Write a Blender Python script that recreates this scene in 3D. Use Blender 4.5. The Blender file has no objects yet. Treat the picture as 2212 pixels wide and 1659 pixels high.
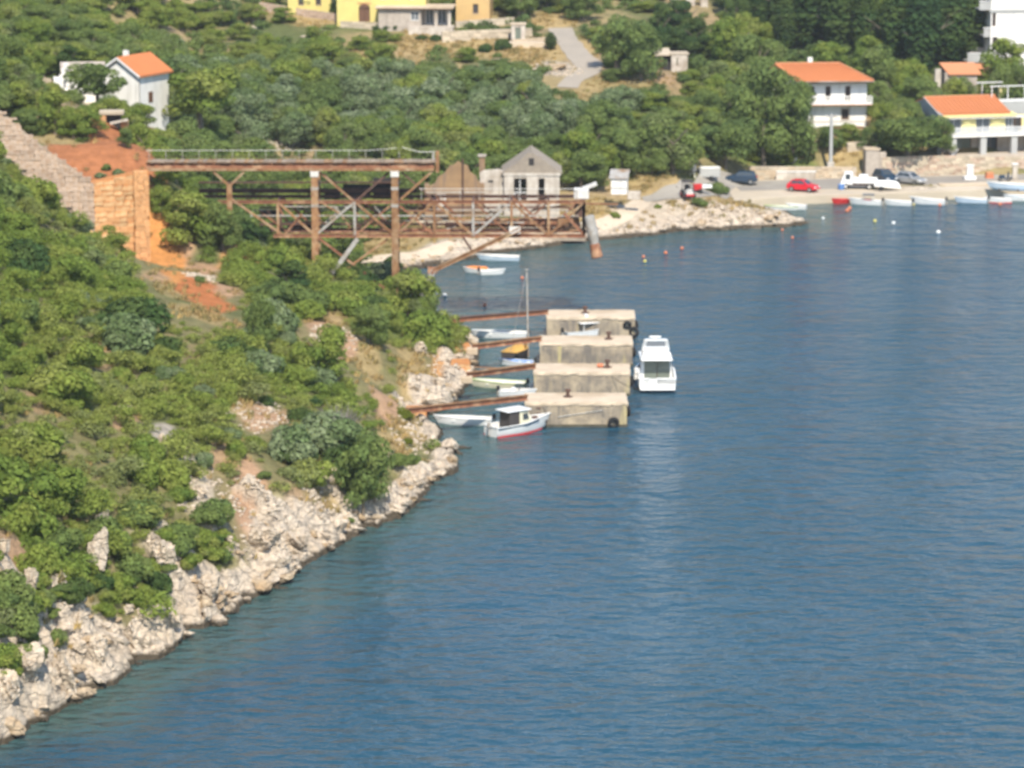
import bpy, bmesh, math, random
import numpy as np
from mathutils import Vector, Matrix
from math import radians, sin, cos, tan, atan, atan2, pi, sqrt, hypot

# ------------------------------------------------------------------ camera, sky, sun, exposure
SC = bpy.context.scene
COL = SC.collection
F_PX, CX, CY, CAM_H = 7500.0, 1106.0, 829.5, 58.0
PITCH = atan(1436.5 / F_PX)
cam_data = bpy.data.cameras.new('camera')
cam = bpy.data.objects.new('camera', cam_data)
COL.objects.link(cam)
cam.location = (0, 0, CAM_H)
cam.rotation_euler = (pi / 2 - PITCH, 0, 0)
cam_data.sensor_width = 36.0
cam_data.lens = 36.0 * F_PX / 2212.0
cam_data.clip_start = 1.0
cam_data.clip_end = 8000.0
cam_data.dof.use_dof = True
cam_data.dof.focus_distance = 60.0
cam_data.dof.aperture_fstop = 1.9
SC.camera = cam

SUN_AZ = radians(9)      # to the right of the line of sight, behind the camera
SUN_EL = radians(49)
to_sun = Vector((sin(SUN_AZ) * cos(SUN_EL), -cos(SUN_AZ) * cos(SUN_EL), sin(SUN_EL)))
world = bpy.data.worlds.new('World')
SC.world = world
world.use_nodes = True
wn = world.node_tree
wn.nodes.clear()
w_out = wn.nodes.new('ShaderNodeOutputWorld')
w_bg = wn.nodes.new('ShaderNodeBackground')
w_sky = wn.nodes.new('ShaderNodeTexSky')
w_sky.sky_type = 'NISHITA'
w_sky.sun_disc = False
w_sky.sun_elevation = SUN_EL
w_sky.sun_rotation = atan2(to_sun.x, to_sun.y)
w_sky.air_density = 1.0
w_sky.dust_density = 0.25
w_bg.inputs['Strength'].default_value = 0.15
wn.links.new(w_sky.outputs[0], w_bg.inputs[0])
wn.links.new(w_bg.outputs[0], w_out.inputs[0])
sun_data = bpy.data.lights.new('sun', 'SUN')
sun_data.energy = 4.4
sun_data.angle = radians(0.55)
sun_data.color = (1.0, 0.92, 0.79)
sun = bpy.data.objects.new('sun', sun_data)
sun.rotation_euler = to_sun.to_track_quat('Z', 'Y').to_euler()
sun.location = (60, -60, 160)
COL.objects.link(sun)
SC.view_settings.view_transform = 'Standard'
SC.view_settings.look = 'None'
SC.view_settings.exposure = 0.58
SC.view_settings.gamma = 1.0
SC.view_settings.use_curve_mapping = False
SC.cycles.max_bounces = 6
SC.cycles.diffuse_bounces = 3
SC.cycles.glossy_bounces = 3
SC.cycles.transmission_bounces = 4
SC.cycles.transparent_max_bounces = 8
SC.cycles.caustics_reflective = False
SC.cycles.caustics_refractive = False
SC.cycles.use_denoising = True

random.seed(11)
RNG = np.random.default_rng(11)

# ------------------------------------------------------------------ photo pixel <-> world
def ray(px, py):
    u = (px - CX) / F_PX
    v = (CY - py) / F_PX
    return np.array([u, cos(PITCH) + v * sin(PITCH), -sin(PITCH) + v * cos(PITCH)])

def at_z(px, py, z):
    r = ray(px, py); t = (z - CAM_H) / r[2]
    return Vector((r[0] * t, r[1] * t, z))

def at_d(px, py, d):
    r = ray(px, py); t = d / r[1]
    return Vector((r[0] * t, d, CAM_H + r[2] * t))

def proj(x, y, z):
    dz = z - CAM_H
    depth = y * cos(PITCH) - dz * sin(PITCH)
    up = y * sin(PITCH) + dz * cos(PITCH)
    return CX + F_PX * x / depth, CY - F_PX * up / depth

# ------------------------------------------------------------------ numpy noise
_perm = np.random.default_rng(5).random((256, 256))
def vnoise(x, y):
    xi = np.floor(x).astype(int); yi = np.floor(y).astype(int)
    fx = x - xi; fy = y - yi
    fx = fx * fx * (3 - 2 * fx); fy = fy * fy * (3 - 2 * fy)
    a = _perm[xi & 255, yi & 255]; b = _perm[(xi + 1) & 255, yi & 255]
    c = _perm[xi & 255, (yi + 1) & 255]; d = _perm[(xi + 1) & 255, (yi + 1) & 255]
    return (a * (1 - fx) + b * fx) * (1 - fy) + (c * (1 - fx) + d * fx) * fy

def fbm(x, y, oct=4, s=1.0):
    x = np.asarray(x, float) * s; y = np.asarray(y, float) * s
    t = 0; a = 0.5; n = 0
    for k in range(oct):
        t = t + a * vnoise(x + 17.3 * k, y + 9.1 * k); n += a
        x = x * 2.03; y = y * 2.03; a *= 0.5
    return t / n

def sstep(a, b, x):
    t = np.clip((np.asarray(x, float) - a) / (b - a), 0, 1)
    return t * t * (3 - 2 * t)

# ------------------------------------------------------------------ scene helpers
def tag(o, label=None, cat=None, group=None, kind=None):
    if label: o['label'] = label
    if cat: o['category'] = cat
    if group: o['group'] = group
    if kind: o['kind'] = kind
    return o

def empty(name, loc=(0, 0, 0), rz=0.0, label=None, cat=None, group=None):
    o = bpy.data.objects.new(name, None)
    o.empty_display_size = 0.5
    o.location = loc
    o.rotation_euler = (0, 0, rz)
    COL.objects.link(o)
    return tag(o, label, cat, group)

def copy_tree(o, parent=None):
    c = o.copy()
    COL.objects.link(c)
    if parent: c.parent = parent
    for ch in o.children:
        copy_tree(ch, c)
    return c

def link_mesh(name, me, parent=None, loc=(0, 0, 0), rot=(0, 0, 0), scale=(1, 1, 1)):
    o = bpy.data.objects.new(name, me)
    o.location = loc; o.rotation_euler = rot; o.scale = scale
    COL.objects.link(o)
    if parent: o.parent = parent
    return o

def np_mesh(name, verts, faces, mat=None, attrs=None, smooth=False):
    """verts (n,3); faces (m,k) array of quads or triangles"""
    verts = np.asarray(verts, np.float32); faces = np.asarray(faces, np.int32)
    me = bpy.data.meshes.new(name)
    me.vertices.add(len(verts)); me.vertices.foreach_set('co', verts.ravel())
    k = faces.shape[1]
    me.loops.add(faces.size); me.loops.foreach_set('vertex_index', faces.ravel())
    me.polygons.add(len(faces))
    me.polygons.foreach_set('loop_start', np.arange(0, faces.size, k, dtype=np.int32))
    me.polygons.foreach_set('loop_total', np.full(len(faces), k, np.int32))
    if smooth: me.polygons.foreach_set('use_smooth', np.ones(len(faces), bool))
    me.update(calc_edges=True)
    for an, (tp, data) in (attrs or {}).items():
        a = me.attributes.new(an, tp, 'POINT')
        a.data.foreach_set('color' if tp == 'FLOAT_COLOR' else 'value', np.asarray(data, np.float32).ravel())
    if mat: me.materials.append(mat)
    return me

class MB:
    """collects shapes; build() links them as ONE mesh object"""
    def __init__(s): s.v = []; s.f = []; s.sm = []
    def add(s, vs, fs, smooth=False):
        n = len(s.v); s.v += [tuple(v) for v in vs]
        s.f += [tuple(i + n for i in f) for f in fs]; s.sm += [smooth] * len(fs)
        return s
    def box(s, c, size, rz=0.0, taper=(1, 1)):
        x, y, z = size[0] / 2, size[1] / 2, size[2] / 2
        vs = []
        for zz, tx, ty in ((-z, 1, 1), (z, taper[0], taper[1])):
            for xx, yy in ((-x, -y), (x, -y), (x, y), (-x, y)):
                a, b = xx * tx, yy * ty
                vs.append((c[0] + a * cos(rz) - b * sin(rz), c[1] + a * sin(rz) + b * cos(rz), c[2] + zz))
        return s.add(vs, [(3, 2, 1, 0), (4, 5, 6, 7), (0, 1, 5, 4), (1, 2, 6, 5), (2, 3, 7, 6), (3, 0, 4, 7)])
    def b(s, x0, x1, y0, y1, z0, z1):
        return s.box(((x0 + x1) / 2, (y0 + y1) / 2, (z0 + z1) / 2), (x1 - x0, y1 - y0, z1 - z0))
    def beam(s, p, q, w, h=None, up=(0, 0, 1)):
        h = h or w
        p, q = Vector(p), Vector(q); d = (q - p).normalized(); u = Vector(up)
        if abs(d.dot(u)) > 0.98: u = Vector((0, 1, 0))
        r = d.cross(u).normalized(); u = r.cross(d).normalized()
        vs = []
        for c in (p, q):
            for a, b_ in ((-1, -1), (1, -1), (1, 1), (-1, 1)):
                vs.append(c + r * (a * w / 2) + u * (b_ * h / 2))
        return s.add(vs, [(0, 1, 2, 3), (7, 6, 5, 4), (0, 4, 5, 1), (1, 5, 6, 2), (2, 6, 7, 3), (3, 7, 4, 0)])
    def ibeam(s, p, q, w, h, t=0.05, up=(0, 0, 1)):
        p, q = Vector(p), Vector(q); d = (q - p).normalized(); u = Vector(up)
        if abs(d.dot(u)) > 0.98: u = Vector((0, 1, 0))
        r = d.cross(u).normalized(); u = r.cross(d).normalized()
        s.beam(p + u * (h / 2 - t / 2), q + u * (h / 2 - t / 2), w, t, u)
        s.beam(p - u * (h / 2 - t / 2), q - u * (h / 2 - t / 2), w, t, u)
        return s.beam(p, q, t, h - 2 * t, u)
    def cyl(s, p, q, r0, r1=None, n=12, caps=True):
        r1 = r0 if r1 is None else r1
        p, q = Vector(p), Vector(q); d = (q - p).normalized()
        u = Vector((0, 0, 1)) if abs(d.z) < 0.9 else Vector((1, 0, 0))
        a = d.cross(u).normalized(); b_ = d.cross(a).normalized()
        vs = []
        for c, r in ((p, r0), (q, r1)):
            for i in range(n):
                t = 2 * pi * i / n
                vs.append(c + a * (cos(t) * r) + b_ * (sin(t) * r))
        s.add(vs, [(i, (i + 1) % n, n + (i + 1) % n, n + i) for i in range(n)], True)
        if caps:
            s.add(vs[:n], [tuple(range(n - 1, -1, -1))]); s.add(vs[n:], [tuple(range(n))])
        return s
    def torus(s, c, axis, R, r, n=16, m=8):
        d = Vector(axis).normalized(); u = Vector((0, 0, 1)) if abs(d.z) < 0.9 else Vector((1, 0, 0))
        a = d.cross(u).normalized(); b_ = d.cross(a).normalized(); c = Vector(c); vs = []
        for i in range(n):
            t = 2 * pi * i / n; e = a * cos(t) + b_ * sin(t)
            for j in range(m):
                f = 2 * pi * j / m
                vs.append(c + e * (R + r * cos(f)) + d * (r * sin(f)))
        return s.add(vs, [(i * m + j, ((i + 1) % n) * m + j, ((i + 1) % n) * m + (j + 1) % m, i * m + (j + 1) % m)
                          for i in range(n) for j in range(m)], True)
    def prism(s, poly, z0, z1):
        """poly in xy; vertical extrusion"""
        n = len(poly)
        vs = [(x, y, z0) for x, y in poly] + [(x, y, z1) for x, y in poly]
        return s.add(vs, [tuple(range(n - 1, -1, -1)), tuple(range(n, 2 * n))] +
                     [(i, (i + 1) % n, n + (i + 1) % n, n + i) for i in range(n)])
    def xprism(s, poly, x0, x1):
        """poly in (y,z); extruded along x"""
        n = len(poly)
        vs = [(x0, y, z) for y, z in poly] + [(x1, y, z) for y, z in poly]
        return s.add(vs, [tuple(range(n - 1, -1, -1)), tuple(range(n, 2 * n))] +
                     [(i, (i + 1) % n, n + (i + 1) % n, n + i) for i in range(n)])
    def yprism(s, poly, y0, y1):
        """poly in (x,z); extruded along y"""
        n = len(poly)
        vs = [(x, y0, z) for x, z in poly] + [(x, y1, z) for x, z in poly]
        return s.add(vs, [tuple(range(n)), tuple(range(2 * n - 1, n - 1, -1))] +
                     [(i, n + i, n + (i + 1) % n, (i + 1) % n) for i in range(n)])
    def mesh(s, name, mat, bevel=0.0):
        me = bpy.data.meshes.new(name)
        me.from_pydata(s.v, [], s.f)
        me.polygons.foreach_set('use_smooth', np.array(s.sm, bool))
        bm = bmesh.new(); bm.from_mesh(me)
        bmesh.ops.recalc_face_normals(bm, faces=bm.faces)
        if bevel:
            bmesh.ops.bevel(bm, geom=[e for e in bm.edges if len(e.link_faces) == 2], offset=bevel, segments=1, affect='EDGES')
        bm.to_mesh(me); bm.free()
        if mat: me.materials.append(mat)
        return me
    def build(s, name, mat, parent=None, bevel=0.0, **kw):
        return link_mesh(name, s.mesh(name, mat, bevel), parent, **kw)

def part(name, mat, parent, fn, bevel=0.0):
    m = MB(); fn(m)
    return m.build(name, mat, parent, bevel)

# ------------------------------------------------------------------ materials
def lin(r, g, b):
    f = lambda c: (c / 255) / 12.92 if c <= 10 else (((c / 255) + 0.055) / 1.055) ** 2.4
    return (f(r), f(g), f(b))

class NT:
    def __init__(s, mat): s.t = mat.node_tree; s.n = s.t.nodes; s.l = s.t.links
    def node(s, tp, **kw):
        nd = s.n.new('ShaderNode' + tp)
        for k, v in kw.items():
            if k in ('op',): nd.operation = v
            elif hasattr(nd, k): setattr(nd, k, v)
        return nd
    def link(s, a, b): s.l.new(a, b)
    def noise(s, scale, detail=4, vec=None, rough=0.6):
        nd = s.n.new('ShaderNodeTexNoise')
        nd.inputs['Scale'].default_value = scale; nd.inputs['Detail'].default_value = detail
        nd.inputs['Roughness'].default_value = rough
        if vec is not None: s.link(vec, nd.inputs['Vector'])
        return nd.outputs['Fac']
    def ramp(s, fac, stops):
        nd = s.n.new('ShaderNodeValToRGB')
        e = nd.color_ramp.elements
        while len(e) < len(stops): e.new(0.5)
        for el, (p, c) in zip(e, stops):
            el.position = p; el.color = (*c, 1) if len(c) == 3 else c
        s.link(fac, nd.inputs[0])
        return nd.outputs[0]
    def mix(s, fac, a, b, blend='MIX'):
        nd = s.n.new('ShaderNodeMix'); nd.data_type = 'RGBA'; nd.blend_type = blend
        for sock, v in ((nd.inputs['Factor'], fac), (nd.inputs[6], a), (nd.inputs[7], b)):
            if hasattr(v, 'is_linked') or isinstance(v, bpy.types.NodeSocket): s.link(v, sock)
            elif isinstance(v, (int, float)): sock.default_value = v
            else: sock.default_value = (*v, 1) if len(v) == 3 else v
        return nd.outputs[2]
    def math(s, op, a, b=0.0, clamp=False):
        nd = s.n.new('ShaderNodeMath'); nd.operation = op; nd.use_clamp = clamp
        for sock, v in zip(nd.inputs, (a, b)):
            if isinstance(v, bpy.types.NodeSocket): s.link(v, sock)
            else: sock.default_value = v
        return nd.outputs[0]
    def bump(s, h, strength=0.5, dist=0.05):
        nd = s.n.new('ShaderNodeBump')
        nd.inputs['Strength'].default_value = strength; nd.inputs['Distance'].default_value = dist
        s.link(h, nd.inputs['Height'])
        return nd.outputs[0]

def new_mat(name):
    m = bpy.data.materials.new(name); m.use_nodes = True
    n = NT(m)
    bs = m.node_tree.nodes['Principled BSDF']
    return m, n, bs

def M(name, c1, c2=None, scale=1.5, rough=0.75, bump=0.0, bscale=None, metallic=0.0, c3=None, stain=None, obj_var=0.0, spec=0.3):
    """procedural surface: two or three tones mixed by object-space noise, optional streaked stain, fine relief"""
    m, n, bs = new_mat(name)
    tc = n.node('TexCoord').outputs['Object']
    c2 = c2 or tuple(min(1, c * 0.8) for c in c1)
    col = n.mix(n.ramp(n.noise(scale, 5, tc), [(0.35, (0, 0, 0)), (0.65, (1, 1, 1))]), c1, c2)
    if c3: col = n.mix(n.ramp(n.noise(scale * 0.37, 4, tc), [(0.5, (0, 0, 0)), (0.66, (1, 1, 1))]), col, c3)
    if stain:
        mp = n.node('Mapping'); mp.inputs['Scale'].default_value = (1.6, 1.6, 0.22); n.link(tc, mp.inputs[0])
        col = n.mix(n.ramp(n.noise(0.9, 5, mp.outputs[0]), [(0.5, (0, 0, 0)), (0.72, (1, 1, 1))]), col, stain)
    if obj_var:
        oi = n.node('ObjectInfo').outputs['Random']
        v = n.math('MULTIPLY_ADD', oi, obj_var * 2); v.node.inputs[2].default_value = 1 - obj_var
        hs = n.node('HueSaturation'); n.link(col, hs.inputs['Color']); n.link(v, hs.inputs['Value'])
        col = hs.outputs[0]
    n.link(col, bs.inputs['Base Color'])
    bs.inputs['Roughness'].default_value = rough
    bs.inputs['Metallic'].default_value = metallic
    bs.inputs['Specular IOR Level'].default_value = spec
    if bump: n.link(n.bump(n.noise(bscale or scale * 4, 6, tc), 0.6, bump), bs.inputs['Normal'])
    return m
# ------------------------------------------------------------------ shared materials
m_white = M('white_plaster', (0.80, 0.78, 0.74), (0.74, 0.72, 0.68), 0.8, 0.85, 0.01, 9, stain=(0.58, 0.56, 0.52))
m_yellow = M('yellow_plaster', (0.66, 0.56, 0.20), (0.60, 0.50, 0.18), 0.7, 0.85, 0.01, 9)
m_pale_yellow = M('pale_yellow_plaster', (0.78, 0.68, 0.32), (0.72, 0.62, 0.29), 0.7, 0.85)
m_orange_plaster = M('orange_plaster', (0.60, 0.40, 0.17), (0.54, 0.36, 0.16), 0.7, 0.85, 0.01, 9)
m_grey_plaster = M('grey_plaster', (0.42, 0.42, 0.40), (0.36, 0.36, 0.35), 0.7, 0.85)
m_ruin_brown = M('weathered_brown_render', (0.33, 0.21, 0.11), (0.25, 0.16, 0.09), 0.7, 0.9, 0.03, 6, stain=(0.20, 0.14, 0.10))
m_ruin_stone = M('ruin_stone', (0.46, 0.40, 0.34), (0.36, 0.31, 0.26), 1.6, 0.9, 0.05, 5, stain=(0.30, 0.26, 0.22))
m_ruin_white = M('flaking_whitewash', (0.58, 0.53, 0.46), (0.44, 0.38, 0.32), 1.1, 0.9, 0.03, 6, c3=(0.34, 0.28, 0.22), stain=(0.36, 0.31, 0.25))
m_gable_stone = M('grey_brown_gable_stone', (0.32, 0.27, 0.21), (0.25, 0.21, 0.17), 1.6, 0.9, 0.05, 5)
def concrete_mat():
    m, n, bs = new_mat('weathered_concrete')
    geo = n.node('NewGeometry').outputs['Position']
    col = n.mix(n.ramp(n.noise(0.7, 5, geo), [(0.38, (0, 0, 0)), (0.62, (1, 1, 1))]), (0.48, 0.39, 0.27), (0.37, 0.30, 0.21))
    mp = n.node('Mapping'); mp.inputs['Scale'].default_value = (.55, .3, .5); n.link(geo, mp.inputs[0])
    mp2 = n.node('Mapping'); mp2.inputs['Scale'].default_value = (2.4, 1.0, .35); n.link(geo, mp2.inputs[0])
    f = n.math('MULTIPLY', n.ramp(n.noise(0.9, 5, mp.outputs[0]), [(0.39, (0, 0, 0)), (0.56, (1, 1, 1))]), n.ramp(n.noise(1.1, 5, mp2.outputs[0]), [(0.30, (.25, .25, .25)), (0.62, (1, 1, 1))]))
    col = n.mix(n.math('MULTIPLY', f, .85), col, (0.135, 0.125, 0.115))
    col = n.mix(n.ramp(n.noise(0.35, 4, mp2.outputs[0]), [(0.58, (0, 0, 0)), (0.72, (1, 1, 1))]), col, (0.50, 0.42, 0.20))
    n.link(col, bs.inputs['Base Color']); bs.inputs['Roughness'].default_value = 0.92; bs.inputs['Specular IOR Level'].default_value = 0.2
    n.link(n.bump(n.noise(3.5, 7, geo, .7), .8, .08), bs.inputs['Normal'])
    return m
m_concrete = concrete_mat()
m_conc_top = M('pale_concrete', (0.60, 0.49, 0.36), (0.50, 0.40, 0.29), 0.6, 0.9, 0.02, 5, c3=(0.44, 0.34, 0.23))  # paler concrete tone for caps, slabs and kerbs
m_weed = M('tide_line_weed', (0.10, 0.09, 0.06), (0.06, 0.055, 0.04), 1.2, 0.8, 0.03, 5)
m_quay = M('quay_concrete', (0.50, 0.42, 0.31), (0.44, 0.37, 0.28), 0.25, 0.9, 0.01, 4, c3=(0.56, 0.48, 0.37))
m_asphalt = M('sunbleached_asphalt', (0.30, 0.27, 0.23), (0.26, 0.235, 0.205), 0.3, 0.9, 0.01, 6, c3=(0.34, 0.31, 0.26))
m_road = M('pale_asphalt', (0.36, 0.31, 0.25), (0.32, 0.28, 0.23), 0.3, 0.9, 0.01, 6)
m_gravel = M('cream_gravel', (0.58, 0.48, 0.36), (0.50, 0.41, 0.30), 0.5, 0.95, 0.03, 6)
m_rust = M('rusted_steel', (0.29, 0.125, 0.065), (0.19, 0.085, 0.05), 2.2, 0.85, 0.01, 12, c3=(0.40, 0.24, 0.14), obj_var=0.2)
m_rust_light = M('flaking_ochre_paint', (0.32, 0.18, 0.085), (0.20, 0.095, 0.045), 1.8, 0.85, 0.01, 12, c3=(0.40, 0.29, 0.18), obj_var=0.15)
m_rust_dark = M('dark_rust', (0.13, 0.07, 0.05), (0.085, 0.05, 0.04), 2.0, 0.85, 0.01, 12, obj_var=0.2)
m_grey_steel = M('faded_grey_paint', (0.40, 0.39, 0.37), (0.30, 0.27, 0.23), 1.6, 0.7, 0.005, 9, c3=(0.26, 0.17, 0.10))
m_white_steel = M('chalky_white_paint', (0.68, 0.66, 0.62), (0.54, 0.52, 0.48), 2.0, 0.6, 0.004, 9)
m_dark_wood = M('dark_timber', (0.10, 0.06, 0.04), (0.07, 0.045, 0.03), 3.0, 0.8)
m_grey_wood = M('silvered_timber', (0.34, 0.26, 0.19), (0.25, 0.19, 0.14), 2.6, 0.85, 0.01, 10, obj_var=0.15)
m_brown_frame = M('brown_joinery', (0.16, 0.08, 0.045), (0.12, 0.065, 0.04), 3.0, 0.6)
m_white_frame = M('white_joinery', (0.72, 0.71, 0.69), (0.66, 0.65, 0.63), 3.0, 0.5)
m_black = M('black_rubber', (0.02, 0.02, 0.02), (0.03, 0.03, 0.03), 3.0, 0.85)
m_chrome = M('dull_metal', (0.5, 0.5, 0.5), (0.4, 0.4, 0.4), 3.0, 0.35, metallic=0.8)
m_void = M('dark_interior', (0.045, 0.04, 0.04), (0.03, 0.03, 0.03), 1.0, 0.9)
m_terrace = M('terrace_paving', (0.48, 0.41, 0.33), (0.42, 0.36, 0.29), 0.6, 0.9)
m_wall_mortar = M('wall_core', (0.38, 0.31, 0.24), (0.32, 0.26, 0.20), 2.0, 0.95, 0.03, 8)
m_core_orange = M('wall_core_orange', (0.50, 0.23, 0.08), (0.44, 0.18, 0.06), 1.5, 0.95, 0.03, 8)
m_stone_grey = M('grey_pink_stone', (0.47, 0.37, 0.29), (0.41, 0.31, 0.24), 1.3, 0.9, 0.02, 7, obj_var=0.18, stain=(0.36, 0.22, 0.12))
m_stone_orange = M('ochre_stained_stone', (0.54, 0.235, 0.075), (0.44, 0.16, 0.05), 1.1, 0.9, 0.02, 7, obj_var=0.2, c3=(0.62, 0.44, 0.24))
m_stone_pale = M('pale_limestone_block', (0.60, 0.36, 0.18), (0.52, 0.26, 0.11), 1.1, 0.9, 0.02, 7, obj_var=0.15)
m_stone_cream = M('cream_field_stone', (0.52, 0.44, 0.33), (0.43, 0.36, 0.27), 1.5, 0.9, 0.03, 7, obj_var=0.22)
m_hull_white = M('white_gelcoat', (0.80, 0.80, 0.78), (0.74, 0.74, 0.72), 0.9, 0.25, spec=0.5)
m_hull_cream = M('cream_boat_paint', (0.70, 0.66, 0.48), (0.64, 0.60, 0.44), 0.9, 0.4, spec=0.5)
m_hull_blue = M('pale_blue_boat_paint', (0.56, 0.66, 0.74), (0.50, 0.60, 0.69), 0.9, 0.4, spec=0.5)
m_hull_green = M('pale_green_trim', (0.48, 0.56, 0.24), (0.42, 0.50, 0.2), 0.9, 0.4)
m_red = M('red_paint', (0.55, 0.03, 0.03), (0.45, 0.025, 0.025), 1.2, 0.35, spec=0.5)
m_red_car = M('red_car_paint', (0.60, 0.008, 0.025), (0.56, 0.008, 0.022), 1.0, 0.22, spec=0.6)
m_navy = M('navy_paint', (0.02, 0.045, 0.08), (0.02, 0.04, 0.07), 1.0, 0.25, spec=0.6)
m_silver = M('silver_car_paint', (0.48, 0.48, 0.48), (0.44, 0.44, 0.44), 1.0, 0.3, metallic=0.5)
m_blue = M('blue_plastic', (0.12, 0.25, 0.55), (0.10, 0.22, 0.5), 1.0, 0.5)
m_deck = M('boat_deck_grey', (0.62, 0.60, 0.55), (0.54, 0.52, 0.48), 2.0, 0.7)
m_canvas = M('ochre_canvas', (0.58, 0.36, 0.10), (0.48, 0.29, 0.09), 2.0, 0.9)
m_orange_canvas = M('orange_canvas', (0.62, 0.22, 0.06), (0.55, 0.19, 0.06), 2.0, 0.9)
m_green_canvas = M('dark_canvas', (0.07, 0.06, 0.055), (0.05, 0.045, 0.045), 2.0, 0.9)
m_buoy_orange = M('orange_buoy', (0.62, 0.20, 0.10), (0.55, 0.18, 0.09), 2.0, 0.5)
m_buoy_yellow = M('yellow_buoy', (0.66, 0.58, 0.16), (0.6, 0.52, 0.14), 2.0, 0.5)

def glass_mat(name, col, rough=0.08):
    m, n, bs = new_mat(name)
    tc = n.node('TexCoord').outputs['Object']
    n.link(n.mix(n.noise(0.9, 2, tc), col, tuple(c * 0.6 for c in col)), bs.inputs['Base Color'])
    bs.inputs['Roughness'].default_value = rough
    bs.inputs['Specular IOR Level'].default_value = 0.6
    return m
m_glass = glass_mat('window_glass', (0.06, 0.075, 0.085))
m_glass_grey = glass_mat('grey_window_glass', (0.17, 0.19, 0.21))
m_glass_green = glass_mat('greenish_glass', (0.20, 0.23, 0.19))
def balu_mat():
    m, n, bs = new_mat('balustrade_glass')
    bs.inputs['Base Color'].default_value = (0.62, 0.64, 0.66, 1); bs.inputs['Roughness'].default_value = 0.1
    tr = n.node('BsdfTransparent'); mx = n.node('MixShader'); mx.inputs[0].default_value = 0.45
    n.link(tr.outputs[0], mx.inputs[1]); n.link(bs.outputs[0], mx.inputs[2])
    n.link(mx.outputs[0], m.node_tree.nodes['Material Output'].inputs[0])
    return m
m_balu = balu_mat()

def roof_mat(name, c1, c2):
    m, n, bs = new_mat(name)
    tc = n.node('TexCoord').outputs['Object']
    col = n.mix(n.noise(0.6, 4, tc), c1, c2)
    col = n.mix(n.ramp(n.noise(7.0, 3, tc), [(0.4, (0, 0, 0)), (0.7, (1, 1, 1))]), col, tuple(c * 0.82 for c in c1))
    n.link(col, bs.inputs['Base Color']); bs.inputs['Roughness'].default_value = 0.85
    return m
m_roof = roof_mat('orange_roof_tile', (0.58, 0.21, 0.075), (0.46, 0.155, 0.06))
m_roof_pink = roof_mat('faded_roof_tile', (0.56, 0.24, 0.11), (0.48, 0.20, 0.10))

def leaf_mat(name, tones, trans=0.48):
    """tones: list of linear greens; picked per object, per clump and per leaf"""
    m, n, bs = new_mat(name)
    m.node_tree.nodes.remove(bs)
    oi = n.node('ObjectInfo').outputs['Random']
    av = n.node('Attribute'); av.attribute_name = 'cv'
    lv = n.node('Attribute'); lv.attribute_name = 'lv'
    f = n.math('ADD', n.math('MULTIPLY', oi, 0.42), n.math('MULTIPLY', av.outputs['Fac'], 0.58))
    col = n.ramp(f, [(i / (len(tones) - 1) * 0.84 + 0.08, c) for i, c in enumerate(tones)])
    hs = n.node('HueSaturation'); n.link(col, hs.inputs['Color'])
    v = n.math('MULTIPLY_ADD', lv.outputs['Fac'], 0.7); v.node.inputs[2].default_value = 0.65
    n.link(v, hs.inputs['Value'])
    df = n.node('BsdfDiffuse'); tr = n.node('BsdfTranslucent'); mx = n.node('MixShader')
    mx.inputs[0].default_value = trans
    n.link(hs.outputs[0], df.inputs[0]); n.link(hs.outputs[0], tr.inputs[0])
    n.link(df.outputs[0], mx.inputs[1]); n.link(tr.outputs[0], mx.inputs[2])
    n.link(mx.outputs[0], m.node_tree.nodes['Material Output'].inputs[0])
    return m
m_leaf_scrub = leaf_mat('scrub_leaf', [(0.140, 0.215, 0.050), (0.195, 0.270, 0.058), (0.250, 0.312, 0.066), (0.300, 0.335, 0.085), (0.250, 0.280, 0.12)])
m_leaf_broad = leaf_mat('broad_leaf', [(0.130, 0.190, 0.066), (0.178, 0.242, 0.074), (0.218, 0.280, 0.082), (0.200, 0.232, 0.105)])
m_leaf_olive = leaf_mat('olive_leaf', [(0.20, 0.26, 0.13), (0.28, 0.335, 0.18), (0.16, 0.23, 0.09), (0.33, 0.38, 0.23)])
m_leaf_dark = leaf_mat('dark_conifer_leaf', [(0.05, 0.10, 0.042), (0.08, 0.14, 0.044), (0.115, 0.165, 0.05), (0.06, 0.115, 0.046)])
m_leaf_yellow = leaf_mat('yellow_green_leaf', [(0.15, 0.19, 0.03), (0.19, 0.22, 0.035), (0.13, 0.17, 0.03)])
m_grass = leaf_mat('dry_grass_blade', [(0.38, 0.28, 0.13), (0.46, 0.33, 0.14), (0.28, 0.24, 0.10), (0.17, 0.19, 0.06)])
m_bark = M('grey_bark', (0.20, 0.16, 0.12), (0.13, 0.11, 0.085), 3.0, 0.95, 0.02, 9)
m_dead = M('dead_twig', (0.30, 0.27, 0.24), (0.24, 0.21, 0.19), 3.0, 0.95)

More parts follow.
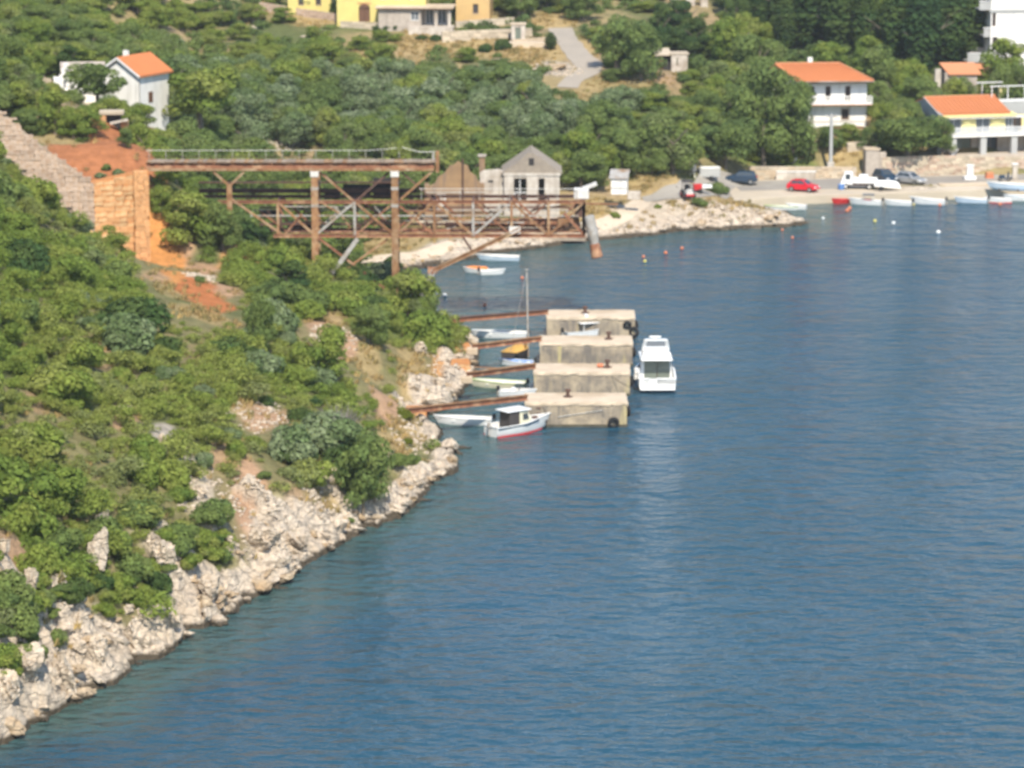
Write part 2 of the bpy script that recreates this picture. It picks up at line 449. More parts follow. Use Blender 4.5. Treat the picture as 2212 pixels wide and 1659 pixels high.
def rock_relief(n, geo, col):
    """joints: a net of dark cracks, and thin bedding lines; returns colour and bump height"""
    mp = n.node('Mapping'); mp.inputs['Scale'].default_value = (.75, .55, 1.25); mp.inputs['Rotation'].default_value = (.35, .2, .5)
    wv = n.node('Mix'); wv.data_type = 'VECTOR'; wv.inputs['Factor'].default_value = .25
    nz = n.node('TexNoise'); nz.inputs['Scale'].default_value = .9; n.link(geo, nz.inputs['Vector'])
    add = n.node('VectorMath'); add.operation = 'ADD'; n.link(geo, add.inputs[0]); n.link(nz.outputs['Color'], add.inputs[1]); n.link(add.outputs[0], mp.inputs[0])
    vo = n.node('TexVoronoi'); vo.feature = 'DISTANCE_TO_EDGE'; vo.inputs['Scale'].default_value = 1.0; n.link(mp.outputs[0], vo.inputs['Vector'])
    vo2 = n.node('TexVoronoi'); vo2.feature = 'DISTANCE_TO_EDGE'; vo2.inputs['Scale'].default_value = 2.7; n.link(mp.outputs[0], vo2.inputs['Vector'])
    e1 = n.ramp(vo.outputs['Distance'], [(0.0, (0, 0, 0)), (0.06, (1, 1, 1))]); e2 = n.ramp(vo2.outputs['Distance'], [(0.0, (.6, .6, .6)), (0.07, (1, 1, 1))])
    f = n.math('MULTIPLY', e1, e2)
    col = n.mix(n.math('MULTIPLY', n.math('SUBTRACT', 1.0, f), .22), col, (0.24, 0.19, 0.14))
    h = n.math('ADD', n.math('MULTIPLY', f, .45), n.math('MULTIPLY', n.noise(1.9, 8, geo, .7), 1.1))
    return col, h

def rock_mat(name, c1, c2, c3):
    m, n, bs = new_mat(name)
    geo = n.node('NewGeometry').outputs['Position']
    sep = n.node('SeparateXYZ'); n.link(geo, sep.inputs[0])
    col = n.mix(n.ramp(n.noise(0.45, 5, geo), [(0.38, (0, 0, 0)), (0.62, (1, 1, 1))]), c1, c2)
    col = n.mix(n.ramp(n.noise(1.7, 5, geo), [(0.52, (0, 0, 0)), (0.70, (1, 1, 1))]), col, c3)
    # wet, weed-dark tide band just above the water, its height broken up by noise
    h = n.math('ADD', sep.outputs['Z'], n.math('MULTIPLY', n.noise(0.7, 4, geo), -0.5))
    tide = n.ramp(h, [(0.02, (1, 1, 1)), (0.22, (0, 0, 0))])
    col = n.mix(tide, col, (0.10, 0.08, 0.055))
    col, bmp = rock_relief(n, geo, col)
    n.link(col, bs.inputs['Base Color']); bs.inputs['Roughness'].default_value = 0.9
    bs.inputs['Specular IOR Level'].default_value = 0.2
    n.link(n.bump(bmp, 1.0, 0.35), bs.inputs['Normal'])
    return m
m_rock = rock_mat('limestone', (0.76, 0.64, 0.50), (0.66, 0.54, 0.41), (0.50, 0.41, 0.32))
m_rock_warm = rock_mat('ochre_limestone', (0.62, 0.49, 0.34), (0.56, 0.40, 0.24), (0.42, 0.34, 0.25))

def terrain_mat():
    m, n, bs = new_mat('hillside_soil')
    geo = n.node('NewGeometry').outputs['Position']
    sep = n.node('SeparateXYZ'); n.link(geo, sep.inputs[0])
    at = n.node('Attribute'); at.attribute_name = 'soil'
    rk = n.node('Attribute'); rk.attribute_name = 'rock'
    n1 = n.ramp(n.noise(0.9, 6, geo, 0.65), [(0.35, (0.72, 0.72, 0.72)), (0.68, (1.12, 1.12, 1.12))])
    soil = n.mix(1.0, at.outputs['Color'], n1, 'MULTIPLY')
    rock = n.mix(n.ramp(n.noise(0.45, 5, geo), [(0.38, (0, 0, 0)), (0.62, (1, 1, 1))]), (0.76, 0.64, 0.50), (0.66, 0.54, 0.41))
    rock = n.mix(n.ramp(n.noise(1.7, 5, geo), [(0.50, (0, 0, 0)), (0.68, (1, 1, 1))]), rock, (0.34, 0.29, 0.24))
    h = n.math('ADD', sep.outputs['Z'], n.math('MULTIPLY', n.noise(0.7, 4, geo), -0.5))
    tide = n.ramp(h, [(0.02, (1, 1, 1)), (0.22, (0, 0, 0))])
    rock = n.mix(tide, rock, (0.10, 0.08, 0.055))
    rock, rh = rock_relief(n, geo, rock)
    n.link(n.mix(rk.outputs['Fac'], soil, rock), bs.inputs['Base Color'])
    bs.inputs['Roughness'].default_value = 0.95; bs.inputs['Specular IOR Level'].default_value = 0.1
    bmp = n.math('ADD', n.noise(1.1, 8, geo, 0.7), n.math('MULTIPLY', n.math('MULTIPLY', rh, rk.outputs['Fac']), 0.7))
    n.link(n.bump(bmp, 1.0, 0.45), bs.inputs['Normal'])
    return m
m_terrain = terrain_mat()

def water_mat():
    m, n, bs = new_mat('sea_water')
    geo = n.node('NewGeometry').outputs['Position']
    at = n.node('Attribute'); at.attribute_name = 'shallow'
    col = n.mix(at.outputs['Fac'], (0.014, 0.060, 0.096), (0.055, 0.098, 0.080))
    n.link(col, bs.inputs['Base Color'])
    bs.inputs['Roughness'].default_value = 0.15
    bs.inputs['IOR'].default_value = 1.33
    mp = n.node('Mapping'); mp.inputs['Scale'].default_value = (0.62, 1.0, 1.0); mp.inputs['Rotation'].default_value = (0, 0, 0.12)
    n.link(geo, mp.inputs[0])
    mp2 = n.node('Mapping'); mp2.inputs['Scale'].default_value = (0.7, 1.0, 1.0); mp2.inputs['Rotation'].default_value = (0, 0, -0.2)
    n.link(geo, mp2.inputs[0])
    a = n.noise(0.80, 4, mp.outputs[0], 0.5)
    b = n.noise(0.24, 3, mp2.outputs[0], 0.5)
    gust = n.ramp(n.noise(0.035, 3, mp2.outputs[0], 0.5), [(0.3, (0.55, 0.55, 0.55)), (0.7, (1.15, 1.15, 1.15))])
    h = n.math('MULTIPLY', n.math('ADD', a, n.math('MULTIPLY', b, 1.1)), gust)
    n.link(n.bump(h, 1.0, 0.95), bs.inputs['Normal'])
    return m
m_water = water_mat()
# ------------------------------------------------------------------ terrain: shoreline and heights
SHORE_PX = [(-500, 2050), (-250, 1820), (-90, 1680), (0, 1608), (70, 1562), (130, 1528), (185, 1492), (240, 1478), (290, 1432), (350, 1418),
            (400, 1366), (490, 1338), (520, 1300), (590, 1270), (640, 1232), (700, 1192), (760, 1160), (800, 1130), (850, 1124),
            (900, 1082), (930, 1040), (985, 1018), (975, 985), (945, 950), (950, 925), (905, 908), (935, 893), (985, 866),
            (1000, 838), (1022, 800), (1028, 752), (995, 716), (952, 692), (935, 664), (880, 632), (800, 607), (765, 597),
            (830, 592), (900, 581), (960, 570), (1040, 551), (1200, 531), (1290, 519), (1400, 509), (1500, 498), (1600, 493),
            (1700, 489), (1742, 484), (1725, 470), (1690, 456), (1655, 449), (1655, 441), (1760, 438), (1900, 436), (2000, 432),
            (2212, 425), (2600, 412), (3300, 395)]
SHORE = np.array([at_z(x, y, 0.0)[:2] for x, y in SHORE_PX])

def shore_dist(x, y):
    """signed distance to the waterline, positive on land"""
    x = np.asarray(x, float); y = np.asarray(y, float)
    best = np.full(x.shape, 1e9); sgn = np.ones(x.shape)
    for (ax, ay), (bx, by) in zip(SHORE[:-1], SHORE[1:]):
        dx, dy = bx - ax, by - ay; L2 = dx * dx + dy * dy
        t = np.clip(((x - ax) * dx + (y - ay) * dy) / L2, 0, 1)
        qx, qy = ax + t * dx - x, ay + t * dy - y
        d = qx * qx + qy * qy
        s = np.sign(dx * (y - ay) - dy * (x - ax))
        m = d < best - 1e-9
        best = np.where(m, d, best); sgn = np.where(m, s, sgn)
    return np.sqrt(best) * np.where(sgn == 0, 1, sgn)

CTRL = []
for x, y, z in [
    # left hill, column by column
    (0, 1500, 2.4), (0, 1400, 4.6), (0, 1250, 7.0), (0, 1100, 9.2), (0, 950, 11.0), (0, 800, 12.8), (0, 660, 14.4), (0, 550, 15.8), (0, 450, 17.0), (0, 380, 18.0),
    (100, 1440, 2.6), (100, 1250, 6.0), (100, 1050, 8.8), (100, 850, 11.4), (100, 650, 13.4), (100, 520, 14.0), (100, 430, 13.6),
    (200, 1370, 2.6), (200, 1230, 5.0), (200, 1000, 8.4), (200, 800, 10.6), (200, 640, 11.8), (200, 540, 11.4), (215, 480, 10.2),
    (300, 1310, 2.6), (300, 1150, 5.4), (300, 950, 8.2), (300, 780, 9.9), (300, 640, 10.2), (300, 560, 9.2), (310, 521, 8.2),
    (400, 1260, 2.4), (400, 1120, 4.8), (400, 960, 7.2), (400, 800, 8.9), (400, 680, 9.2), (400, 600, 8.6), (400, 540, 7.4), (420, 490, 6.4),
    (500, 1200, 2.4), (500, 1050, 4.9), (500, 920, 6.8), (500, 800, 7.9), (500, 690, 7.9), (500, 610, 7.0), (520, 540, 5.8),
    (600, 1170, 2.0), (600, 1050, 4.3), (600, 920, 6.0), (600, 800, 6.8), (600, 690, 6.8), (600, 610, 6.0), (600, 560, 5.2),
    (700, 1110, 2.0), (700, 1000, 3.9), (700, 880, 5.2), (700, 780, 5.8), (700, 680, 5.7), (680, 572, 5.2), (700, 610, 5.0),
    (800, 1040, 2.0), (800, 940, 3.3), (800, 840, 4.2), (800, 760, 4.7), (800, 680, 4.4), (800, 625, 3.0),
    (880, 1030, 1.2), (880, 960, 1.5), (870, 890, 2.2), (880, 800, 2.8), (890, 730, 2.6), (853, 690, 1.0), (900, 700, 1.6), (960, 800, 1.4), (985, 750, 1.1), (950, 840, 1.4),
    (-120, 1400, 8.5), (-120, 900, 15), (-120, 500, 20), (-300, 900, 20), (-300, 400, 26), (-500, 1200, 24),
    # platform of red soil and the ground behind it
    (200, 352, 15.2), (280, 352, 15.2), (140, 322, 15.3), (300, 322, 15.3), (220, 310, 15.4), (340, 340, 14.8), (60, 300, 17.0),
    (250, 275, 16.4), (300, 250, 13.8), (120, 218, 15.2), (20, 220, 19.0), (330, 262, 13.0), (200, 190, 16.0), (-150, 200, 24),
    (60, 140, 18.0), (60, 60, 20.0), (60, 0, 21.5), (250, 100, 17.0), (250, 0, 20.5), (-300, 0, 28),
    # gully behind the gantry and far bank
    (420, 330, 9.5), (420, 250, 11.5), (600, 450, 3.2), (600, 330, 6.6), (520, 400, 4.6), (700, 520, 1.6), (700, 440, 3.0), (780, 560, 0.9),
    (850, 555, 1.0), (900, 520, 1.7), (900, 440, 2.6), (1000, 470, 2.4), (1000, 530, 1.3), (1140, 457, 2.6), (1100, 505, 1.5), (1250, 480, 1.7),
    (1300, 440, 2.3), (1400, 460, 1.7), (1400, 425, 2.2), (1350, 400, 3.0), (1500, 455, 1.8), (1500, 420, 1.8), (1480, 380, 3.0), (1580, 470, 1.2), (1600, 445, 1.5), (1660, 465, 1.3),
    (1570, 400, 1.3), (1650, 415, 0.5), (1650, 390, 0.7), (1800, 410, 0.4), (1800, 385, 0.7), (2000, 405, 0.4), (2000, 380, 0.7), (2200, 400, 0.4), (2200, 372, 0.7), (2500, 385, 0.5), (2500, 360, 0.8),
    ]:
    p = at_z(x, y, z); CTRL.append((p.x, p.y, z))
# far slope given by distance
for px in (420, 560, 700, 860, 1000, 1150, 1300, 1450):
    for d, z in ((412, 4.6), (430, 7.2), (460, 11.0), (490, 14.6), (520, 18.6), (560, 24), (620, 32)):
        if px < 600 and d < 440: continue
        CTRL.append(((px - CX) / F_PX * d, d, z))
for px in (1600, 1750, 1900, 2050, 2212, 2500):
    for d, z in ((448, 4.8), (458, 6.6), (475, 9.4), (495, 12.2), (525, 16.5), (565, 22), (620, 31)):
        CTRL.append(((px - CX) / F_PX * d, d, z))
for px in (-300, 0, 250):
    for d, z in ((500, 26), (560, 33), (620, 41)):
        CTRL.append(((px - CX) / F_PX * d, d, z))
# sea bed
for x, y, z in [(1300, 1250, -5), (1800, 900, -7), (2100, 600, -6), (1500, 570, -3), (700, 1560, -5), (1200, 640, -2.5), (1010, 650, -1.2), (1090, 820, -2.0),
                (1080, 920, -2.0), (2000, 480, -2.5), (400, 1640, -4), (1100, 1080, -3), (2200, 1200, -9), (1400, 1600, -8), (2200, 1650, -10), (960, 610, -1.0), (1800, 470, -1.5), (2500, 450, -3)]:
    p = at_z(x, y, z); CTRL.append((p.x, p.y, z))
for d_, pxs_ in ((60, (-6000, -3000, 0, 1100, 3000, 6000)), (110, (-2500, -1200, -200, 600, 1100, 1800, 2600)), (150, (-500, 100, 600, 1100, 1700, 2400)), (175, (-300, 0, 300, 700, 1100, 1600, 2212, 2800)), (230, (2500, 3000)), (300, (2600, 3200))):
    for px in pxs_: CTRL.append(((px - CX) / F_PX * d_, d_, -6.0 if px > -600 else -2.0))
for px, d, z in ((1690, 445, 4.6), (1760, 446, 5.2), (1830, 446, 5.2), (1890, 446, 4.9), (1740, 453, 6.8), (1850, 453, 6.6), (1660, 442, 2.8), (1780, 442, 3.0), (1860, 442, 2.9), (1940, 443, 3.1), (1650, 436.5, .6), (1750, 438, .6), (1850, 438.5, .6), (1950, 438.5, .6), (2100, 439, .6), (2212, 439, .6), (2050, 443, 3.0), (2200, 443, 3.0)):
    CTRL.append(((px - CX) / F_PX * d, d, z))
# the waterline itself, with a low bank inside and shallows outside
for i in range(len(SHORE) - 1):
    a, b = SHORE[i], SHORE[i + 1]; L = np.hypot(*(b - a)); n = max(1, int(L / 6))
    nx, ny = -(b - a)[1] / L, (b - a)[0] / L
    for k in range(n):
        q = a + (b - a) * (k / n)
        CTRL.append((q[0], q[1], 0.0))
        if 3 < i < len(SHORE) - 6:
            CTRL.append((q[0] - nx * 3.0, q[1] - ny * 3.0, -1.1))
CTRL = np.array(CTRL)
GX0, GX1, GY0, GY1 = -150.0, 190.0, 110.0, 720.0
gx = np.arange(GX0, GX1 + 0.1, 1.5); gy = np.arange(GY0, GY1 + 0.1, 1.5)

def tps_fit(P, lam):
    n = len(P); S = 50.0
    xy = P[:, :2] / S
    d2 = ((xy[:, None] - xy[None]) ** 2).sum(-1)
    K = np.where(d2 > 0, 0.5 * d2 * np.log(d2 + 1e-12), 0) + np.eye(n) * lam
    Q = np.c_[np.ones(n), xy]
    A = np.block([[K, Q], [Q.T, np.zeros((3, 3))]])
    return np.linalg.solve(A, np.r_[P[:, 2], np.zeros(3)]), xy, S
_w, _xy, _S = tps_fit(CTRL, 2e-4)
HG = np.zeros((len(gy), len(gx)))
for j, yy in enumerate(gy):
    q = np.c_[gx, np.full(len(gx), yy)] / _S
    d2 = ((q[:, None] - _xy[None]) ** 2).sum(-1)
    HG[j] = (0.5 * d2 * np.log(d2 + 1e-12)) @ _w[:-3] + _w[-3] + q @ _w[-2:]

def hbase(x, y):
    x = np.asarray(x, float); y = np.asarray(y, float)
    fx = np.clip((x - GX0) / 1.5, 0, len(gx) - 1.001); fy = np.clip((y - GY0) / 1.5, 0, len(gy) - 1.001)
    i = fx.astype(int); j = fy.astype(int); u = fx - i; v = fy - j
    return (HG[j, i] * (1 - u) + HG[j, i + 1] * u) * (1 - v) + (HG[j + 1, i] * (1 - u) + HG[j + 1, i + 1] * u) * v

def hit(px, py, d0=150.0, d1=650.0, fn=None):
    """where the line of sight through a photo pixel meets the ground"""
    r = ray(px, py)
    d = np.arange(d0, d1, 0.4)
    x = r[0] / r[1] * d; z = CAM_H + r[2] / r[1] * d
    h = np.maximum((fn or hbase)(x, d), 0.0)
    k = np.argmax(z <= h)
    if z[k] > h[k]: k = len(d) - 1
    return Vector((x[k], d[k], h[k]))

# ------------------------------------------------------------------ roads and tracks (laid on the ground)
ROADS = {
    'village_road': ([(1210, 62, 3.2), (1222, 85, 3.4), (1245, 115, 3.6), (1272, 142, 3.8), (1268, 158, 3.2), (1242, 172, 3.0), (1225, 190, 2.6)], m_road,),
    'coast_road': ([(1640, 402, 6.0), (1560, 403, 5.0), (1500, 412, 4.4), (1440, 422, 4.0), (1390, 434, 3.4)], m_asphalt),
    'gravel_track': ([(1390, 434, 3.0), (1370, 450, 2.6), (1335, 474, 2.4), (1290, 494, 2.2)], m_gravel),
    'shore_track': ([(780, 566, 2.2), (850, 557, 2.4), (930, 548, 2.0), (1020, 530, 1.6)], m_gravel),
}
ROAD_LINES = {}
for k, v in ROADS.items():
    ROAD_LINES[k] = [(hit(x, y, 350), w) for x, y, w in v[0]]

def line_dist(x, y, pts):
    best = np.full(np.shape(x), 1e9)
    for a, b in zip(pts[:-1], pts[1:]):
        dx, dy = b[0] - a[0], b[1] - a[1]
        t = np.clip(((x - a[0]) * dx + (y - a[1]) * dy) / (dx * dx + dy * dy + 1e-9), 0, 1)
        best = np.minimum(best, np.hypot(a[0] + t * dx - x, a[1] + t * dy - y))
    return best

def road_dist(x, y):
    b = np.full(np.shape(x), 1e9)
    for k, pts in ROAD_LINES.items():
        b = np.minimum(b, line_dist(x, y, [p for p, w in pts]) - max(w for p, w in pts) / 2)
    return b

# ------------------------------------------------------------------ bare patches: (photo x, y, radius across m, radius along m, soil colour, min distance, bare strength)
RED, ORANGE, PINK, DRY, CREAM, GREYR = (0.42, 0.17, 0.075), (0.60, 0.32, 0.13), (0.50, 0.31, 0.19), (0.44, 0.32, 0.15), (0.58, 0.48, 0.36), (0.42, 0.37, 0.31)
SCAR, SCAR2 = (0.64, 0.29, 0.095), (0.52, 0.19, 0.07)
PATCH_PX = [
    (210, 340, 5.6, 9, RED, 300, 1), (280, 345, 3.2, 8, RED, 300, 1), (150, 330, 3, 6, RED, 300, .9), (250, 290, 3.2, 7, RED, 300, 1), (310, 300, 3.0, 7, RED, 300, .95),
    (375, 548, 2.0, 6, PINK, 200, .9), (425, 588, 2.0, 6, PINK, 200, .9), (470, 622, 2.0, 6, PINK, 200, .9), (500, 560, 1.4, 5, ORANGE, 200, .8), (560, 560, 1.4, 6, ORANGE, 200, .8),
    (430, 678, 2.2, 4, DRY, 200, .75), (470, 695, 1.6, 3, DRY, 200, .7), (375, 632, 1.8, 4, DRY, 200, .6), (345, 600, 1.6, 4, PINK, 200, .7),
    (660, 640, 1.8, 6, ORANGE, 200, .8), (700, 700, 1.6, 8, PINK, 200, .9), (740, 740, 1.5, 6, PINK, 200, 1), (725, 690, 1.3, 6, DRY, 200, .8), (800, 780, 1.2, 5, DRY, 200, .8),
    (560, 902, 1.6, 4, PINK, 200, .9), (520, 882, 1.0, 3, DRY, 200, .6), (620, 907, 1.0, 3, PINK, 200, .7), (900, 820, 1.6, 7, DRY, 200, 1), (890, 780, 1.4, 6, DRY, 200, .8),
    (960, 800, 1.3, 6, ORANGE, 200, 1), (975, 780, 1.2, 5, ORANGE, 200, 1), (880, 930, 1.3, 5, DRY, 200, 1), (850, 960, 1.2, 6, DRY, 200, 1), (830, 870, 1.2, 6, PINK, 200, .9),
    (545, 1100, 1.2, 6, PINK, 200, 1), (590, 1150, 1.4, 5, CREAM, 200, 1), (525, 1060, .9, 5, PINK, 200, .9), (640, 1140, 1.0, 4, PINK, 200, .6), (700, 1080, 1.2, 6, DRY, 200, .8),
    (400, 1010, .8, 3, GREYR, 200, .9), (440, 1060, .8, 4, CREAM, 200, .9), (470, 985, .8, 3, PINK, 200, .7), (350, 960, .9, 5, GREYR, 200, 1), (270, 900, .9, 5, PINK, 200, .8),
    (30, 1240, 1.2, 5, PINK, 150, .8), (130, 1370, 1.0, 5, PINK, 150, 1), (160, 1340, 1.0, 5, DRY, 150, .9), (100, 1330, .9, 4, PINK, 150, .8), (40, 1030, 1.0, 6, PINK, 150, .7),
    (90, 860, 1.0, 6, PINK, 150, .5), (230, 760, 1.0, 6, PINK, 150, .5), (300, 700, 1.0, 6, PINK, 200, .5),
    # far slope
    (1050, 100, 6, 9, DRY, 400, .9), (940, 88, 5, 9, DRY, 400, .8), (880, 110, 4, 8, DRY, 400, .7), (1180, 110, 5, 9, DRY, 400, 1), (1130, 135, 4, 7, DRY, 400, .8), (1260, 105, 2.2, 8, DRY, 400, 1),
    (1190, 45, 4, 5, DRY, 400, 1), (760, 130, 3, 6, DRY, 400, .6), (670, 40, 4, 5, DRY, 400, .9), (1200, 150, 3, 5, GREYR, 400, .9), (560, 30, 3, 6, DRY, 400, .5), (1010, 255, 2, 6, DRY, 400, .9),
    (1300, 200, 5, 9, DRY, 400, .7), (1380, 180, 3, 6, DRY, 400, .5), (1440, 190, 2, 5, PINK, 400, .4),
    (1400, 400, 5, 7, DRY, 380, .9), (1460, 395, 4, 6, DRY, 380, .9), (1330, 460, 4, 7, DRY, 380, .8), (1560, 440, 6, 5, DRY, 380, .8), (1250, 475, 5, 7, DRY, 380, .7), (1380, 455, 3, 5, CREAM, 380, 1),
    (1490, 455, 7, 6, CREAM, 380, 1), (1600, 470, 7, 4, CREAM, 380, 1), (1540, 420, 4, 4, CREAM, 380, .8), (1680, 420, 5, 5, CREAM, 380, 1), (850, 530, 4, 9, DRY, 350, .6), (1000, 500, 5, 8, DRY, 350, .5),
    (1830, 320, 3, 4, DRY, 400, .8), (1900, 190, 3, 4, DRY, 400, .5), (1700, 355, 4, 3, (0.16, 0.20, 0.05), 400, .9), (1660, 345, 4, 4, (0.16, 0.20, 0.05), 400, .9),
    (335, 548, 1.7, 7, SCAR, 200, 1), (350, 563, 1.6, 6, SCAR, 200, 1), (366, 577, 1.6, 6, SCAR, 200, 1), (382, 592, 1.6, 6, SCAR, 200, 1), (400, 607, 1.6, 6, SCAR, 200, 1), (418, 622, 1.6, 6, SCAR2, 200, 1), (436, 638, 1.6, 6, SCAR2, 200, 1), (454, 652, 1.5, 5, SCAR2, 200, 1), (472, 666, 1.4, 5, SCAR2, 200, 1),
]
PATCHES = [(hit(px, py, dmin), rx, ry, c, s) for px, py, rx, ry, c, dmin, s in PATCH_PX]

def bare_mask(x, y):
    b = np.zeros(np.shape(x)); wob = (fbm(x, y, 3, 0.35) - 0.5) * 1.3
    for p, rx, ry, c, s in PATCHES:
        q = np.hypot((x - p.x) / rx, (y - p.y) / ry) + wob * 0.6
        b = np.maximum(b, s * (1 - sstep(0.7, 1.1, q)))
    return b

def rib_coord(x, y):
    """distance along the near shore, so that ribs run up the slope"""
    return x * .33 + y * .944, -x * .944 + y * .33
def rib_noise(x, y):
    t, s = rib_coord(x, y)
    return fbm(t + 3.0 * fbm(x, y, 2, .15), s * .16, 3, .24)
def rock_mask(x, y, sd=None):
    sd = shore_dist(x, y) if sd is None else sd
    y = np.asarray(y, float); x = np.asarray(x, float)
    n = fbm(x, y, 4, 0.22); rb = rib_noise(x, y)
    width = 1.1 + 1.2 * n + np.where(y < 262, 3.6 * sstep(.56, .70, rb), 1.4 * sstep(.5, .68, rb))
    width = width + 2.2 * np.exp(-((y - 238) / 5.0) ** 2) + np.where(y < 212, .8, 0)
    width = np.where((y > 345), 2.6 + 2.0 * n, width)
    r = 1 - sstep(0.75, 1.15, sd / width)
    return np.where(sd < 0, 1.0, r)

# building pads and paved places kept flat: filled below as (x, y, radius)
PADS = []
def detail(x, y, sd=None, rm=None):
    sd = shore_dist(x, y) if sd is None else sd
    rm = rock_mask(x, y, sd) if rm is None else rm
    soft = (fbm(x, y, 4, 0.16) - 0.5) * 0.9 + (fbm(x, y, 3, 0.7) - 0.5) * 0.22
    r1 = 1 - np.abs(fbm(x + 0.25 * y, y, 3, 0.33) * 2 - 1)
    r2 = 1 - np.abs(fbm(x, y + 40, 3, 0.85) * 2 - 1)
    t_, s_ = rib_coord(np.asarray(x, float), np.asarray(y, float)); rb = rib_noise(x, y)
    crag = 1 - np.abs(fbm(t_ * 1.25, s_ * .45, 3, 0.55) * 2 - 1); fine = fbm(x, y, 3, 1.9) - .5
    rocky = (r1 - 0.72) * 1.5 + (r2 - 0.72) * 0.9 + (crag - .7) * 1.2 + fine * .55 + (sstep(.50, .66, rb) - .4) * 1.5 * sstep(1.0, 4.0, sd)
    land = sstep(-2.5, 1.0, sd)
    q = sstep(0.3, 3.0, road_dist(x, y))
    flat = np.ones(np.shape(x))
    for (a, b, r) in PADS: flat = np.minimum(flat, sstep(r * 0.8, r * 1.25, np.hypot(x - a, y - b)))
    return (soft * (1 - rm) * 0.8 * sstep(0, 3, sd) + rocky * rm * land * np.where(np.asarray(y) > 345, 0.45, 1.0)) * q * flat

for px, py, r in ((220, 335, 7), (290, 335, 6), (170, 330, 5)):
    p = hit(px, py, 300); PADS.append((p.x, p.y, r))
quay_c = at_z(1900, 400, 0.6); PADS.append((quay_c.x, quay_c.y, 14)); PADS.append((quay_c.x + 18, quay_c.y, 14)); PADS.append((quay_c.x - 14, quay_c.y + 2, 9)); PADS.append((quay_c.x + 34, quay_c.y + 3, 12))

def ground(x, y):
    x = np.asarray(x, float); y = np.asarray(y, float)
    return hbase(x, y) + detail(x, y)
def gz(x, y): return float(ground(np.array([x]), np.array([y]))[0])
def ghit(px, py, d0=150.0):
    return hit(px, py, d0, fn=ground)

# ------------------------------------------------------------------ the terrain sheet
rows = [120.0]
while rows[-1] < 255: rows.append(rows[-1] * (1.0016 if rows[-1] > 185 else 1.006))
while rows[-1] < 560: rows.append(rows[-1] * 1.0028)
while rows[-1] < 2600: rows.append(rows[-1] * 1.03)
rows = np.array(rows)
us = np.linspace(-0.24, 0.25, 470)
U, D = np.meshgrid(us, rows)
X = U * D; Y = D
Xc = np.clip(X, GX0 + 1, GX1 - 1); Yc = np.clip(Y, GY0 + 1, 640)
SD = shore_dist(X, Y); RM = rock_mask(X, Y, SD)
Z = hbase(Xc, Yc) + detail(X, Y, SD, RM)
far = np.clip(Y - 640, 0, None)
Z = Z + far * 0.02 * (1 + 0.5 * (fbm(X, Y, 3, 0.004) - 0.5))
Z = np.where((SD < -0.3) & (Z > -0.15), -0.15 - 0.05 * np.abs(SD), Z)
BARE = np.zeros_like(X)
base = np.array([0.13, 0.15, 0.055]); dry = np.array([0.36, 0.28, 0.14]); earth = np.array([0.40, 0.28, 0.17])
n1 = sstep(0.42, 0.62, fbm(X, Y, 4, 0.06))[..., None]; n2 = sstep(0.5, 0.68, fbm(X + 90, Y, 4, 0.13))[..., None]
NEAR = (1 - .55 * sstep(352, 330, Y))[..., None]; n1 = n1 * NEAR; n2 = n2 * NEAR
SOIL = base * (1 - n1) + dry * n1; SOIL = SOIL * (1 - n2 * 0.6) + earth * n2 * 0.6
wob = (fbm(X, Y, 3, 0.35) - 0.5) * 1.3
for p, rx, ry, c, s in PATCHES:
    q = np.hypot((X - p.x) / rx, (Y - p.y) / ry) + wob * 0.6
    w = (s * (1 - sstep(0.75, 1.15, q)))[..., None]
    SOIL = SOIL * (1 - w) + np.array(c) * w
deep = sstep(-.6, -2.2, SD)
RM = RM * (1 - deep); SOIL = SOIL * (1 - deep[..., None]) + np.array([.022, .055, .065]) * deep[..., None]
wood = sstep(500, 545, Y)[..., None]; SOIL = SOIL * (1 - wood) + np.array([.075, .105, .045]) * wood
nr, nc = X.shape
idx = np.arange(nr * nc).reshape(nr, nc)
faces = np.stack([idx[:-1, :-1], idx[:-1, 1:], idx[1:, 1:], idx[1:, :-1]], -1).reshape(-1, 4)
me = np_mesh('hillside', np.stack([X, Y, Z], -1).reshape(-1, 3), faces, m_terrain,
             {'soil': ('FLOAT_COLOR', np.concatenate([SOIL, np.ones(SOIL.shape[:2] + (1,))], -1).reshape(-1, 4)),
              'rock': ('FLOAT', RM.reshape(-1))}, smooth=True)
fr = RM.reshape(-1)[faces].mean(1); me.polygons.foreach_set('use_smooth', fr < .4)
tag(link_mesh('hillside', me), 'bare rocky hillside ground rising from the sea to the village', kind='structure')

# the sea: fine rows in the bay, one big skirt to the horizon
wu = np.linspace(-0.2, 0.2, 150); wd = np.concatenate([np.linspace(60, 130, 20), np.linspace(132, 470, 220)])
U, D = np.meshgrid(wu, wd); WX = U * D; WY = D
sd = shore_dist(WX, WY)
dep = np.clip(-hbase(np.clip(WX, GX0, GX1), np.clip(WY, GY0, GY1)), 0, 9)
shal = (1 - sstep(0.1, 5.0, dep)) * 0.8 * sstep(-26, -8, sd) * (.55 + .9 * (fbm(WX, WY, 3, .08) - .2))
shal = np.clip(shal, 0, 1)
idx = np.arange(WX.size).reshape(WX.shape)
wf = np.stack([idx[:-1, :-1], idx[:-1, 1:], idx[1:, 1:], idx[1:, :-1]], -1).reshape(-1, 4)
wv = np.stack([WX, WY, np.zeros_like(WX)], -1).reshape(-1, 3)
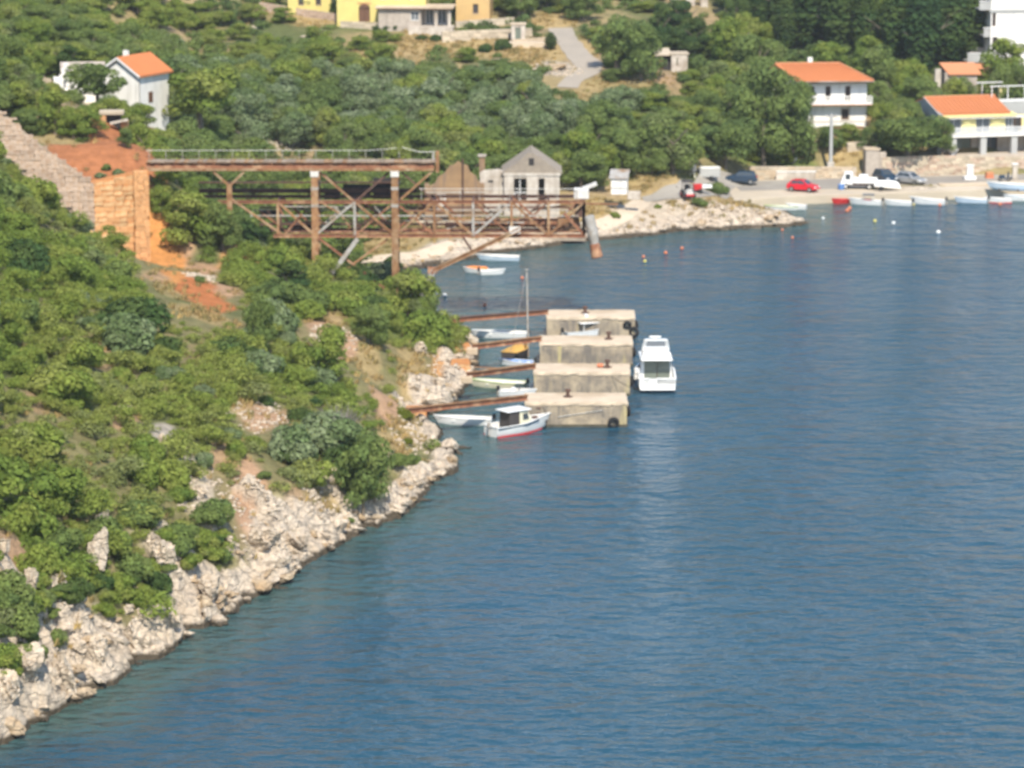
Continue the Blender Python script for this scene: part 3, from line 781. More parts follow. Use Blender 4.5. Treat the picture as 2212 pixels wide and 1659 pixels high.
# skirt ring
n0 = len(wv); border = np.concatenate([idx[0, :], idx[1:, -1], idx[-1, -2::-1], idx[-2:0:-1, 0]])
c0 = np.array([0, 260, 0]); far_v = []
for b in border:
    d = wv[b] - c0; d = d / max(1e-6, np.hypot(d[0], d[1])); far_v.append(c0 + d * 2300)
wv = np.concatenate([wv, np.array(far_v)])
k = len(border)
sk = np.array([(border[i], n0 + i, n0 + (i + 1) % k, border[(i + 1) % k]) for i in range(k)])
me = np_mesh('sea', wv, np.concatenate([wf, sk]), m_water, {'shallow': ('FLOAT', np.concatenate([shal.reshape(-1), np.zeros(k)]))})
sea = link_mesh('sea', me); sea.location.z = 0.0
tag(sea, 'rippled blue sea filling the bay', kind='structure')

# roads as draped ribbons
def ribbon(name, pts, mat, label, lift=0.07):
    P = [np.array(p[:2]) for p, w in pts]; W = [w for p, w in pts]
    Q = []; WW = []
    for i in range(len(P) - 1):
        p0 = P[max(i - 1, 0)]; p1 = P[i]; p2 = P[i + 1]; p3 = P[min(i + 2, len(P) - 1)]
        for t in np.linspace(0, 1, 12, endpoint=(i == len(P) - 2)):
            Q.append(0.5 * ((2 * p1) + (-p0 + p2) * t + (2 * p0 - 5 * p1 + 4 * p2 - p3) * t * t + (-p0 + 3 * p1 - 3 * p2 + p3) * t ** 3))
            WW.append(W[i] * (1 - t) + W[i + 1] * t)
    Q = np.array(Q); T = np.gradient(Q, axis=0); T /= np.linalg.norm(T, axis=1)[:, None]
    N = np.c_[-T[:, 1], T[:, 0]]
    m = 7; vs = []
    for j in range(m):
        o = (j / (m - 1) - 0.5)
        jit = (fbm(Q[:, 0] + j * 31, Q[:, 1], 3, 0.5) - 0.5) * 0.7 if j in (0, m - 1) else 0
        xy = Q + N * (np.array(WW) * o + jit)[:, None]
        vs.append(np.c_[xy, ground(xy[:, 0], xy[:, 1]) + lift])
    vs = np.stack(vs, 1); n = len(Q)
    idx = np.arange(n * m).reshape(n, m)
    fs = np.stack([idx[:-1, :-1], idx[:-1, 1:], idx[1:, 1:], idx[1:, :-1]], -1).reshape(-1, 4)
    return tag(link_mesh(name, np_mesh(name, vs.reshape(-1, 3), fs, mat, smooth=True)), label, kind='structure')
ribbon('village_road', ROAD_LINES['village_road'], m_road, 'pale village road climbing the far slope')
ribbon('coast_road', ROAD_LINES['coast_road'], m_asphalt, 'grey coast road leading away from the quay', 0.09)
ribbon('gravel_track', ROAD_LINES['gravel_track'], m_gravel, 'cream gravel track below the coast road', 0.06)
ribbon('shore_track', ROAD_LINES['shore_track'], m_gravel, 'pale track along the shore seen under the gantry', 0.06)

# quay slab
qf = [(1585, 436), (1640, 429), (1700, 424), (1800, 420), (1900, 418), (2000, 414), (2212, 406), (2600, 394)]
qb = [(2600, 362), (2212, 374), (2000, 379), (1800, 383), (1640, 389), (1570, 397)]
poly = [at_z(x, y, 1.05)[:2] for x, y in qf + qb]
m = MB(); m.prism(poly[::-1], -1.0, 1.05)
tag(m.build('quay', m_quay, bevel=0.05), 'cream concrete quay along the village waterfront', kind='structure')
rp = [at_z(x, y, 1.06)[:2] for x, y in [(1600, 412), (1680, 410), (1800, 408), (1930, 404), (2030, 397), (2120, 392), (2300, 385), (2300, 374), (2000, 381), (1800, 386), (1640, 391), (1585, 399)]]
m = MB(); m.prism(rp[::-1], 1.06, 1.075)
tag(m.build('parking_lane', m_asphalt), 'worn grey asphalt lane on the quay', kind='structure')
# ------------------------------------------------------------------ dry-stone and block walls: every stone its own part
EXC = []      # (x, y, r) places kept free of plants
STONES = []
def stone_meshes(mats):
    out = []
    for mt in mats:
        for k in range(4):
            bm = bmesh.new(); bmesh.ops.create_cube(bm, size=1.0)
            bmesh.ops.bevel(bm, geom=bm.edges[:], offset=0.06, segments=1, affect='EDGES')
            for v in bm.verts: v.co += Vector((random.uniform(-.05, .05), random.uniform(-.08, .08), random.uniform(-.05, .05)))
            me = bpy.data.meshes.new('stone'); bm.to_mesh(me); bm.free(); me.materials.append(mt); out.append(me)
    return out

def stone_wall(name, label, cat, p0, p1, zbot, ztop, mats, core_mat, course=0.42, slen=0.8, depth=0.35, thick=1.0, gap=0.008, jit=0.10, limit=300, group=None):
    """p0,p1 plan points (left to right as seen); zbot/ztop functions of s in 0..1 (metres)"""
    p0, p1 = Vector(p0[:2]), Vector(p1[:2]); L = (p1 - p0).length; ang = atan2((p1 - p0).y, (p1 - p0).x)
    e = empty(name, (p0.x, p0.y, 0), ang, label, cat, group)
    n = max(2, int(L / 0.8)); m = MB(); vs = []
    for i in range(n + 1):
        s = i / n; a, b = zbot(s) - 0.6, ztop(s) - 0.06
        vs += [(s * L, depth * 0.55, a), (s * L, depth * 0.55, b), (s * L, thick, b), (s * L, thick, a)]
    fs = []
    for i in range(n):
        q = i * 4
        for k in range(4): fs.append((q + k, q + (k + 1) % 4, q + 4 + (k + 1) % 4, q + 4 + k))
    fs += [(0, 3, 2, 1), (n * 4, n * 4 + 1, n * 4 + 2, n * 4 + 3)]
    m.add(vs, fs); m.build('wall_core', core_mat, e)
    ms = stone_meshes(mats); cells = []
    z0 = min(zbot(i / 20) for i in range(21)); z1 = max(ztop(i / 20) for i in range(21))
    z = z0
    while z < z1 - 0.05:
        ch = course * random.uniform(0.85, 1.15); x = -random.uniform(0, slen * 0.6)
        while x < L:
            w = slen * random.uniform(0.6, 1.45); a, b = max(x, 0), min(x + w, L)
            if b - a > 0.18:
                sm = ((a + b) / 2) / L; t = ztop(sm); bt = zbot(sm)
                top = min(z + ch, t)
                if top - z > 0.12 and z + ch > bt: cells.append((a, b, z, top))
            x += w
        z += ch
    cells.sort(key=lambda c: -(c[1] - c[0]) * (c[3] - c[2]))
    extra = MB()
    for i, (a, b, za, zb) in enumerate(cells):
        c = ((a + b) / 2, depth / 2 - random.uniform(0, jit), (za + zb) / 2); sz = (b - a - gap, depth, zb - za - gap)
        if i < limit:
            link_mesh('stone', random.choice(ms), e, c, (0, 0, random.uniform(-.04, .04)), sz)
        else: extra.box(c, sz)
    if extra.v: extra.build('stones', mats[0], e)['kind'] = 'stuff'
    return e

# ochre retaining wall of the loading platform, its pale corner pilaster and the sloping wing wall
PL_Y = 328.5
a = at_d(186, 440, PL_Y); b = at_d(291, 440, PL_Y + 0.6)
zt0 = at_d(195, 398, PL_Y).z; zt1 = at_d(300, 376, PL_Y).z
stone_wall('retaining_wall', 'ochre-stained stone retaining wall holding the red soil platform', 'wall', a, b,
           lambda s: 10.2 - 2.4 * s, lambda s: zt0 + (zt1 - zt0) * s, [m_stone_orange, m_stone_orange, m_stone_pale], m_core_orange, 0.5, 1.0, 0.4, 2.2)
a = at_d(290, 440, PL_Y - 0.5); b = at_d(323, 440, PL_Y - 0.3)
zp = at_d(300, 368, PL_Y).z
stone_wall('corner_pilaster', 'pale squared stone pilaster at the platform corner under the bridge end', 'pilaster', a, b,
           lambda s: 7.0, lambda s: zp, [m_stone_pale], m_core_orange, 0.48, 0.75, 0.4, 1.6)
a = at_d(-40, 300, 325.5); b = at_d(203, 400, PL_Y - 0.2)
w0 = at_d(-40, 206, 325.5).z; w1 = at_d(203, 400, PL_Y).z
def wing_top(s): return w0 + (w1 - w0) * s + 0.12 * sin(s * 9)
stone_wall('wing_wall', 'long grey-pink stone wing wall sloping down beside the red soil platform', 'wall', a, b,
           lambda s: wing_top(s) - 3.6 - 0.4 * s, wing_top, [m_stone_grey], m_wall_mortar, 0.48, 0.95, 0.4, 1.6, limit=300)
# rubble kiln mouth on the red mound behind the platform
kx = hit(245, 282, 330)
e = empty('kiln_ruin', (kx.x, kx.y, kx.z), 0.05, 'crumbling stone kiln mouth on the red mound behind the platform', 'ruin')
part('wall', m_stone_pale, e, lambda m: m.b(-1.6, -0.75, 0, 1.6, -0.6, 1.5), 0.12)
part('wall', m_stone_pale, e, lambda m: m.b(0.75, 1.5, 0.1, 1.7, -0.6, 0.9), 0.12)
part('lintel', m_stone_cream, e, lambda m: m.b(-1.5, 1.1, -0.05, 1.5, 1.5, 1.95), 0.08)
part('opening', m_void, e, lambda m: m.b(-0.75, 0.75, 0.9, 1.5, -0.6, 1.5))
part('fallen_slab', m_ruin_white, e, lambda m: m.beam((-0.3, -0.3, 0.7), (1.5, -0.1, 1.05), 0.7, 0.18))

# ------------------------------------------------------------------ rusted loading gantry
GN, GF = 336.0, 340.0
gb = at_d(853, 690, GN)
G = empty('loading_gantry', (0, 0, 0), 0, 'rusted steel loading gantry bridging from the stone platform out over the water', 'gantry')
def gp(px, py, Y=GN): return at_d(px, py, Y)
def gx_(px, Y=GN): return at_d(px, 440, Y).x
zg_top, zg_bot = gp(600, 351).z, gp(600, 369).z
zc_top, zc_bot = gp(900, 436).z, gp(900, 509).z
xl, xr = gx_(318), gx_(938)
def gpart(name, mat, p, q, w, h=None, kind='beam'):
    m = MB()
    (m.beam if kind == 'beam' else m.ibeam)(p, q, w, h or w)
    return m.build(name, mat, G)
DW = GN + 1.5
for Y in (GN, DW):
    gpart('girder', m_rust, (xl, Y, (zg_top + zg_bot) / 2), (xr, Y, (zg_top + zg_bot) / 2), 0.42, zg_top - zg_bot, 'i')
    m = MB(); m.beam((xl, Y - 0.225, zg_bot + 0.14), (xr, Y - 0.225, zg_bot + 0.14), 0.03, 0.24); m.build('lower_flange_plate', m_rust_light, G)
    x = xl + 0.8
    while x < xr:
        m = MB(); m.b(x, x + 0.07, Y - 0.21, Y - 0.03, zg_bot + 0.06, zg_top - 0.06); m.build('stiffener', m_rust, G); x += 1.9
x = xl
pl_me = [MB().box((0, 0, 0), (0.42, 2.1, 0.09)).mesh('plank', m) for m in (m_grey_wood, m_rust_light, m_grey_wood)]
while x < xr:
    link_mesh('plank', random.choice(pl_me), G, (x + 0.22, (GN + DW) / 2 + random.uniform(-.08, .08), zg_top + 0.055 + random.uniform(0, .03)), (0, 0, random.uniform(-.012, .012)))
    x += 0.455
# deck railing
zr = gp(600, 324.5).z; zm = gp(600, 338).z
post = MB().box((0, 0, 0), (0.05, 0.05, zr - zg_top)).mesh('railing_post', m_grey_steel)
for Y in (GN - 0.15,):
    x = xl + 0.3
    while x < gx_(872):
        link_mesh('railing_post', post, G, (x, Y, (zr + zg_top) / 2)); x += 1.62
    m = MB(); m.cyl((xl, Y, zr), (gx_(800), Y, zr), 0.028, n=6).cyl((gx_(800), Y, zr), (gx_(858), Y, gp(858, 319.5).z), 0.028, n=6); m.build('top_rail', m_white_steel, G)
    m = MB(); m.cyl((xl, Y, zm), (gx_(800), Y, zm), 0.03, n=6); m.build('mid_rail', m_rust_dark, G)
m = MB(); pts = [gp(868, 318), gp(885, 323), gp(905, 328), gp(925, 328.5), gp(948, 327)]
for p, q in zip(pts[:-1], pts[1:]): m.cyl(p, q, 0.035, n=6)
m.build('bent_rail', m_white_steel, G)
part('end_post', m_rust_light, G, lambda m: m.beam(gp(945, 372), gp(945, 326), 0.34))
part('end_post', m_grey_steel, G, lambda m: m.beam(gp(936, 352, GF), gp(936, 330, GF), 0.2))
for k in range(7):
    u = k / 6
    part('loose_board', m_grey_wood, G, lambda m: m.beam(gp(820 + 15 * k, 344 + 0.6 * k, GN + 0.6 + 0.4 * k), gp(905 + 5 * k, 351.5, GN + 0.7 + 0.35 * k), 0.26, 0.05))
# columns with white painted caps
for px, yb, Y in ((680, 574, GN), (680, 574, GF), (853, 700, GN), (853, 698, GF)):
    p = gp(px, 371, Y if Y == GN else GN); x = gx_(px)
    zb = gp(px, yb, GN).z
    m = MB(); m.ibeam((x, Y, zb - 0.8), (x, Y, zg_bot), 0.64, 0.6, 0.09); c = m.build('column', m_rust_light, G)
    m = MB(); m.box((x, Y - 0.02, zg_bot - 0.3), (0.82, 0.7, 0.56)); m.build('cap', m_white_steel, c, 0.04)
    for zz in (zc_top - 0.35, zg_bot - 1.7):
        m = MB(); m.box((x, Y, zz), (0.72, 0.66, 0.3)); m.build('splice_plate', m_grey_steel, c)
# Y-shaped post under the deck
m = MB(); x = gx_(496); m.ibeam((x, GN, gp(496, 470).z), (x, GN, gp(496, 398).z), 0.5, 0.5, 0.07); yp = m.build('column', m_rust_light, G)
for px in (461, 527):
    m = MB(); m.beam(gp(496, 402), gp(px, 371), 0.22); m.build('arm', m_rust_light, yp)
# trusses: near and far planes
px_nodes = [600, 680, 766, 853, 938, 1022, 1105, 1185, 1262]
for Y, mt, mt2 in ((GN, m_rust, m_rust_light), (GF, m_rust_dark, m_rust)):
    x0 = gx_(470 if Y == GN else 428); x1 = gx_(1264)
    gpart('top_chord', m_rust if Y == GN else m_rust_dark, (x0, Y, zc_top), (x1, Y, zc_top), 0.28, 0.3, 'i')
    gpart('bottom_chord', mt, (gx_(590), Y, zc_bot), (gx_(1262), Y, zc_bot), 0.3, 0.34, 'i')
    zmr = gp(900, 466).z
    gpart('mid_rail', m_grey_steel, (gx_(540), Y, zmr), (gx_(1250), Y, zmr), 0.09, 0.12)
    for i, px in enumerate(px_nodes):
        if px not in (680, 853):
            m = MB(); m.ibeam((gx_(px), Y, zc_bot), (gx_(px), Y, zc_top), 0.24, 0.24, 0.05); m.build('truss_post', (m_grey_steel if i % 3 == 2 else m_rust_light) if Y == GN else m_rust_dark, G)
        if i < len(px_nodes) - 1:
            a, b = (zc_top, zc_bot) if i % 2 == 0 else (zc_bot, zc_top)
            gpart('truss_diagonal', (m_grey_steel if i in (1, 5) else mt2), (gx_(px), Y, a), (gx_(px_nodes[i + 1]), Y, b), 0.18, 0.22)
            if i in (2, 3, 5, 6):
                gpart('truss_diagonal', m_rust if Y == GN else m_rust_dark, (gx_(px), Y + 0.12, b), (gx_(px_nodes[i + 1]), Y + 0.12, a), 0.13, 0.15)
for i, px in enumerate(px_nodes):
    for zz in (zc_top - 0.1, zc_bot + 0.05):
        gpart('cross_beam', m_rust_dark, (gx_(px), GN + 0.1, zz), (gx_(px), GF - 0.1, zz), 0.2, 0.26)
# walkway boards inside the lower truss
m0 = MB().box((0, 0, 0), (1.3, 1.3, 0.06)).mesh('walkway_panel', m_rust)
x = gx_(620)
while x < gx_(1250):
    link_mesh('walkway_panel', m0, G, (x + 0.65, GN + 1.0, zc_bot + 0.26)); x += 1.34
# conveyor trough with rollers
zv = gp(1100, 488, 338).z
m = MB(); m.beam((gx_(960), 338.3, zv), (gx_(1255), 338.3, zv), 0.1, 0.35); m.beam((gx_(960), 339.3, zv), (gx_(1255), 339.3, zv), 0.1, 0.35)
cv = m.build('conveyor_frame', m_rust, G)
m = MB(); m.beam((gx_(960), 338.8, zv + 0.12), (gx_(1255), 338.8, zv + 0.12), 0.9, 0.06); m.build('belt', m_rust_dark, cv)
x = gx_(965)
rl = MB().cyl((0, -0.45, 0), (0, 0.45, 0), 0.09, n=8).mesh('roller', m_rust_dark)
while x < gx_(1250):
    link_mesh('roller', rl, cv, (x, 338.8, zv)); x += 1.1
part('trough_plate', m_rust, G, lambda m: m.beam(gp(1020, 478, 338), gp(1250, 478, 338), 0.9, 0.5))
part('drive_housing', m_rust_light, G, lambda m: m.b(gx_(1205), gx_(1252), 337.2, 338.6, gp(1220, 505).z, gp(1220, 476).z), 0.08)
# handrail of the lower truss
zh = gp(1000, 408).z
m = MB(); m.cyl((gx_(905), GN, zh), (gx_(1245), GN, zh), 0.03, n=6); m.build('handrail', m_white_steel, G)
for px in range(910, 1250, 42):
    part('handrail_post', m_grey_steel, G, lambda m: m.beam((gx_(px), GN, zc_top), (gx_(px), GN, zh), 0.05))
# bracing under the deck and under the truss
for (a, b), mt, w, Y in ((((691, 372), (847, 506)), m_rust_light, .2, GN + .25), (((838, 374), (694, 500)), m_rust_dark, .2, GN + .4), (((936, 368), (866, 430)), m_rust_light, .2, GN),
                         (((868, 372), (936, 432)), m_rust_dark, .16, GN + .3), (((688, 514), (830, 622)), m_rust, .2, GN), (((838, 516), (730, 594)), m_rust_light, .2, GN + .25),
                         (((772, 516), (716, 592)), m_grey_steel, .42, GN - .3), (((500, 430), (612, 508)), m_rust_light, .2, GN), (((700, 376), (836, 500)), m_rust_dark, .18, GF),
                         (((560, 455), (620, 500)), m_rust, .16, GF), (((653, 462), (615, 506)), m_rust, .18, GN)):
    part('brace', mt, G, lambda m: m.beam(gp(*a, Y), gp(*b, Y), w))
part('strut', m_rust_light, G, lambda m: m.ibeam(gp(1124, 494, GN - .4), gp(935, 585, GN - .4), 0.4, 0.4, 0.08))
part('strut', m_grey_steel, G, lambda m: m.ibeam(gp(937, 583, GN - .4), gp(896, 675, GN - .4), 0.46, 0.46, 0.08))
part('strut', m_rust_light, G, lambda m: m.ibeam(gp(1124, 494, GF), gp(935, 585, GF), 0.3, 0.3, 0.07))
part('gusset', m_white_steel, G, lambda m: m.box(gp(1112, 497, GN - .45), (1.1, 0.1, 0.7)))
part('gusset', m_rust, G, lambda m: m.box(gp(934, 584, GN - .45), (0.9, 0.1, 0.7)))
part('knee_brace', m_rust_dark, G, lambda m: m.beam(gp(1000, 512), gp(1019, 541), 0.2))
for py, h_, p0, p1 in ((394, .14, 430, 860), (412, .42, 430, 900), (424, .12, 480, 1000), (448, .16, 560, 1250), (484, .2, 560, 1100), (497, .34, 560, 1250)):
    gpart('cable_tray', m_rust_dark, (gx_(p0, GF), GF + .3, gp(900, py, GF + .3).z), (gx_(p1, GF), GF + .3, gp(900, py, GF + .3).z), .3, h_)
for p0, p1, y0, y1 in ((740, 800, 398, 428), (806, 846, 384, 430), (700, 735, 414, 430), (620, 672, 478, 500), (560, 610, 452, 470)):
    part('shade_panel', m_void, G, lambda m: m.b(gx_(p0, GF), gx_(p1, GF), GF + .62, GF + .68, gp(800, y1, GF + .6).z, gp(800, y0, GF + .6).z))  # near-black sheets added to stand for the shadow behind the deck
rt = random.Random(3)
for k in range(34):        # the tangle of tie rods, pipes and bent angle irons left in the lower frame
    xa_ = rt.uniform(600, 1240); xb_ = xa_ + rt.uniform(-45, 95); Yk = rt.uniform(GN + .3, GF - .2); ya_, yb_ = rt.uniform(438, 505), rt.uniform(438, 505)
    if k % 3 == 0: yb_ = ya_ + rt.uniform(-2, 2); xb_ = xa_ + rt.uniform(90, 260)
    part('tie_rod', rt.choice([m_rust, m_rust_light, m_grey_steel, m_rust_dark]), G, lambda m: m.beam(gp(xa_, ya_, Yk), gp(min(xb_, 1256), yb_, Yk), rt.uniform(.07, .16)))
# head end: white drive box, tilted cover, loading spout
part('drive_box', m_white_steel, G, lambda m: m.b(gx_(1240), gx_(1272), GN + .2, GN + 1.8, gp(1250, 431).z, gp(1250, 410).z), 0.05)
part('pulley_cover', m_white_steel, G, lambda m: m.beam(gp(1258, 408, GN + .8), gp(1289, 396, GN + .8), 0.9, 0.3))
part('head_frame', m_rust_dark, G, lambda m: m.b(gx_(1242), gx_(1258), GN + .3, GN + 1.5, gp(1250, 470).z, gp(1250, 436).z))
part('boom', m_rust_light, G, lambda m: m.beam(gp(1262, 440), gp(1335, 441), 0.14, 0.2))
for k, (a, b) in enumerate((((1262, 436), (1262, 512)), ((1262, 470), (1282, 512)), ((1220, 462), (1262, 508)))):
    part('head_brace', m_rust, G, lambda m: m.beam(gp(*a), gp(*b), 0.24))
m = MB(); m.cyl(gp(1272, 466), gp(1281, 508), 0.5, 0.54, 16); m.cyl(gp(1281, 508), gp(1285, 530), 0.54, 0.42, 16, False)
sp = m.build('spout', m_grey_steel, G)
m = MB(); m.cyl(gp(1284, 526), gp(1290, 556), 0.5, 0.58, 16); m.build('spout_mouth', m_rust, sp)
m = MB(); m.torus(gp(1290, 555), (gp(1290, 556) - gp(1284, 526)), 0.56, 0.05); m.build('rim', m_rust_dark, sp)
EXC += [(gx_(853), GN, 1.0), (gx_(680), GN, 1.0)]
# ------------------------------------------------------------------ building kit (local x right along the front, y into the house, z up)
def wall_panel(mb, x0, x1, z0, z1, y0, t, openings=()):
    """front wall from x0 to x1 with rectangular openings (a,b,c,d); cells butt end to end"""
    xs = sorted({x0, x1, *[o[0] for o in openings], *[o[1] for o in openings]})
    zs = sorted({z0, z1, *[o[2] for o in openings], *[o[3] for o in openings]})
    for xa, xb in zip(xs[:-1], xs[1:]):
        for za, zb in zip(zs[:-1], zs[1:]):
            cx, cz = (xa + xb) / 2, (za + zb) / 2
            if not any(o[0] < cx < o[1] and o[2] < cz < o[3] for o in openings):
                mb.b(xa, xb, y0, y0 + t, za, zb)

def wall_panel_y(mb, y0, y1, z0, z1, x0, t, openings=()):
    m2 = MB(); wall_panel(m2, y0, y1, z0, z1, 0, t, openings)
    mb.add([(x0 + v[1], v[0], v[2]) for v in m2.v], [tuple(f) for f in m2.f])

def window(parent, x0, x1, z0, z1, y, frame=m_brown_frame, pane=m_glass, mull=1, fw=0.09, name='window', recess=0.14, sill=True):
    m = MB()
    m.b(x0 - .0, x0 + fw, y + recess, y + recess + .07, z0, z1); m.b(x1 - fw, x1, y + recess, y + recess + .07, z0, z1)
    m.b(x0 + fw, x1 - fw, y + recess, y + recess + .07, z1 - fw, z1); m.b(x0 + fw, x1 - fw, y + recess, y + recess + .07, z0, z0 + fw)
    for k in range(mull):
        xm = x0 + (x1 - x0) * (k + 1) / (mull + 1); m.b(xm - fw * .4, xm + fw * .4, y + recess + .003, y + recess + .067, z0 + fw, z1 - fw)
    w = m.build(name, frame, parent)
    part('pane', pane, w, lambda m: m.b(x0 + fw, x1 - fw, y + recess + .045, y + recess + .06, z0 + fw, z1 - fw))
    if sill: part('sill', m_terrace, w, lambda m: m.b(x0 - .08, x1 + .08, y - .07, y + recess, z0 - .07, z0 - .003))
    return w

def house_root(name, label, px, py, d=None, rz=0.0, cat='house'):
    p = at_d(px, py, d)
    e = empty(name, p, rz, label, cat)
    return e

def roof_slab(m, pts, t=0.18):
    """pts: planar polygon of a roof plane; thickened downward"""
    n = len(pts)
    vs = [Vector(p) for p in pts] + [Vector(p) - Vector((0, 0, t)) for p in pts]
    m.add(vs, [tuple(range(n)), tuple(range(2 * n - 1, n - 1, -1))] + [(i, n + i, n + (i + 1) % n, (i + 1) % n) for i in range(n)])

def tile_rows(parent, a, b, c, d, mat, pitch=0.55):
    """ribs of cover tiles running down a roof plane: a-b is the ridge, d-c the eave"""
    a, b, c, d = Vector(a), Vector(b), Vector(c), Vector(d)
    n = max(2, int((c - d).length / pitch)); nrm = (b - a).cross(d - a).normalized()
    if nrm.z < 0: nrm = -nrm
    m = MB()
    for k in range(n):
        t = (k + .5) / n; p = a.lerp(b, t) + nrm * 0.03; q = d.lerp(c, t) + nrm * 0.03
        m.cyl(p, q, 0.09, 0.11, 5, False)
    o = m.build('roof_tiles', mat, parent); o['kind'] = 'stuff'
    return o

# ---- white gabled house on the left, behind the platform
E = house_root('white_gable_house', 'white gabled house with orange roof above the red soil platform', 258, 248, 389, radians(-26))
# rz turns the gable front to face left of the camera
def f(m):
    m.b(-2.6, 2.6, 0.0, 6.4, -2.5, 4.6)
    m.yprism([(-2.6, 4.6), (2.6, 4.6), (0, 6.3)], 0.0, 6.4)
part('wall', m_white, E, f)
rf = part('roof', m_roof, E, lambda m: [roof_slab(m, [(-3.0, -.35, 4.5), (-3.0, 6.8, 4.5), (0, 6.8, 6.5), (0, -.35, 6.5)]), roof_slab(m, [(0, -.36, 6.5), (0, 6.81, 6.5), (3.0, 6.8, 4.5), (3.0, -.35, 4.5)])])
tile_rows(rf, (0, -.3, 6.5), (0, 6.7, 6.5), (3.0, 6.7, 4.5), (3.0, -.3, 4.5), m_roof)
part('chimney', m_white, rf, lambda m: m.b(-.9, -.4, 2.4, 2.9, 5.4, 7.0))
for s in (-1,):
    part('bargeboard', m_white_frame, E, lambda m: [m.beam((-3.0, -.38, 4.38), (0, -.38, 6.38), .06, .22), m.beam((0, -.38, 6.38), (3.0, -.38, 4.38), .06, .22)])
part('downpipe', m_grey_steel, E, lambda m: m.cyl((2.66, .06, -2.4), (2.66, .06, 4.4), .07, n=8))
m = MB(); m.b(0, .9, 0, .03, 1.3, 2.5); o = m.build('window', m_brown_frame, E); o.location = (2.66, 2.0, 0); o.rotation_euler = (0, 0, pi / 2)
EXC.append((E.location.x + 1, E.location.y + 3, 5.5))
# ---- small white house with stepped wall at far left
E = house_root('white_cottage', 'small white cottage half hidden by a tree at the far left', 144, 217, 393, radians(8))
part('wall', m_white, E, lambda m: [m.b(-1.4, -.35, 0, 4.5, -1.5, 2.3), m.b(-.35, 4.2, 0.02, 4.5, -1.5, 1.0), m.b(-.33, 4.2, 1.2, 4.5, 1.0, 3.2)])
part('wall_coping', m_white, E, lambda m: [m.b(-.75, .05, .3, .9, 2.3, 2.9), m.b(-.5, .15, .3, .9, 2.9, 3.6), m.b(-.25, .3, .3, .9, 3.6, 4.2)])
part('roof', m_ruin_stone, E, lambda m: [roof_slab(m, [(-.6, 1.0, 3.2), (4.5, 1.0, 3.2), (4.5, 3.0, 4.1), (-.6, 3.0, 4.1)]), roof_slab(m, [(-.6, 3.0, 4.1), (4.5, 3.0, 4.1), (4.5, 4.9, 3.2), (-.6, 4.9, 3.2)])])
part('terrace_wall', m_stone_cream, E, lambda m: m.b(-2.6, 4.4, -1.1, -.1, -2.2, -.25))
EXC.append((E.location.x + 1, E.location.y + 2, 4.5))
# ---- white rubble beside it is part of the slope, built with the rocks

# ---- yellow house, stone annex and orange house along the top
E = house_root('yellow_house', 'tall bright yellow house with arched brown door at the top of the slope', 728, 47, 494, radians(-3))
W = 12.6
ops = [(3.1, 4.7, 0, 2.0), (6.2, 7.1, 3.2, 4.6), (8.2, 9.1, 3.2, 4.6), (10.2, 11.1, 3.2, 4.6), (1.2, 2.1, 3.3, 4.7), (4.0, 4.9, 3.3, 4.7)]
part('wall', m_yellow, E, lambda m: [wall_panel(m, 0, W, -2, 7.0, 0, .35, ops), m.b(0, .35, .35, 8, -2, 7), m.b(W - .35, W, .35, 8, -2, 7), m.b(.35, W - .35, 7.65, 8, -2, 7)])
m = MB(); pts = [(3.1, 2.0)] + [(3.9 + .8 * cos(pi - pi * k / 8), 2.0 + .55 * sin(pi * k / 8)) for k in range(1, 8)] + [(4.7, 2.0)]
m.yprism(pts, -.03, .12); d = m.build('door_arch', m_brown_frame, E)
part('door', m_brown_frame, E, lambda m: [m.b(3.12, 3.9, .1, .18, 0, 2.0), m.b(3.93, 4.68, .13, .2, 0, 2.0)])
part('door_surround', m_roof_pink, E, lambda m: [m.b(2.95, 4.85, -.05, -.035, 2.56, 2.72)])
for o in ops[1:]: window(E, *o, 0, m_white_frame, m_glass_grey)
part('roof', m_roof, E, lambda m: [roof_slab(m, [(-.4, -.4, 6.9), (W + .4, -.4, 6.9), (W + .4, 4, 9), (-.4, 4, 9)]), roof_slab(m, [(-.4, 4, 9), (W + .4, 4, 9), (W + .4, 8.4, 6.9), (-.4, 8.4, 6.9)])])
part('floor', m_void, E, lambda m: m.b(.36, W - .36, .36, 7.64, -.1, -.02))
EXC.append((E.location.x + 6, E.location.y + 4, 8))
E = house_root('low_yellow_house', 'low yellow house behind trees at the top left of the slope', 622, 24, 500, radians(-3))
part('wall', m_yellow, E, lambda m: [wall_panel(m, 0, 6.2, -2, 3.4, 0, .3, [(1.5, 2.3, .9, 2.1), (4.0, 4.8, .9, 2.1)]), m.b(0, .3, .3, 5, -2, 3.4), m.b(5.9, 6.2, .3, 5, -2, 3.4)])
window(E, 1.5, 2.3, .9, 2.1, 0); window(E, 4.0, 4.8, .9, 2.1, 0)
part('roof', m_roof, E, lambda m: roof_slab(m, [(-.3, -.4, 3.4), (6.5, -.4, 3.4), (6.5, 5.2, 4.8), (-.3, 5.2, 4.8)]))
EXC.append((E.location.x + 3, E.location.y + 2, 5))
E = house_root('stone_annex', 'low stone annex with flat roof and porch beside the yellow house', 818, 56, 491, radians(-3))
ops = [(4.5, 5.7, .75, 2.1)]
part('wall', m_ruin_stone, E, lambda m: [wall_panel(m, 0, 6.0, -1.5, 2.5, 0, .35, ops), wall_panel(m, 6.0, 9.9, -1.5, 2.5, 2.2, .35, [(6.5, 7.6, .1, 2.2), (8.2, 9.4, .1, 2.2)]), m.b(0, .35, .35, 5, -1.5, 2.5), m.b(5.65, 6.0, .35, 2.2, -1.5, 2.5)])
window(E, *ops[0], 0, m_white_frame, m_glass_grey)
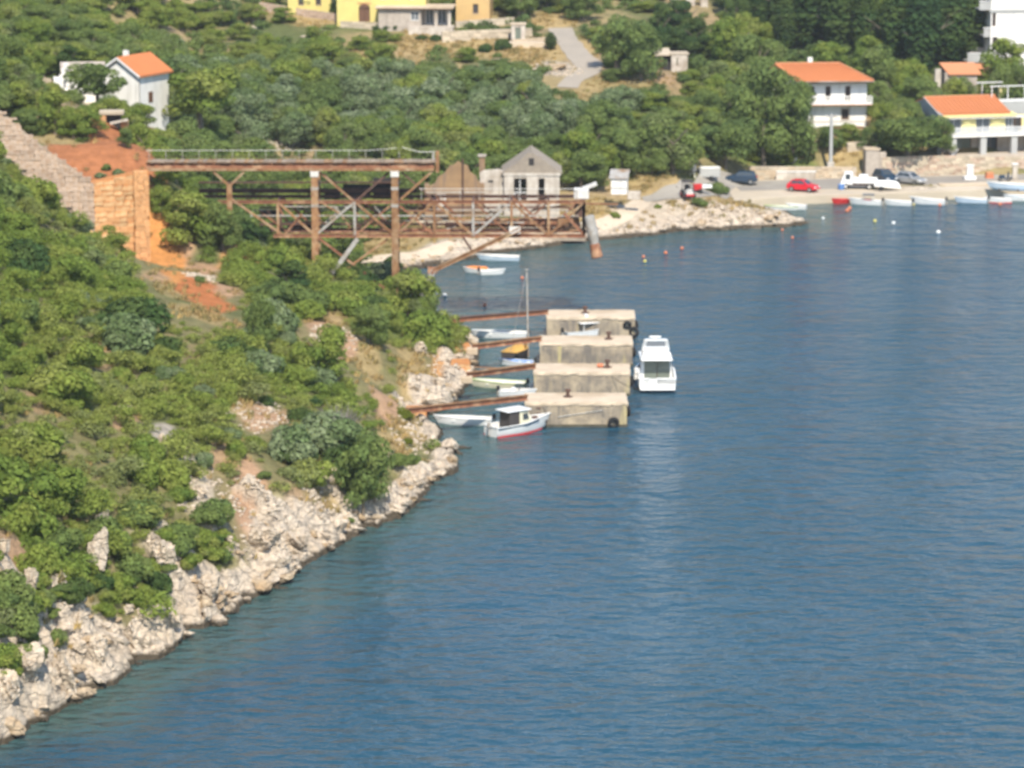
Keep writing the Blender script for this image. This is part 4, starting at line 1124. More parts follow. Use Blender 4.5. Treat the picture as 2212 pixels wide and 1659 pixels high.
window(E, 6.5, 7.6, .1, 2.2, 2.2, m_white_frame, m_glass_grey, sill=False, name='glazed_door'); window(E, 8.2, 9.4, .1, 2.2, 2.2, m_white_frame, m_glass_grey, sill=False, name='glazed_door')
for x in (7.9, 9.8): part('porch_column', m_ruin_white, E, lambda m: m.b(x, x + .42, 0, .42, -.4, 2.5))
part('roof_slab', m_conc_top, E, lambda m: [m.b(-.4, 10.6, -.5, 5.2, 2.5, 2.72)])
part('roof_edge', m_brown_frame, E, lambda m: m.b(-.42, 10.62, -.53, -.49, 2.42, 2.52))
part('terrace', m_ruin_white, E, lambda m: m.b(4.4, 10.6, -2.2, 2.2, -1.6, -.02))
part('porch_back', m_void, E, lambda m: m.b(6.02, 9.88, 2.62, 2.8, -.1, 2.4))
EXC.append((E.location.x + 5, E.location.y + 1, 7))
E = house_root('orange_house', 'orange plastered house right of the stone annex at the top', 985, 42, 496, radians(-4))
ops = [(2.4, 3.2, .9, 2.2), (1.0, 1.9, 3.2, 4.5), (3.0, 3.9, 3.2, 4.5)]
part('wall', m_orange_plaster, E, lambda m: [wall_panel(m, 0, 4.8, -2, 6, 0, .35, ops), m.b(0, .35, .35, 7, -2, 6), m.b(4.45, 4.8, .35, 7, -2, 6)])
for o in ops: window(E, *o, 0)
part('roof', m_roof, E, lambda m: [roof_slab(m, [(-.3, -.4, 6), (5.1, -.4, 6), (5.1, 3.5, 7.6), (-.3, 3.5, 7.6)]), roof_slab(m, [(-.3, 3.5, 7.6), (5.1, 3.5, 7.6), (5.1, 7.3, 6), (-.3, 7.3, 6)])])
EXC.append((E.location.x + 2, E.location.y + 3, 5))

# ---- white house with hip roof and balcony
E = house_root('white_balcony_house', 'white house with orange hip roof and long balcony behind trees', 1740, 268, 450, radians(5))
W, Dp = 8.0, 7.5
z1, z2, z3 = 2.75, 5.7, 6.0       # ground storey top, eave, roof edge
ops_up = [(1.6, 2.2, 2.9, 4.9), (4.1, 4.9, 2.9, 4.9), (.15, .6, 2.9, 4.9)]
ops_lo = [(4.75, 5.65, .55, 1.95)]
part('wall', m_white, E, lambda m: [wall_panel(m, 0, W, z1, z2, 0, .35, [(2.55, 3.25, 2.9, 4.9), (5.15, 5.85, 2.9, 4.9), (.5, 1.1, 2.9, 4.9)]), wall_panel(m, 0, W, -1.2, z1, 0, .35, ops_lo),
                                  m.b(0, .35, .35, Dp, -1.2, z2), m.b(W - .35, W, .35, Dp, -1.2, z2), m.b(.35, W - .35, Dp - .35, Dp, -1.2, z2), m.b(.4, W - .4, .4, Dp - .4, z1 - .2, z1)])
for a in (.5, 2.55, 5.15): window(E, a, a + (.6 if a < 1 else .7), 2.9, 4.9, 0, m_brown_frame, m_void, 1, name='balcony_door', sill=False)
window(E, 4.75, 5.65, .55, 1.95, 0, m_brown_frame, m_void)
part('window_surround', m_terrace, E, lambda m: [m.b(4.6, 4.74, -.03, .02, .5, 2.05), m.b(5.66, 5.8, -.03, .02, .5, 2.05), m.b(4.6, 5.8, -.03, .02, 2.05, 2.2)])
bal = part('balcony', m_white, E, lambda m: [m.b(-.8, W + .5, -1.25, 0, z1 - .12, z1 + .08)])
part('balcony_edge', m_roof_pink, bal, lambda m: m.b(-.82, W + .52, -1.28, -1.2, z1 - .22, z1 - .12))
for k in range(24):
    x = -.75 + k * (W + 1.1) / 23
    part('baluster', m_white, bal, lambda m: m.b(x, x + .17, -1.2, -1.08, z1 + .08, z1 + .85))
part('rail', m_white, bal, lambda m: [m.b(-.82, W + .5, -1.25, -1.04, z1 + .85, z1 + .97), m.b(-.8, W + .5, -1.22, -1.06, z1 + .4, z1 + .5)])
part('string_course', m_terrace, E, lambda m: m.b(-.02, W + .02, -.04, -.002, .22, .34))
rf = part('roof', m_roof, E, lambda m: [roof_slab(m, [(-1.2, -1.3, z2), (W + .7, -1.3, z2), (W - 3.0, 3.7, z2 + 1.8), (-3.5, 3.7, z2 + 1.8)]),
                                 roof_slab(m, [(W + .7, -1.31, z2), (W + .7, Dp + .8, z2), (W - 3.0, 3.7, z2 + 1.8)]),
                                 roof_slab(m, [(-3.5, 3.72, z2 + 1.8), (W - 3.0, 3.72, z2 + 1.8), (W + .7, Dp + .8, z2), (-5, Dp + .8, z2)])])
tile_rows(rf, (-3.0, 3.6, z2 + 1.8), (W - 3.1, 3.6, z2 + 1.8), (W + .5, -1.25, z2), (-1.2, -1.25, z2), m_roof)
part('ridge_cap', m_roof_pink, rf, lambda m: [m.cyl((-3.5, 3.7, z2 + 1.86), (W - 3.0, 3.7, z2 + 1.86), .13, n=8), m.cyl((W - 3.0, 3.7, z2 + 1.86), (W + .65, -1.25, z2 + .06), .12, n=8)])
part('gutter', m_grey_steel, rf, lambda m: m.cyl((-1.2, -1.38, z2 - .08), (W + .7, -1.38, z2 - .08), .08, n=6))
part('chimney', m_white, rf, lambda m: m.b(1.0, 1.6, 4.6, 5.2, z2 + 1.2, z2 + 2.5))
part('soffit', m_brown_frame, rf, lambda m: m.b(-1.1, W + .6, -1.22, -.01, z2 - .28, z2 - .2))
part('left_wing', m_white, E, lambda m: m.b(-4.5, -.01, .8, Dp - .5, -1.2, z2 - .1))
part('pergola_post', m_brown_frame, E, lambda m: m.b(2.6, 2.75, -2.6, -2.45, -3.0, -.3)); part('pergola_post', m_brown_frame, E, lambda m: m.b(7.2, 7.35, -2.6, -2.45, -3.0, -.3))
part('pergola_beam', m_brown_frame, E, lambda m: m.b(2.2, 7.8, -2.7, -2.4, -.3, -.15))
part('basement_wall', m_white, E, lambda m: m.b(5.4, W, -.6, 0, -3.2, -1.21))
EXC.append((E.location.x + 3, E.location.y + 3, 6.5))

# ---- pale yellow house with glass balcony
E = house_root('pale_yellow_house', 'pale yellow house with orange roof, glass balcony and ground floor columns', 2032, 333, 441.5, radians(14))
W, Dp = 9.6, 11.0; zf, ze = 2.45, 5.15
part('wall', m_pale_yellow, E, lambda m: [wall_panel(m, 0, W, zf, ze, .5, .35, [(.9, 3.0, 2.5, 4.5), (4.9, 6.9, 2.5, 4.5), (8.9, 10.0, 2.5, 4.5)]), wall_panel(m, W, W + 5, zf, ze - .6, 2.0, .35, [(W + .4, W + 2.2, 2.5, 4.3)])])
part('gable_wall', m_grey_plaster, E, lambda m: [m.b(-.34, -.01, 0, Dp, -.5, ze - .1), m.xprism([(-.6, ze - .1), (Dp + .6, ze - .1), (Dp / 2, ze + 1.4)], -.34, -.01)])  # grey on the gable puts its shaded side into the colour
part('ground_wall', m_ruin_stone, E, lambda m: wall_panel(m, 0, W + 5, -.5, zf, 2.2, .3, [(2.4, 5.0, 0, 1.7), (5.9, 8.6, 0, 1.9)]))
window(E, 2.4, 5.0, 0, 1.7, 2.2, m_brown_frame, m_glass_green, 0, sill=False, name='ground_window'); window(E, 5.9, 8.6, 0, 1.9, 2.2, m_brown_frame, m_glass, 2, sill=False, name='ground_window')
for a, b in ((.9, 3.0), (4.9, 6.9), (8.9, 10.0)): window(E, a, b, 2.5, 4.5, .5, m_white_frame, m_glass_grey, 1, sill=False)
window(E, W + .4, W + 2.2, 2.5, 4.3, 2.0, m_brown_frame, m_void, 1, sill=False)
for x in (.9, 5.0, 9.2, 13.4): part('column', m_grey_plaster, E, lambda m: m.b(x, x + .8, -1.1, -.4, -.5, zf - .25))
part('slab', m_white, E, lambda m: m.b(-.1, W + 5, -1.3, 2.6, zf - .25, zf - .02), 0.03)
bal = part('balustrade_rail', m_white_frame, E, lambda m: [m.b(-.1, W + 5, -1.27, -1.19, zf + .92, zf + 1.0)])
for k in range(9):
    x = -.05 + k * 1.7
    part('balustrade_panel', m_balu, bal, lambda m: m.b(x + .04, x + 1.62, -1.24, -1.22, zf + .06, zf + .9))
    part('balustrade_post', m_white_frame, bal, lambda m: m.b(x - .03, x + .03, -1.27, -1.19, zf - .02, zf + .92))
rf = part('roof', m_roof, E, lambda m: [roof_slab(m, [(-.4, -.1, ze), (W - .2, -.1, ze), (W - .2, Dp / 2, ze + 1.55), (-.4, Dp / 2, ze + 1.55)]), roof_slab(m, [(-.4, Dp / 2 + .01, ze + 1.55), (W - .2, Dp / 2 + .01, ze + 1.55), (W - .2, Dp + .7, ze), (-.4, Dp + .7, ze)])])
tile_rows(rf, (-.3, Dp / 2, ze + 1.55), (W - .3, Dp / 2, ze + 1.55), (W - .3, -.08, ze), (-.3, -.08, ze), m_roof)
part('ridge_cap', m_roof_pink, rf, lambda m: m.cyl((-.4, Dp / 2, ze + 1.6), (W - .2, Dp / 2, ze + 1.6), .13, n=8))
part('verge', m_grey_plaster, rf, lambda m: m.beam((-.42, -.1, ze - .02), (-.42, Dp / 2, ze + 1.55), .12, .2))
part('fascia', m_pale_yellow, rf, lambda m: m.b(-.4, W + .6, -.15, .45, ze - .5, ze - .19))
for a in (.3, 4.2, 8.3): part('awning', m_white_steel, E, lambda m: m.add([(a, .48, 4.64), (a + 2.9, .48, 4.64), (a + 3.0, -.15, 4.52), (a - .1, -.15, 4.52), (a, .48, 4.6), (a + 2.9, .48, 4.6), (a + 3.0, -.15, 4.48), (a - .1, -.15, 4.48)], [(0, 1, 2, 3), (7, 6, 5, 4), (0, 4, 5, 1), (1, 5, 6, 2), (2, 6, 7, 3), (3, 7, 4, 0)]))
part('awning_rod', m_white_frame, E, lambda m: m.cyl((.0, -.17, 4.48), (W + 4, -.17, 4.48), .05, n=6))
tp = part('roof_terrace', m_grey_plaster, E, lambda m: [m.b(8.6, 13.4, 4.8, 8.6, 2.0, 5.9)])
fr = part('pergola_frame', m_white_frame, tp, lambda m: [m.b(8.7, 8.82, 4.9, 5.02, 5.9, 7.9), m.b(13.2, 13.32, 4.9, 5.02, 5.9, 7.9), m.b(10.9, 11.02, 4.9, 5.02, 5.9, 7.9), m.b(8.5, 13.5, 4.86, 5.06, 7.9, 8.02), m.b(7.4, 11, 6.9, 7.1, 8.2, 8.32), m.b(8.7, 8.8, 8.3, 8.4, 5.9, 7.9), m.b(13.2, 13.3, 8.3, 8.4, 5.9, 7.9)])
part('parapet', m_white_frame, tp, lambda m: m.b(8.6, 13.4, 4.74, 4.82, 5.9, 6.3))
part('terrace_door', m_pale_yellow, tp, lambda m: m.b(11.1, 12.2, 7.9, 8.5, 5.9, 7.4))
EXC.append((E.location.x + 5, E.location.y + 4, 8))
# ---- tall white house at the top right corner
E = house_root('tall_white_house', 'tall white house with balconies in the top right corner', 2138, 138, 480, radians(6))
part('wall', m_white, E, lambda m: [wall_panel(m, 0, 9, -2, 9.6, 0, .35, [(.3, 1.0, 1.9, 3.7), (.2, .7, 5.2, 7.0)]), m.b(0, .35, .35, 7, -2, 9.6), m.b(8.65, 9, .35, 7, -2, 9.6), m.yprism([(0, 9.61), (9, 9.61), (5, 12)], 0, 6.9)])
part('string_course', m_grey_plaster, E, lambda m: m.b(-.2, 9.1, -.12, -.002, 7.1, 7.5))
window(E, .3, 1.0, 1.9, 3.7, 0, m_brown_frame, m_void, 0, name='balcony_door', sill=False); window(E, .2, .7, 5.2, 7.0, 0, m_brown_frame, m_void, 0, name='balcony_door', sill=False)
for zb, x0 in ((.4, -3.1), (3.9, -.9), (7.6, -1.6)):
    b_ = part('balcony', m_grey_plaster, E, lambda m: [m.b(x0, -.01, .2, 3.0, zb - .2, zb), m.b(x0, -.01, .2, .3, zb, zb + 1.0)])
    part('rail', m_white_frame, b_, lambda m: m.b(x0 - .05, -.01, .12, .38, zb + 1.0, zb + 1.12))
part('side_wing', m_ruin_stone, E, lambda m: m.b(-2.0, -.02, 3.2, 6, -2, 2.0))
part('roof', m_roof, E, lambda m: [roof_slab(m, [(-.5, -.4, 9.4), (-.5, 7.2, 9.4), (5, 7.2, 12.2), (5, -.4, 12.2)]), roof_slab(m, [(5.01, -.4, 12.2), (5.01, 7.2, 12.2), (9.5, 7.2, 9.4), (9.5, -.4, 9.4)])])
EXC.append((E.location.x + 3, E.location.y + 3, 7))
# ---- low house with faded red roof below it
E = house_root('low_red_roof_house', 'low stone house with faded red roof below the tall white house', 2038, 172, 468, radians(4))
part('wall', m_ruin_stone, E, lambda m: [m.b(.2, 4.6, 0, 4.5, -2, .9)])
part('roof', m_roof_pink, E, lambda m: [roof_slab(m, [(0.6, -.3, .8), (5.1, -.3, .8), (4.6, 2.3, 2.1), (-.2, 2.3, 2.1)]), roof_slab(m, [(-.2, 2.31, 2.1), (4.6, 2.31, 2.1), (5.1, 4.9, .8), (.6, 4.9, .8)])])
part('chimney', m_ruin_white, E, lambda m: m.b(-.9, -.1, 1.2, 2.0, -1.5, 1.3))
EXC.append((E.location.x + 2, E.location.y + 2, 3.5))
E = house_root('garden_roof', 'orange tiled lean-to roof at the right edge below the tall house', 2118, 156, 474, radians(8), 'shed')
part('roof', m_roof_pink, E, lambda m: [roof_slab(m, [(0, 0, -.5), (6, 0, -.5), (6, 3, .9), (0, 3, .9)])])
part('wall', m_ruin_stone, E, lambda m: m.b(.2, 5.8, .2, 3, -2.4, -.72))
# ---- small buildings on the far slope
E = house_root('stone_hut', 'small stone hut with dark doorway among dark trees', 1420, 150, 468, radians(4), 'hut')
part('wall', m_ruin_white, E, lambda m: [wall_panel(m, 1.9, 4.1, -.8, 2.0, 0, .35, [(2.6, 2.75, .5, 1.6)]), m.b(1.9, 2.2, .35, 3, -.8, 2.0), m.b(3.8, 4.1, .35, 3, -.8, 2.0), m.b(0, .3, .6, 3, -.8, 2.1)])
part('doorway', m_void, E, lambda m: m.b(.3, 1.88, .9, 1.2, -.8, 1.9)); part('door', m_brown_frame, E, lambda m: m.b(.3, .9, .6, .68, -.6, 1.8))
part('roof', m_stone_cream, E, lambda m: [roof_slab(m, [(-.3, .2, 2.0), (1.9, .2, 2.0), (1.9, 3.2, 2.6), (-.3, 3.2, 2.6)]), m.b(1.8, 4.3, -.1, 3.1, 2.0, 2.16)])
part('step', m_ruin_white, E, lambda m: m.b(-.2, 2.4, -.9, -.1, -.9, -.45))
EXC.append((E.location.x + 2, E.location.y, 3.4))
E = house_root('orange_roof_house', 'small house showing only its orange roof between trees', 1326, 66, 500, radians(-6))
part('wall', m_white, E, lambda m: m.b(.3, 3.0, 0, 4, -3, .6)); part('roof', m_roof, E, lambda m: [roof_slab(m, [(0, -.3, .5), (3.3, -.3, .5), (3.0, 2, 1.7), (.3, 2, 1.7)]), roof_slab(m, [(.3, 2.01, 1.7), (3.0, 2.01, 1.7), (3.3, 4.3, .5), (0, 4.3, .5)])])
EXC.append((E.location.x + 1.5, E.location.y + 1, 2.5))
E = house_root('grey_ruin', 'pale grey roofless ruin at the top edge among trees', 1450, 18, 512, radians(3), 'ruin')
part('wall', m_ruin_white, E, lambda m: [wall_panel(m, 0, 5.4, -2, 2.6, 0, .5, [(1.3, 2.2, .2, 1.6), (3.5, 4.3, .2, 1.6)]), m.b(0, .5, .5, 4, -2, 3.4), m.b(4.9, 5.4, .5, 4, -2, 2.0)])
EXC.append((E.location.x + 2.5, E.location.y + 1, 4))
E = house_root('roadside_shelter', 'small cream shelter with green door beside the village road', 1105, 80, 482, radians(2), 'hut')
part('wall', m_ruin_white, E, lambda m: [wall_panel(m, 0, 1.9, -.6, 1.7, 0, .3, [(.5, 1.3, -.4, 1.3)]), m.b(0, .3, .3, 2, -.6, 1.7), m.b(1.6, 1.9, .3, 2, -.6, 1.7)])
part('door', m_glass_green, E, lambda m: m.b(.5, 1.3, .12, .2, -.4, 1.3)); part('roof', m_conc_top, E, lambda m: m.b(-.15, 2.05, -.15, 2.1, 1.7, 1.85))
part('forecourt', m_gravel, E, lambda m: m.b(-2.4, 4.6, -2.4, -.4, -1.6, -.55))
EXC.append((E.location.x + 1, E.location.y - .5, 3))

# ---- ruined houses by the far shore
E = house_root('brown_gable_ruin', 'roofless brown gable ruin behind the gantry', 917, 440, 391, 0.02, 'ruin')
def f(m):
    L = 6.8
    wall_panel(m, 0, L, -1.5, 1.3, 0, .5, [(1.5, 2.3, -.6, .9)])
    m.yprism([(0, 1.31), (L, 1.31), (L - .1, 2.0), (6.0, 2.7), (5.9, 3.1), (5.2, 3.6), (4.9, 4.35), (4.3, 4.5), (3.85, 4.85), (3.3, 4.4), (2.9, 4.3), (2.2, 3.4), (1.5, 3.0), (1.2, 2.3), (.3, 1.9)], 0, .5)
    m.b(0, .5, .5, 6, -1.5, 1.6); m.b(L - .5, L, .5, 6, -1.5, 2.2)
part('gable_wall', m_ruin_brown, E, f)
part('window_frame', m_white_frame, E, lambda m: [m.b(1.4, 2.4, -.06, -.003, .9, 1.08), m.b(1.38, 1.52, -.05, -.002, -.6, .9), m.b(2.28, 2.42, -.05, -.002, -.6, .9)])
part('window_board', m_ruin_white, E, lambda m: m.b(1.52, 2.28, .08, .14, -.6, .88))
part('drainpipe', m_rust_dark, E, lambda m: m.cyl((4.35, -.12, -1.4), (4.35, -.12, 5.1), .11, n=8))
part('string_course', m_ruin_stone, E, lambda m: m.b(-.05, 6.85, -.05, -.003, 1.2, 1.42))
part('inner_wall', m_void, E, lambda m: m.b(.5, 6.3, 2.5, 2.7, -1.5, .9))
E = house_root('whitewashed_ruin', 'whitewashed ruined wall with brick chimney between two gables', 1037, 442, 392.5, 0.0, 'ruin')
part('wall', m_ruin_white, E, lambda m: [wall_panel(m, 0, 3.0, -1.5, 3.6, 0, .5, [(.9, 1.5, 1.2, 2.8)]), m.yprism([(0, 3.61), (3.0, 3.61), (2.2, 4.05), (.4, 3.9)], 0.02, .5), m.b(0, .5, .5, 5, -1.5, 3.2)])
part('niche', m_ruin_stone, E, lambda m: m.b(.9, 1.5, .25, .4, 1.2, 2.8))
ch = part('chimney', m_ruin_brown, E, lambda m: m.b(-.1, .55, .8, 1.4, 3.2, 5.4)); part('chimney_cap', m_ruin_stone, ch, lambda m: m.b(-.25, .7, .65, 1.55, 5.4, 5.62))
E = house_root('stone_gable_house', 'roofless stone house with tall pale gable and twin openings', 1089, 455, 391.5, 0.0, 'ruin')
def f(m):
    L = 6.3
    wall_panel(m, 0, L, -1.5, 4.3, 0, .55, [(1.1, 2.55, .8, 3.7), (3.9, 4.6, .8, 3.7)])
    m.b(0, .55, .55, 7, -1.5, 4.0); m.b(L - .55, L, .55, 7, -1.5, 4.2)
part('wall', m_ruin_white, E, f)
part('gable', m_gable_stone, E, lambda m: m.yprism([(-.05, 4.31), (6.35, 4.31), (4.6, 5.7), (3.3, 6.55), (2.7, 6.6), (1.6, 5.6)], .02, .55))
for s_ in (0, 1): part('roof_remnant', m_gable_stone, E, lambda m: roof_slab(m, [(-.3, .5, 4.25), (3.1, .5, 6.65), (3.1, 7, 6.65), (-.3, 7, 4.25)] if s_ == 0 else [(3.12, .5, 6.65), (6.6, .5, 4.25), (6.6, 7, 4.25), (3.12, 7, 6.65)], .15))
part('cornice', m_ruin_white, E, lambda m: m.b(-.1, 6.4, -.12, -.004, 4.0, 4.3))
part('pilaster', m_ruin_white, E, lambda m: m.b(2.6, 3.75, -.06, -.003, .5, 3.98)); part('pilaster', m_ruin_white, E, lambda m: m.b(.15, 1.0, -.06, -.003, .5, 3.98))
part('gable_window', m_void, E, lambda m: m.b(2.8, 3.4, -.03, .0, 5.2, 6.0))
part('window_bars', m_white_frame, E, lambda m: [m.b(1.75, 1.85, .2, .28, .8, 3.7), m.b(1.1, 2.55, .2, .28, 2.0, 2.1), m.b(1.12, 1.3, .2, .28, .8, 1.9)])
part('back_wall', m_ruin_stone, E, lambda m: wall_panel(m, .56, 5.7, -1.5, 3.2, 6.4, .5, [(2.0, 2.8, .8, 2.4)]))
EXC += [(at_d(960, 440, 391).x, 393, 4.2), (at_d(1060, 440, 391).x, 394, 3.5), (at_d(1150, 440, 391).x, 394.5, 5)]
# low cream terrace wall in front of the ruins
a = at_d(900, 470, 386); b = at_d(1265, 478, 386)
stone_wall('shore_terrace_wall', 'low cream rubble wall in front of the shore ruins', 'wall', a, b, lambda s: 1.0, lambda s: 3.0 - .5 * s, [m_stone_cream], m_wall_mortar, .4, .85, .3, .9)
E = house_root('white_hut', 'little white hut with grey lean-to roof near the coast road', 1320, 418, 399, radians(-6), 'hut')
part('wall', m_white, E, lambda m: [m.b(0, 1.8, 0, 2.2, -.1, 1.75), m.xprism([(0, 1.76), (2.2, 1.76), (2.2, 2.3)], 0, 1.8)])
part('roof', m_grey_steel, E, lambda m: roof_slab(m, [(-.25, -.2, 1.8), (2.0, -.2, 1.8), (2.0, 2.4, 2.55), (-.25, 2.4, 2.55)], .08))
part('band', m_grey_plaster, E, lambda m: m.b(-.02, 1.82, -.03, -.002, .55, .7))
part('bench', m_ruin_white, E, lambda m: m.b(1.9, 3.4, 0, .7, -.7, .25), .05)
EXC.append((E.location.x + 1, E.location.y + 1, 2.4))

# ---- walls and terraces behind the quay
zq = 1.05
a = at_z(1618, 386, zq); b = at_z(1850, 384, zq)
stone_wall('roadside_wall', 'low sunlit cream stone wall behind the red car', 'wall', a, b, lambda s: zq - .3, lambda s: zq + 1.55 - .2 * s, [m_stone_cream, m_conc_top], m_wall_mortar, .34, .8, .3, .9)
part_e = empty('leaning_slab', at_z(1700, 387, zq), 0, 'pale concrete slab leaning on the low wall behind the red car', 'slab')
part('slab', m_ruin_white, part_e, lambda m: m.b(-1.4, 3.6, -.35, -.12, 0, .95)); part('coping', m_white, part_e, lambda m: m.b(-1.4, 3.6, -.42, -.08, .95, 1.07))
a = at_z(1905, 380, zq); b = at_z(2330, 371, zq)
stone_wall('terrace_wall', 'tall rough cream stone wall under the pale yellow house', 'wall', a, b, lambda s: zq - .3, lambda s: zq + 2.3 + .15 * sin(s * 7), [m_stone_cream, m_stone_cream, m_stone_grey], m_wall_mortar, .42, .85, .35, 1.3)
a = at_z(1905, 379, zq) + Vector((-.9, 0, 0)); 
E = empty('wall_pier', at_z(1896, 380, zq), .05, 'stepped grey stone pier at the end of the tall terrace wall', 'pier')
part('pier', m_ruin_stone, E, lambda m: [m.b(-1.6, .2, 0, 2.2, -.3, 3.3), m.b(.2, 1.1, .1, 1.2, -.3, 3.0)], .1); part('pier_cap', m_conc_top, E, lambda m: [m.b(-1.7, .3, -.1, 2.3, 3.3, 3.45)])
# terrace floor of the yellow house
p = [at_z(x, y, 3.3)[:2] for x, y in ((1985, 339), (2350, 332), (2350, 300), (1985, 305))]
m = MB(); m.prism(p[::-1], 1.2, 3.3); tag(m.build('terrace_platform', m_terrace), 'paved terrace carrying the pale yellow house', kind='structure')
# ------------------------------------------------------------------ concrete mooring blocks
b0 = at_z(1245, 923, 0.0); BH = at_d(1245, 869, b0.y).z
BDEP = at_z(1245, 848, BH).y - b0.y
BLOCKS = []
def rough_box(x0, x1, y0, y1, z0, z1, amp, seed, name, mat, parent, step=.28):
    """a box with worn, chipped edges"""
    bm = bmesh.new(); V = {}
    nx, ny, nz = (max(2, int((b - a) / step)) for a, b in ((x0, x1), (y0, y1), (z0, z1)))
    def v(i, j, k):
        if (i, j, k) not in V:
            x, y, z = x0 + (x1 - x0) * i / nx, y0 + (y1 - y0) * j / ny, z0 + (z1 - z0) * k / nz
            e = (i in (0, nx)) + (j in (0, ny)) + (k in (0, nz))
            n1 = float(fbm(np.array([x + y * .7 + seed]), np.array([z * 1.3 + y]), 3, 1.1)[0]) - .5; n2 = float(fbm(np.array([x - y + seed * 2]), np.array([z + 30]), 3, 2.3)[0])
            pull = amp * (.7 * n1 + (max(0, n2 - .42) * 2.6 if e >= 2 else 0))
            c = Vector(((x0 + x1) / 2, (y0 + y1) / 2, (z0 + z1) / 2)); d = Vector((c.x - x if i in (0, nx) else 0, c.y - y if j in (0, ny) else 0, c.z - z if k in (0, nz) else 0))
            if d.length: d.normalize()
            V[(i, j, k)] = bm.verts.new(Vector((x, y, z)) + d * pull)
        return V[(i, j, k)]
    for i in range(nx):
        for j in range(ny):
            bm.faces.new((v(i, j, 0), v(i, j + 1, 0), v(i + 1, j + 1, 0), v(i + 1, j, 0))); bm.faces.new((v(i, j, nz), v(i + 1, j, nz), v(i + 1, j + 1, nz), v(i, j + 1, nz)))
    for i in range(nx):
        for k in range(nz):
            bm.faces.new((v(i, 0, k), v(i + 1, 0, k), v(i + 1, 0, k + 1), v(i, 0, k + 1))); bm.faces.new((v(i, ny, k), v(i, ny, k + 1), v(i + 1, ny, k + 1), v(i + 1, ny, k)))
    for j in range(ny):
        for k in range(nz):
            bm.faces.new((v(0, j, k), v(0, j, k + 1), v(0, j + 1, k + 1), v(0, j + 1, k))); bm.faces.new((v(nx, j, k), v(nx, j + 1, k), v(nx, j + 1, k + 1), v(nx, j, k + 1)))
    me = bpy.data.meshes.new(name); bm.to_mesh(me); bm.free(); me.materials.append(mat)
    return link_mesh(name, me, parent)
BL = [(1135, 1355, 869, 'nearest concrete mooring block with a black tyre at its foot', (1228,), True),
      (1153, 1361, 804, 'second concrete mooring block, beside the white cruiser', (1313,), False),
      (1166, 1367, 742, 'third concrete mooring block, a bollard near its right end', (1316,), False),
      (1181, 1372, 685, 'farthest concrete mooring block with a bollard on its rim', (1265,), False)]
for xa, xb, yt, lab, bol, tyre in BL:
    pa, pb = at_z(xa, yt, BH), at_z(xb, yt, BH)
    w = pb.x - pa.x; e = empty('mooring_block', ((pa.x + pb.x) / 2, pa.y, 0), random.uniform(-.012, .012), lab, 'mooring block', 'concrete mooring blocks in a row')
    BLOCKS.append((e, pa, pb))
    sd_ = xa * .37
    rough_box(-w / 2, w / 2, .06, BDEP - .06, -1.0, BH - .26, .10, sd_, 'body', m_concrete, e)
    rough_box(-w / 2 - .06, w / 2 + .06, 0, BDEP, BH - .30, BH, .13, sd_ + 7, 'cap_slab', m_conc_top, e, .22)
    rough_box(-w / 2 - .04, w / 2 + .04, .015, BDEP - .02, -1.0, .24, .06, sd_ + 3, 'tide_band', m_weed, e)
    for px in bol:
        x = at_z(px, yt, BH).x - e.location.x
        m = MB(); m.cyl((x, BDEP * .55, BH), (x, BDEP * .55, BH + .5), .17, .14, 10); m.cyl((x, BDEP * .55, BH + .5), (x, BDEP * .55, BH + .68), .27, .24, 10); m.cyl((x, BDEP * .55, BH), (x, BDEP * .55, BH + .05), .42, .42, 10)
        m.build('bollard', m_rust_dark, e)
    m = MB(); m.torus((w / 2 + .14, BDEP * .5, .9), (1, 0, 0), .34, .13); m.build('tyre', m_black, e)
    m = MB(); m.torus((w / 2 + .14, BDEP * .2, 1.2), (1, .2, 0), .34, .13); m.build('tyre', m_black, e)
    for k in range(3 if tyre else 0):
        m = MB(); m.b(-w / 2 + .9 + .02 * k, -w / 2 + 1.3, -.05, .06, .75 + .42 * k, .83 + .42 * k); m.build('step_iron', m_rust_dark, e)
e, pa, pb = BLOCKS[0]
m = MB(); m.torus((at_z(1325, 905, .6).x - e.location.x, -.12, .42), (0, 1, .15), .36, .14); m.build('tyre', m_black, e)
m = MB(); m.cyl((-1.5, -.03, .9), (2.2, -.03, 1.45), .025, n=5); m.build('rope', m_white_steel, e)
e, pa, pb = BLOCKS[1]
m = MB(); m.box((1.62, BDEP * .5, BH + .22), (.55, .4, .3)); m.build('fender_pad', m_buoy_orange, e, .08)
e, pa, pb = BLOCKS[3]
m = MB(); m.torus((pb.x - e.location.x - .75, -.1, 1.4), (0, 1, .3), .3, .12); m.torus((pb.x - e.location.x - .1, -.1, .7), (.6, 1, 0), .4, .16); m.build('tyre', m_black, e)

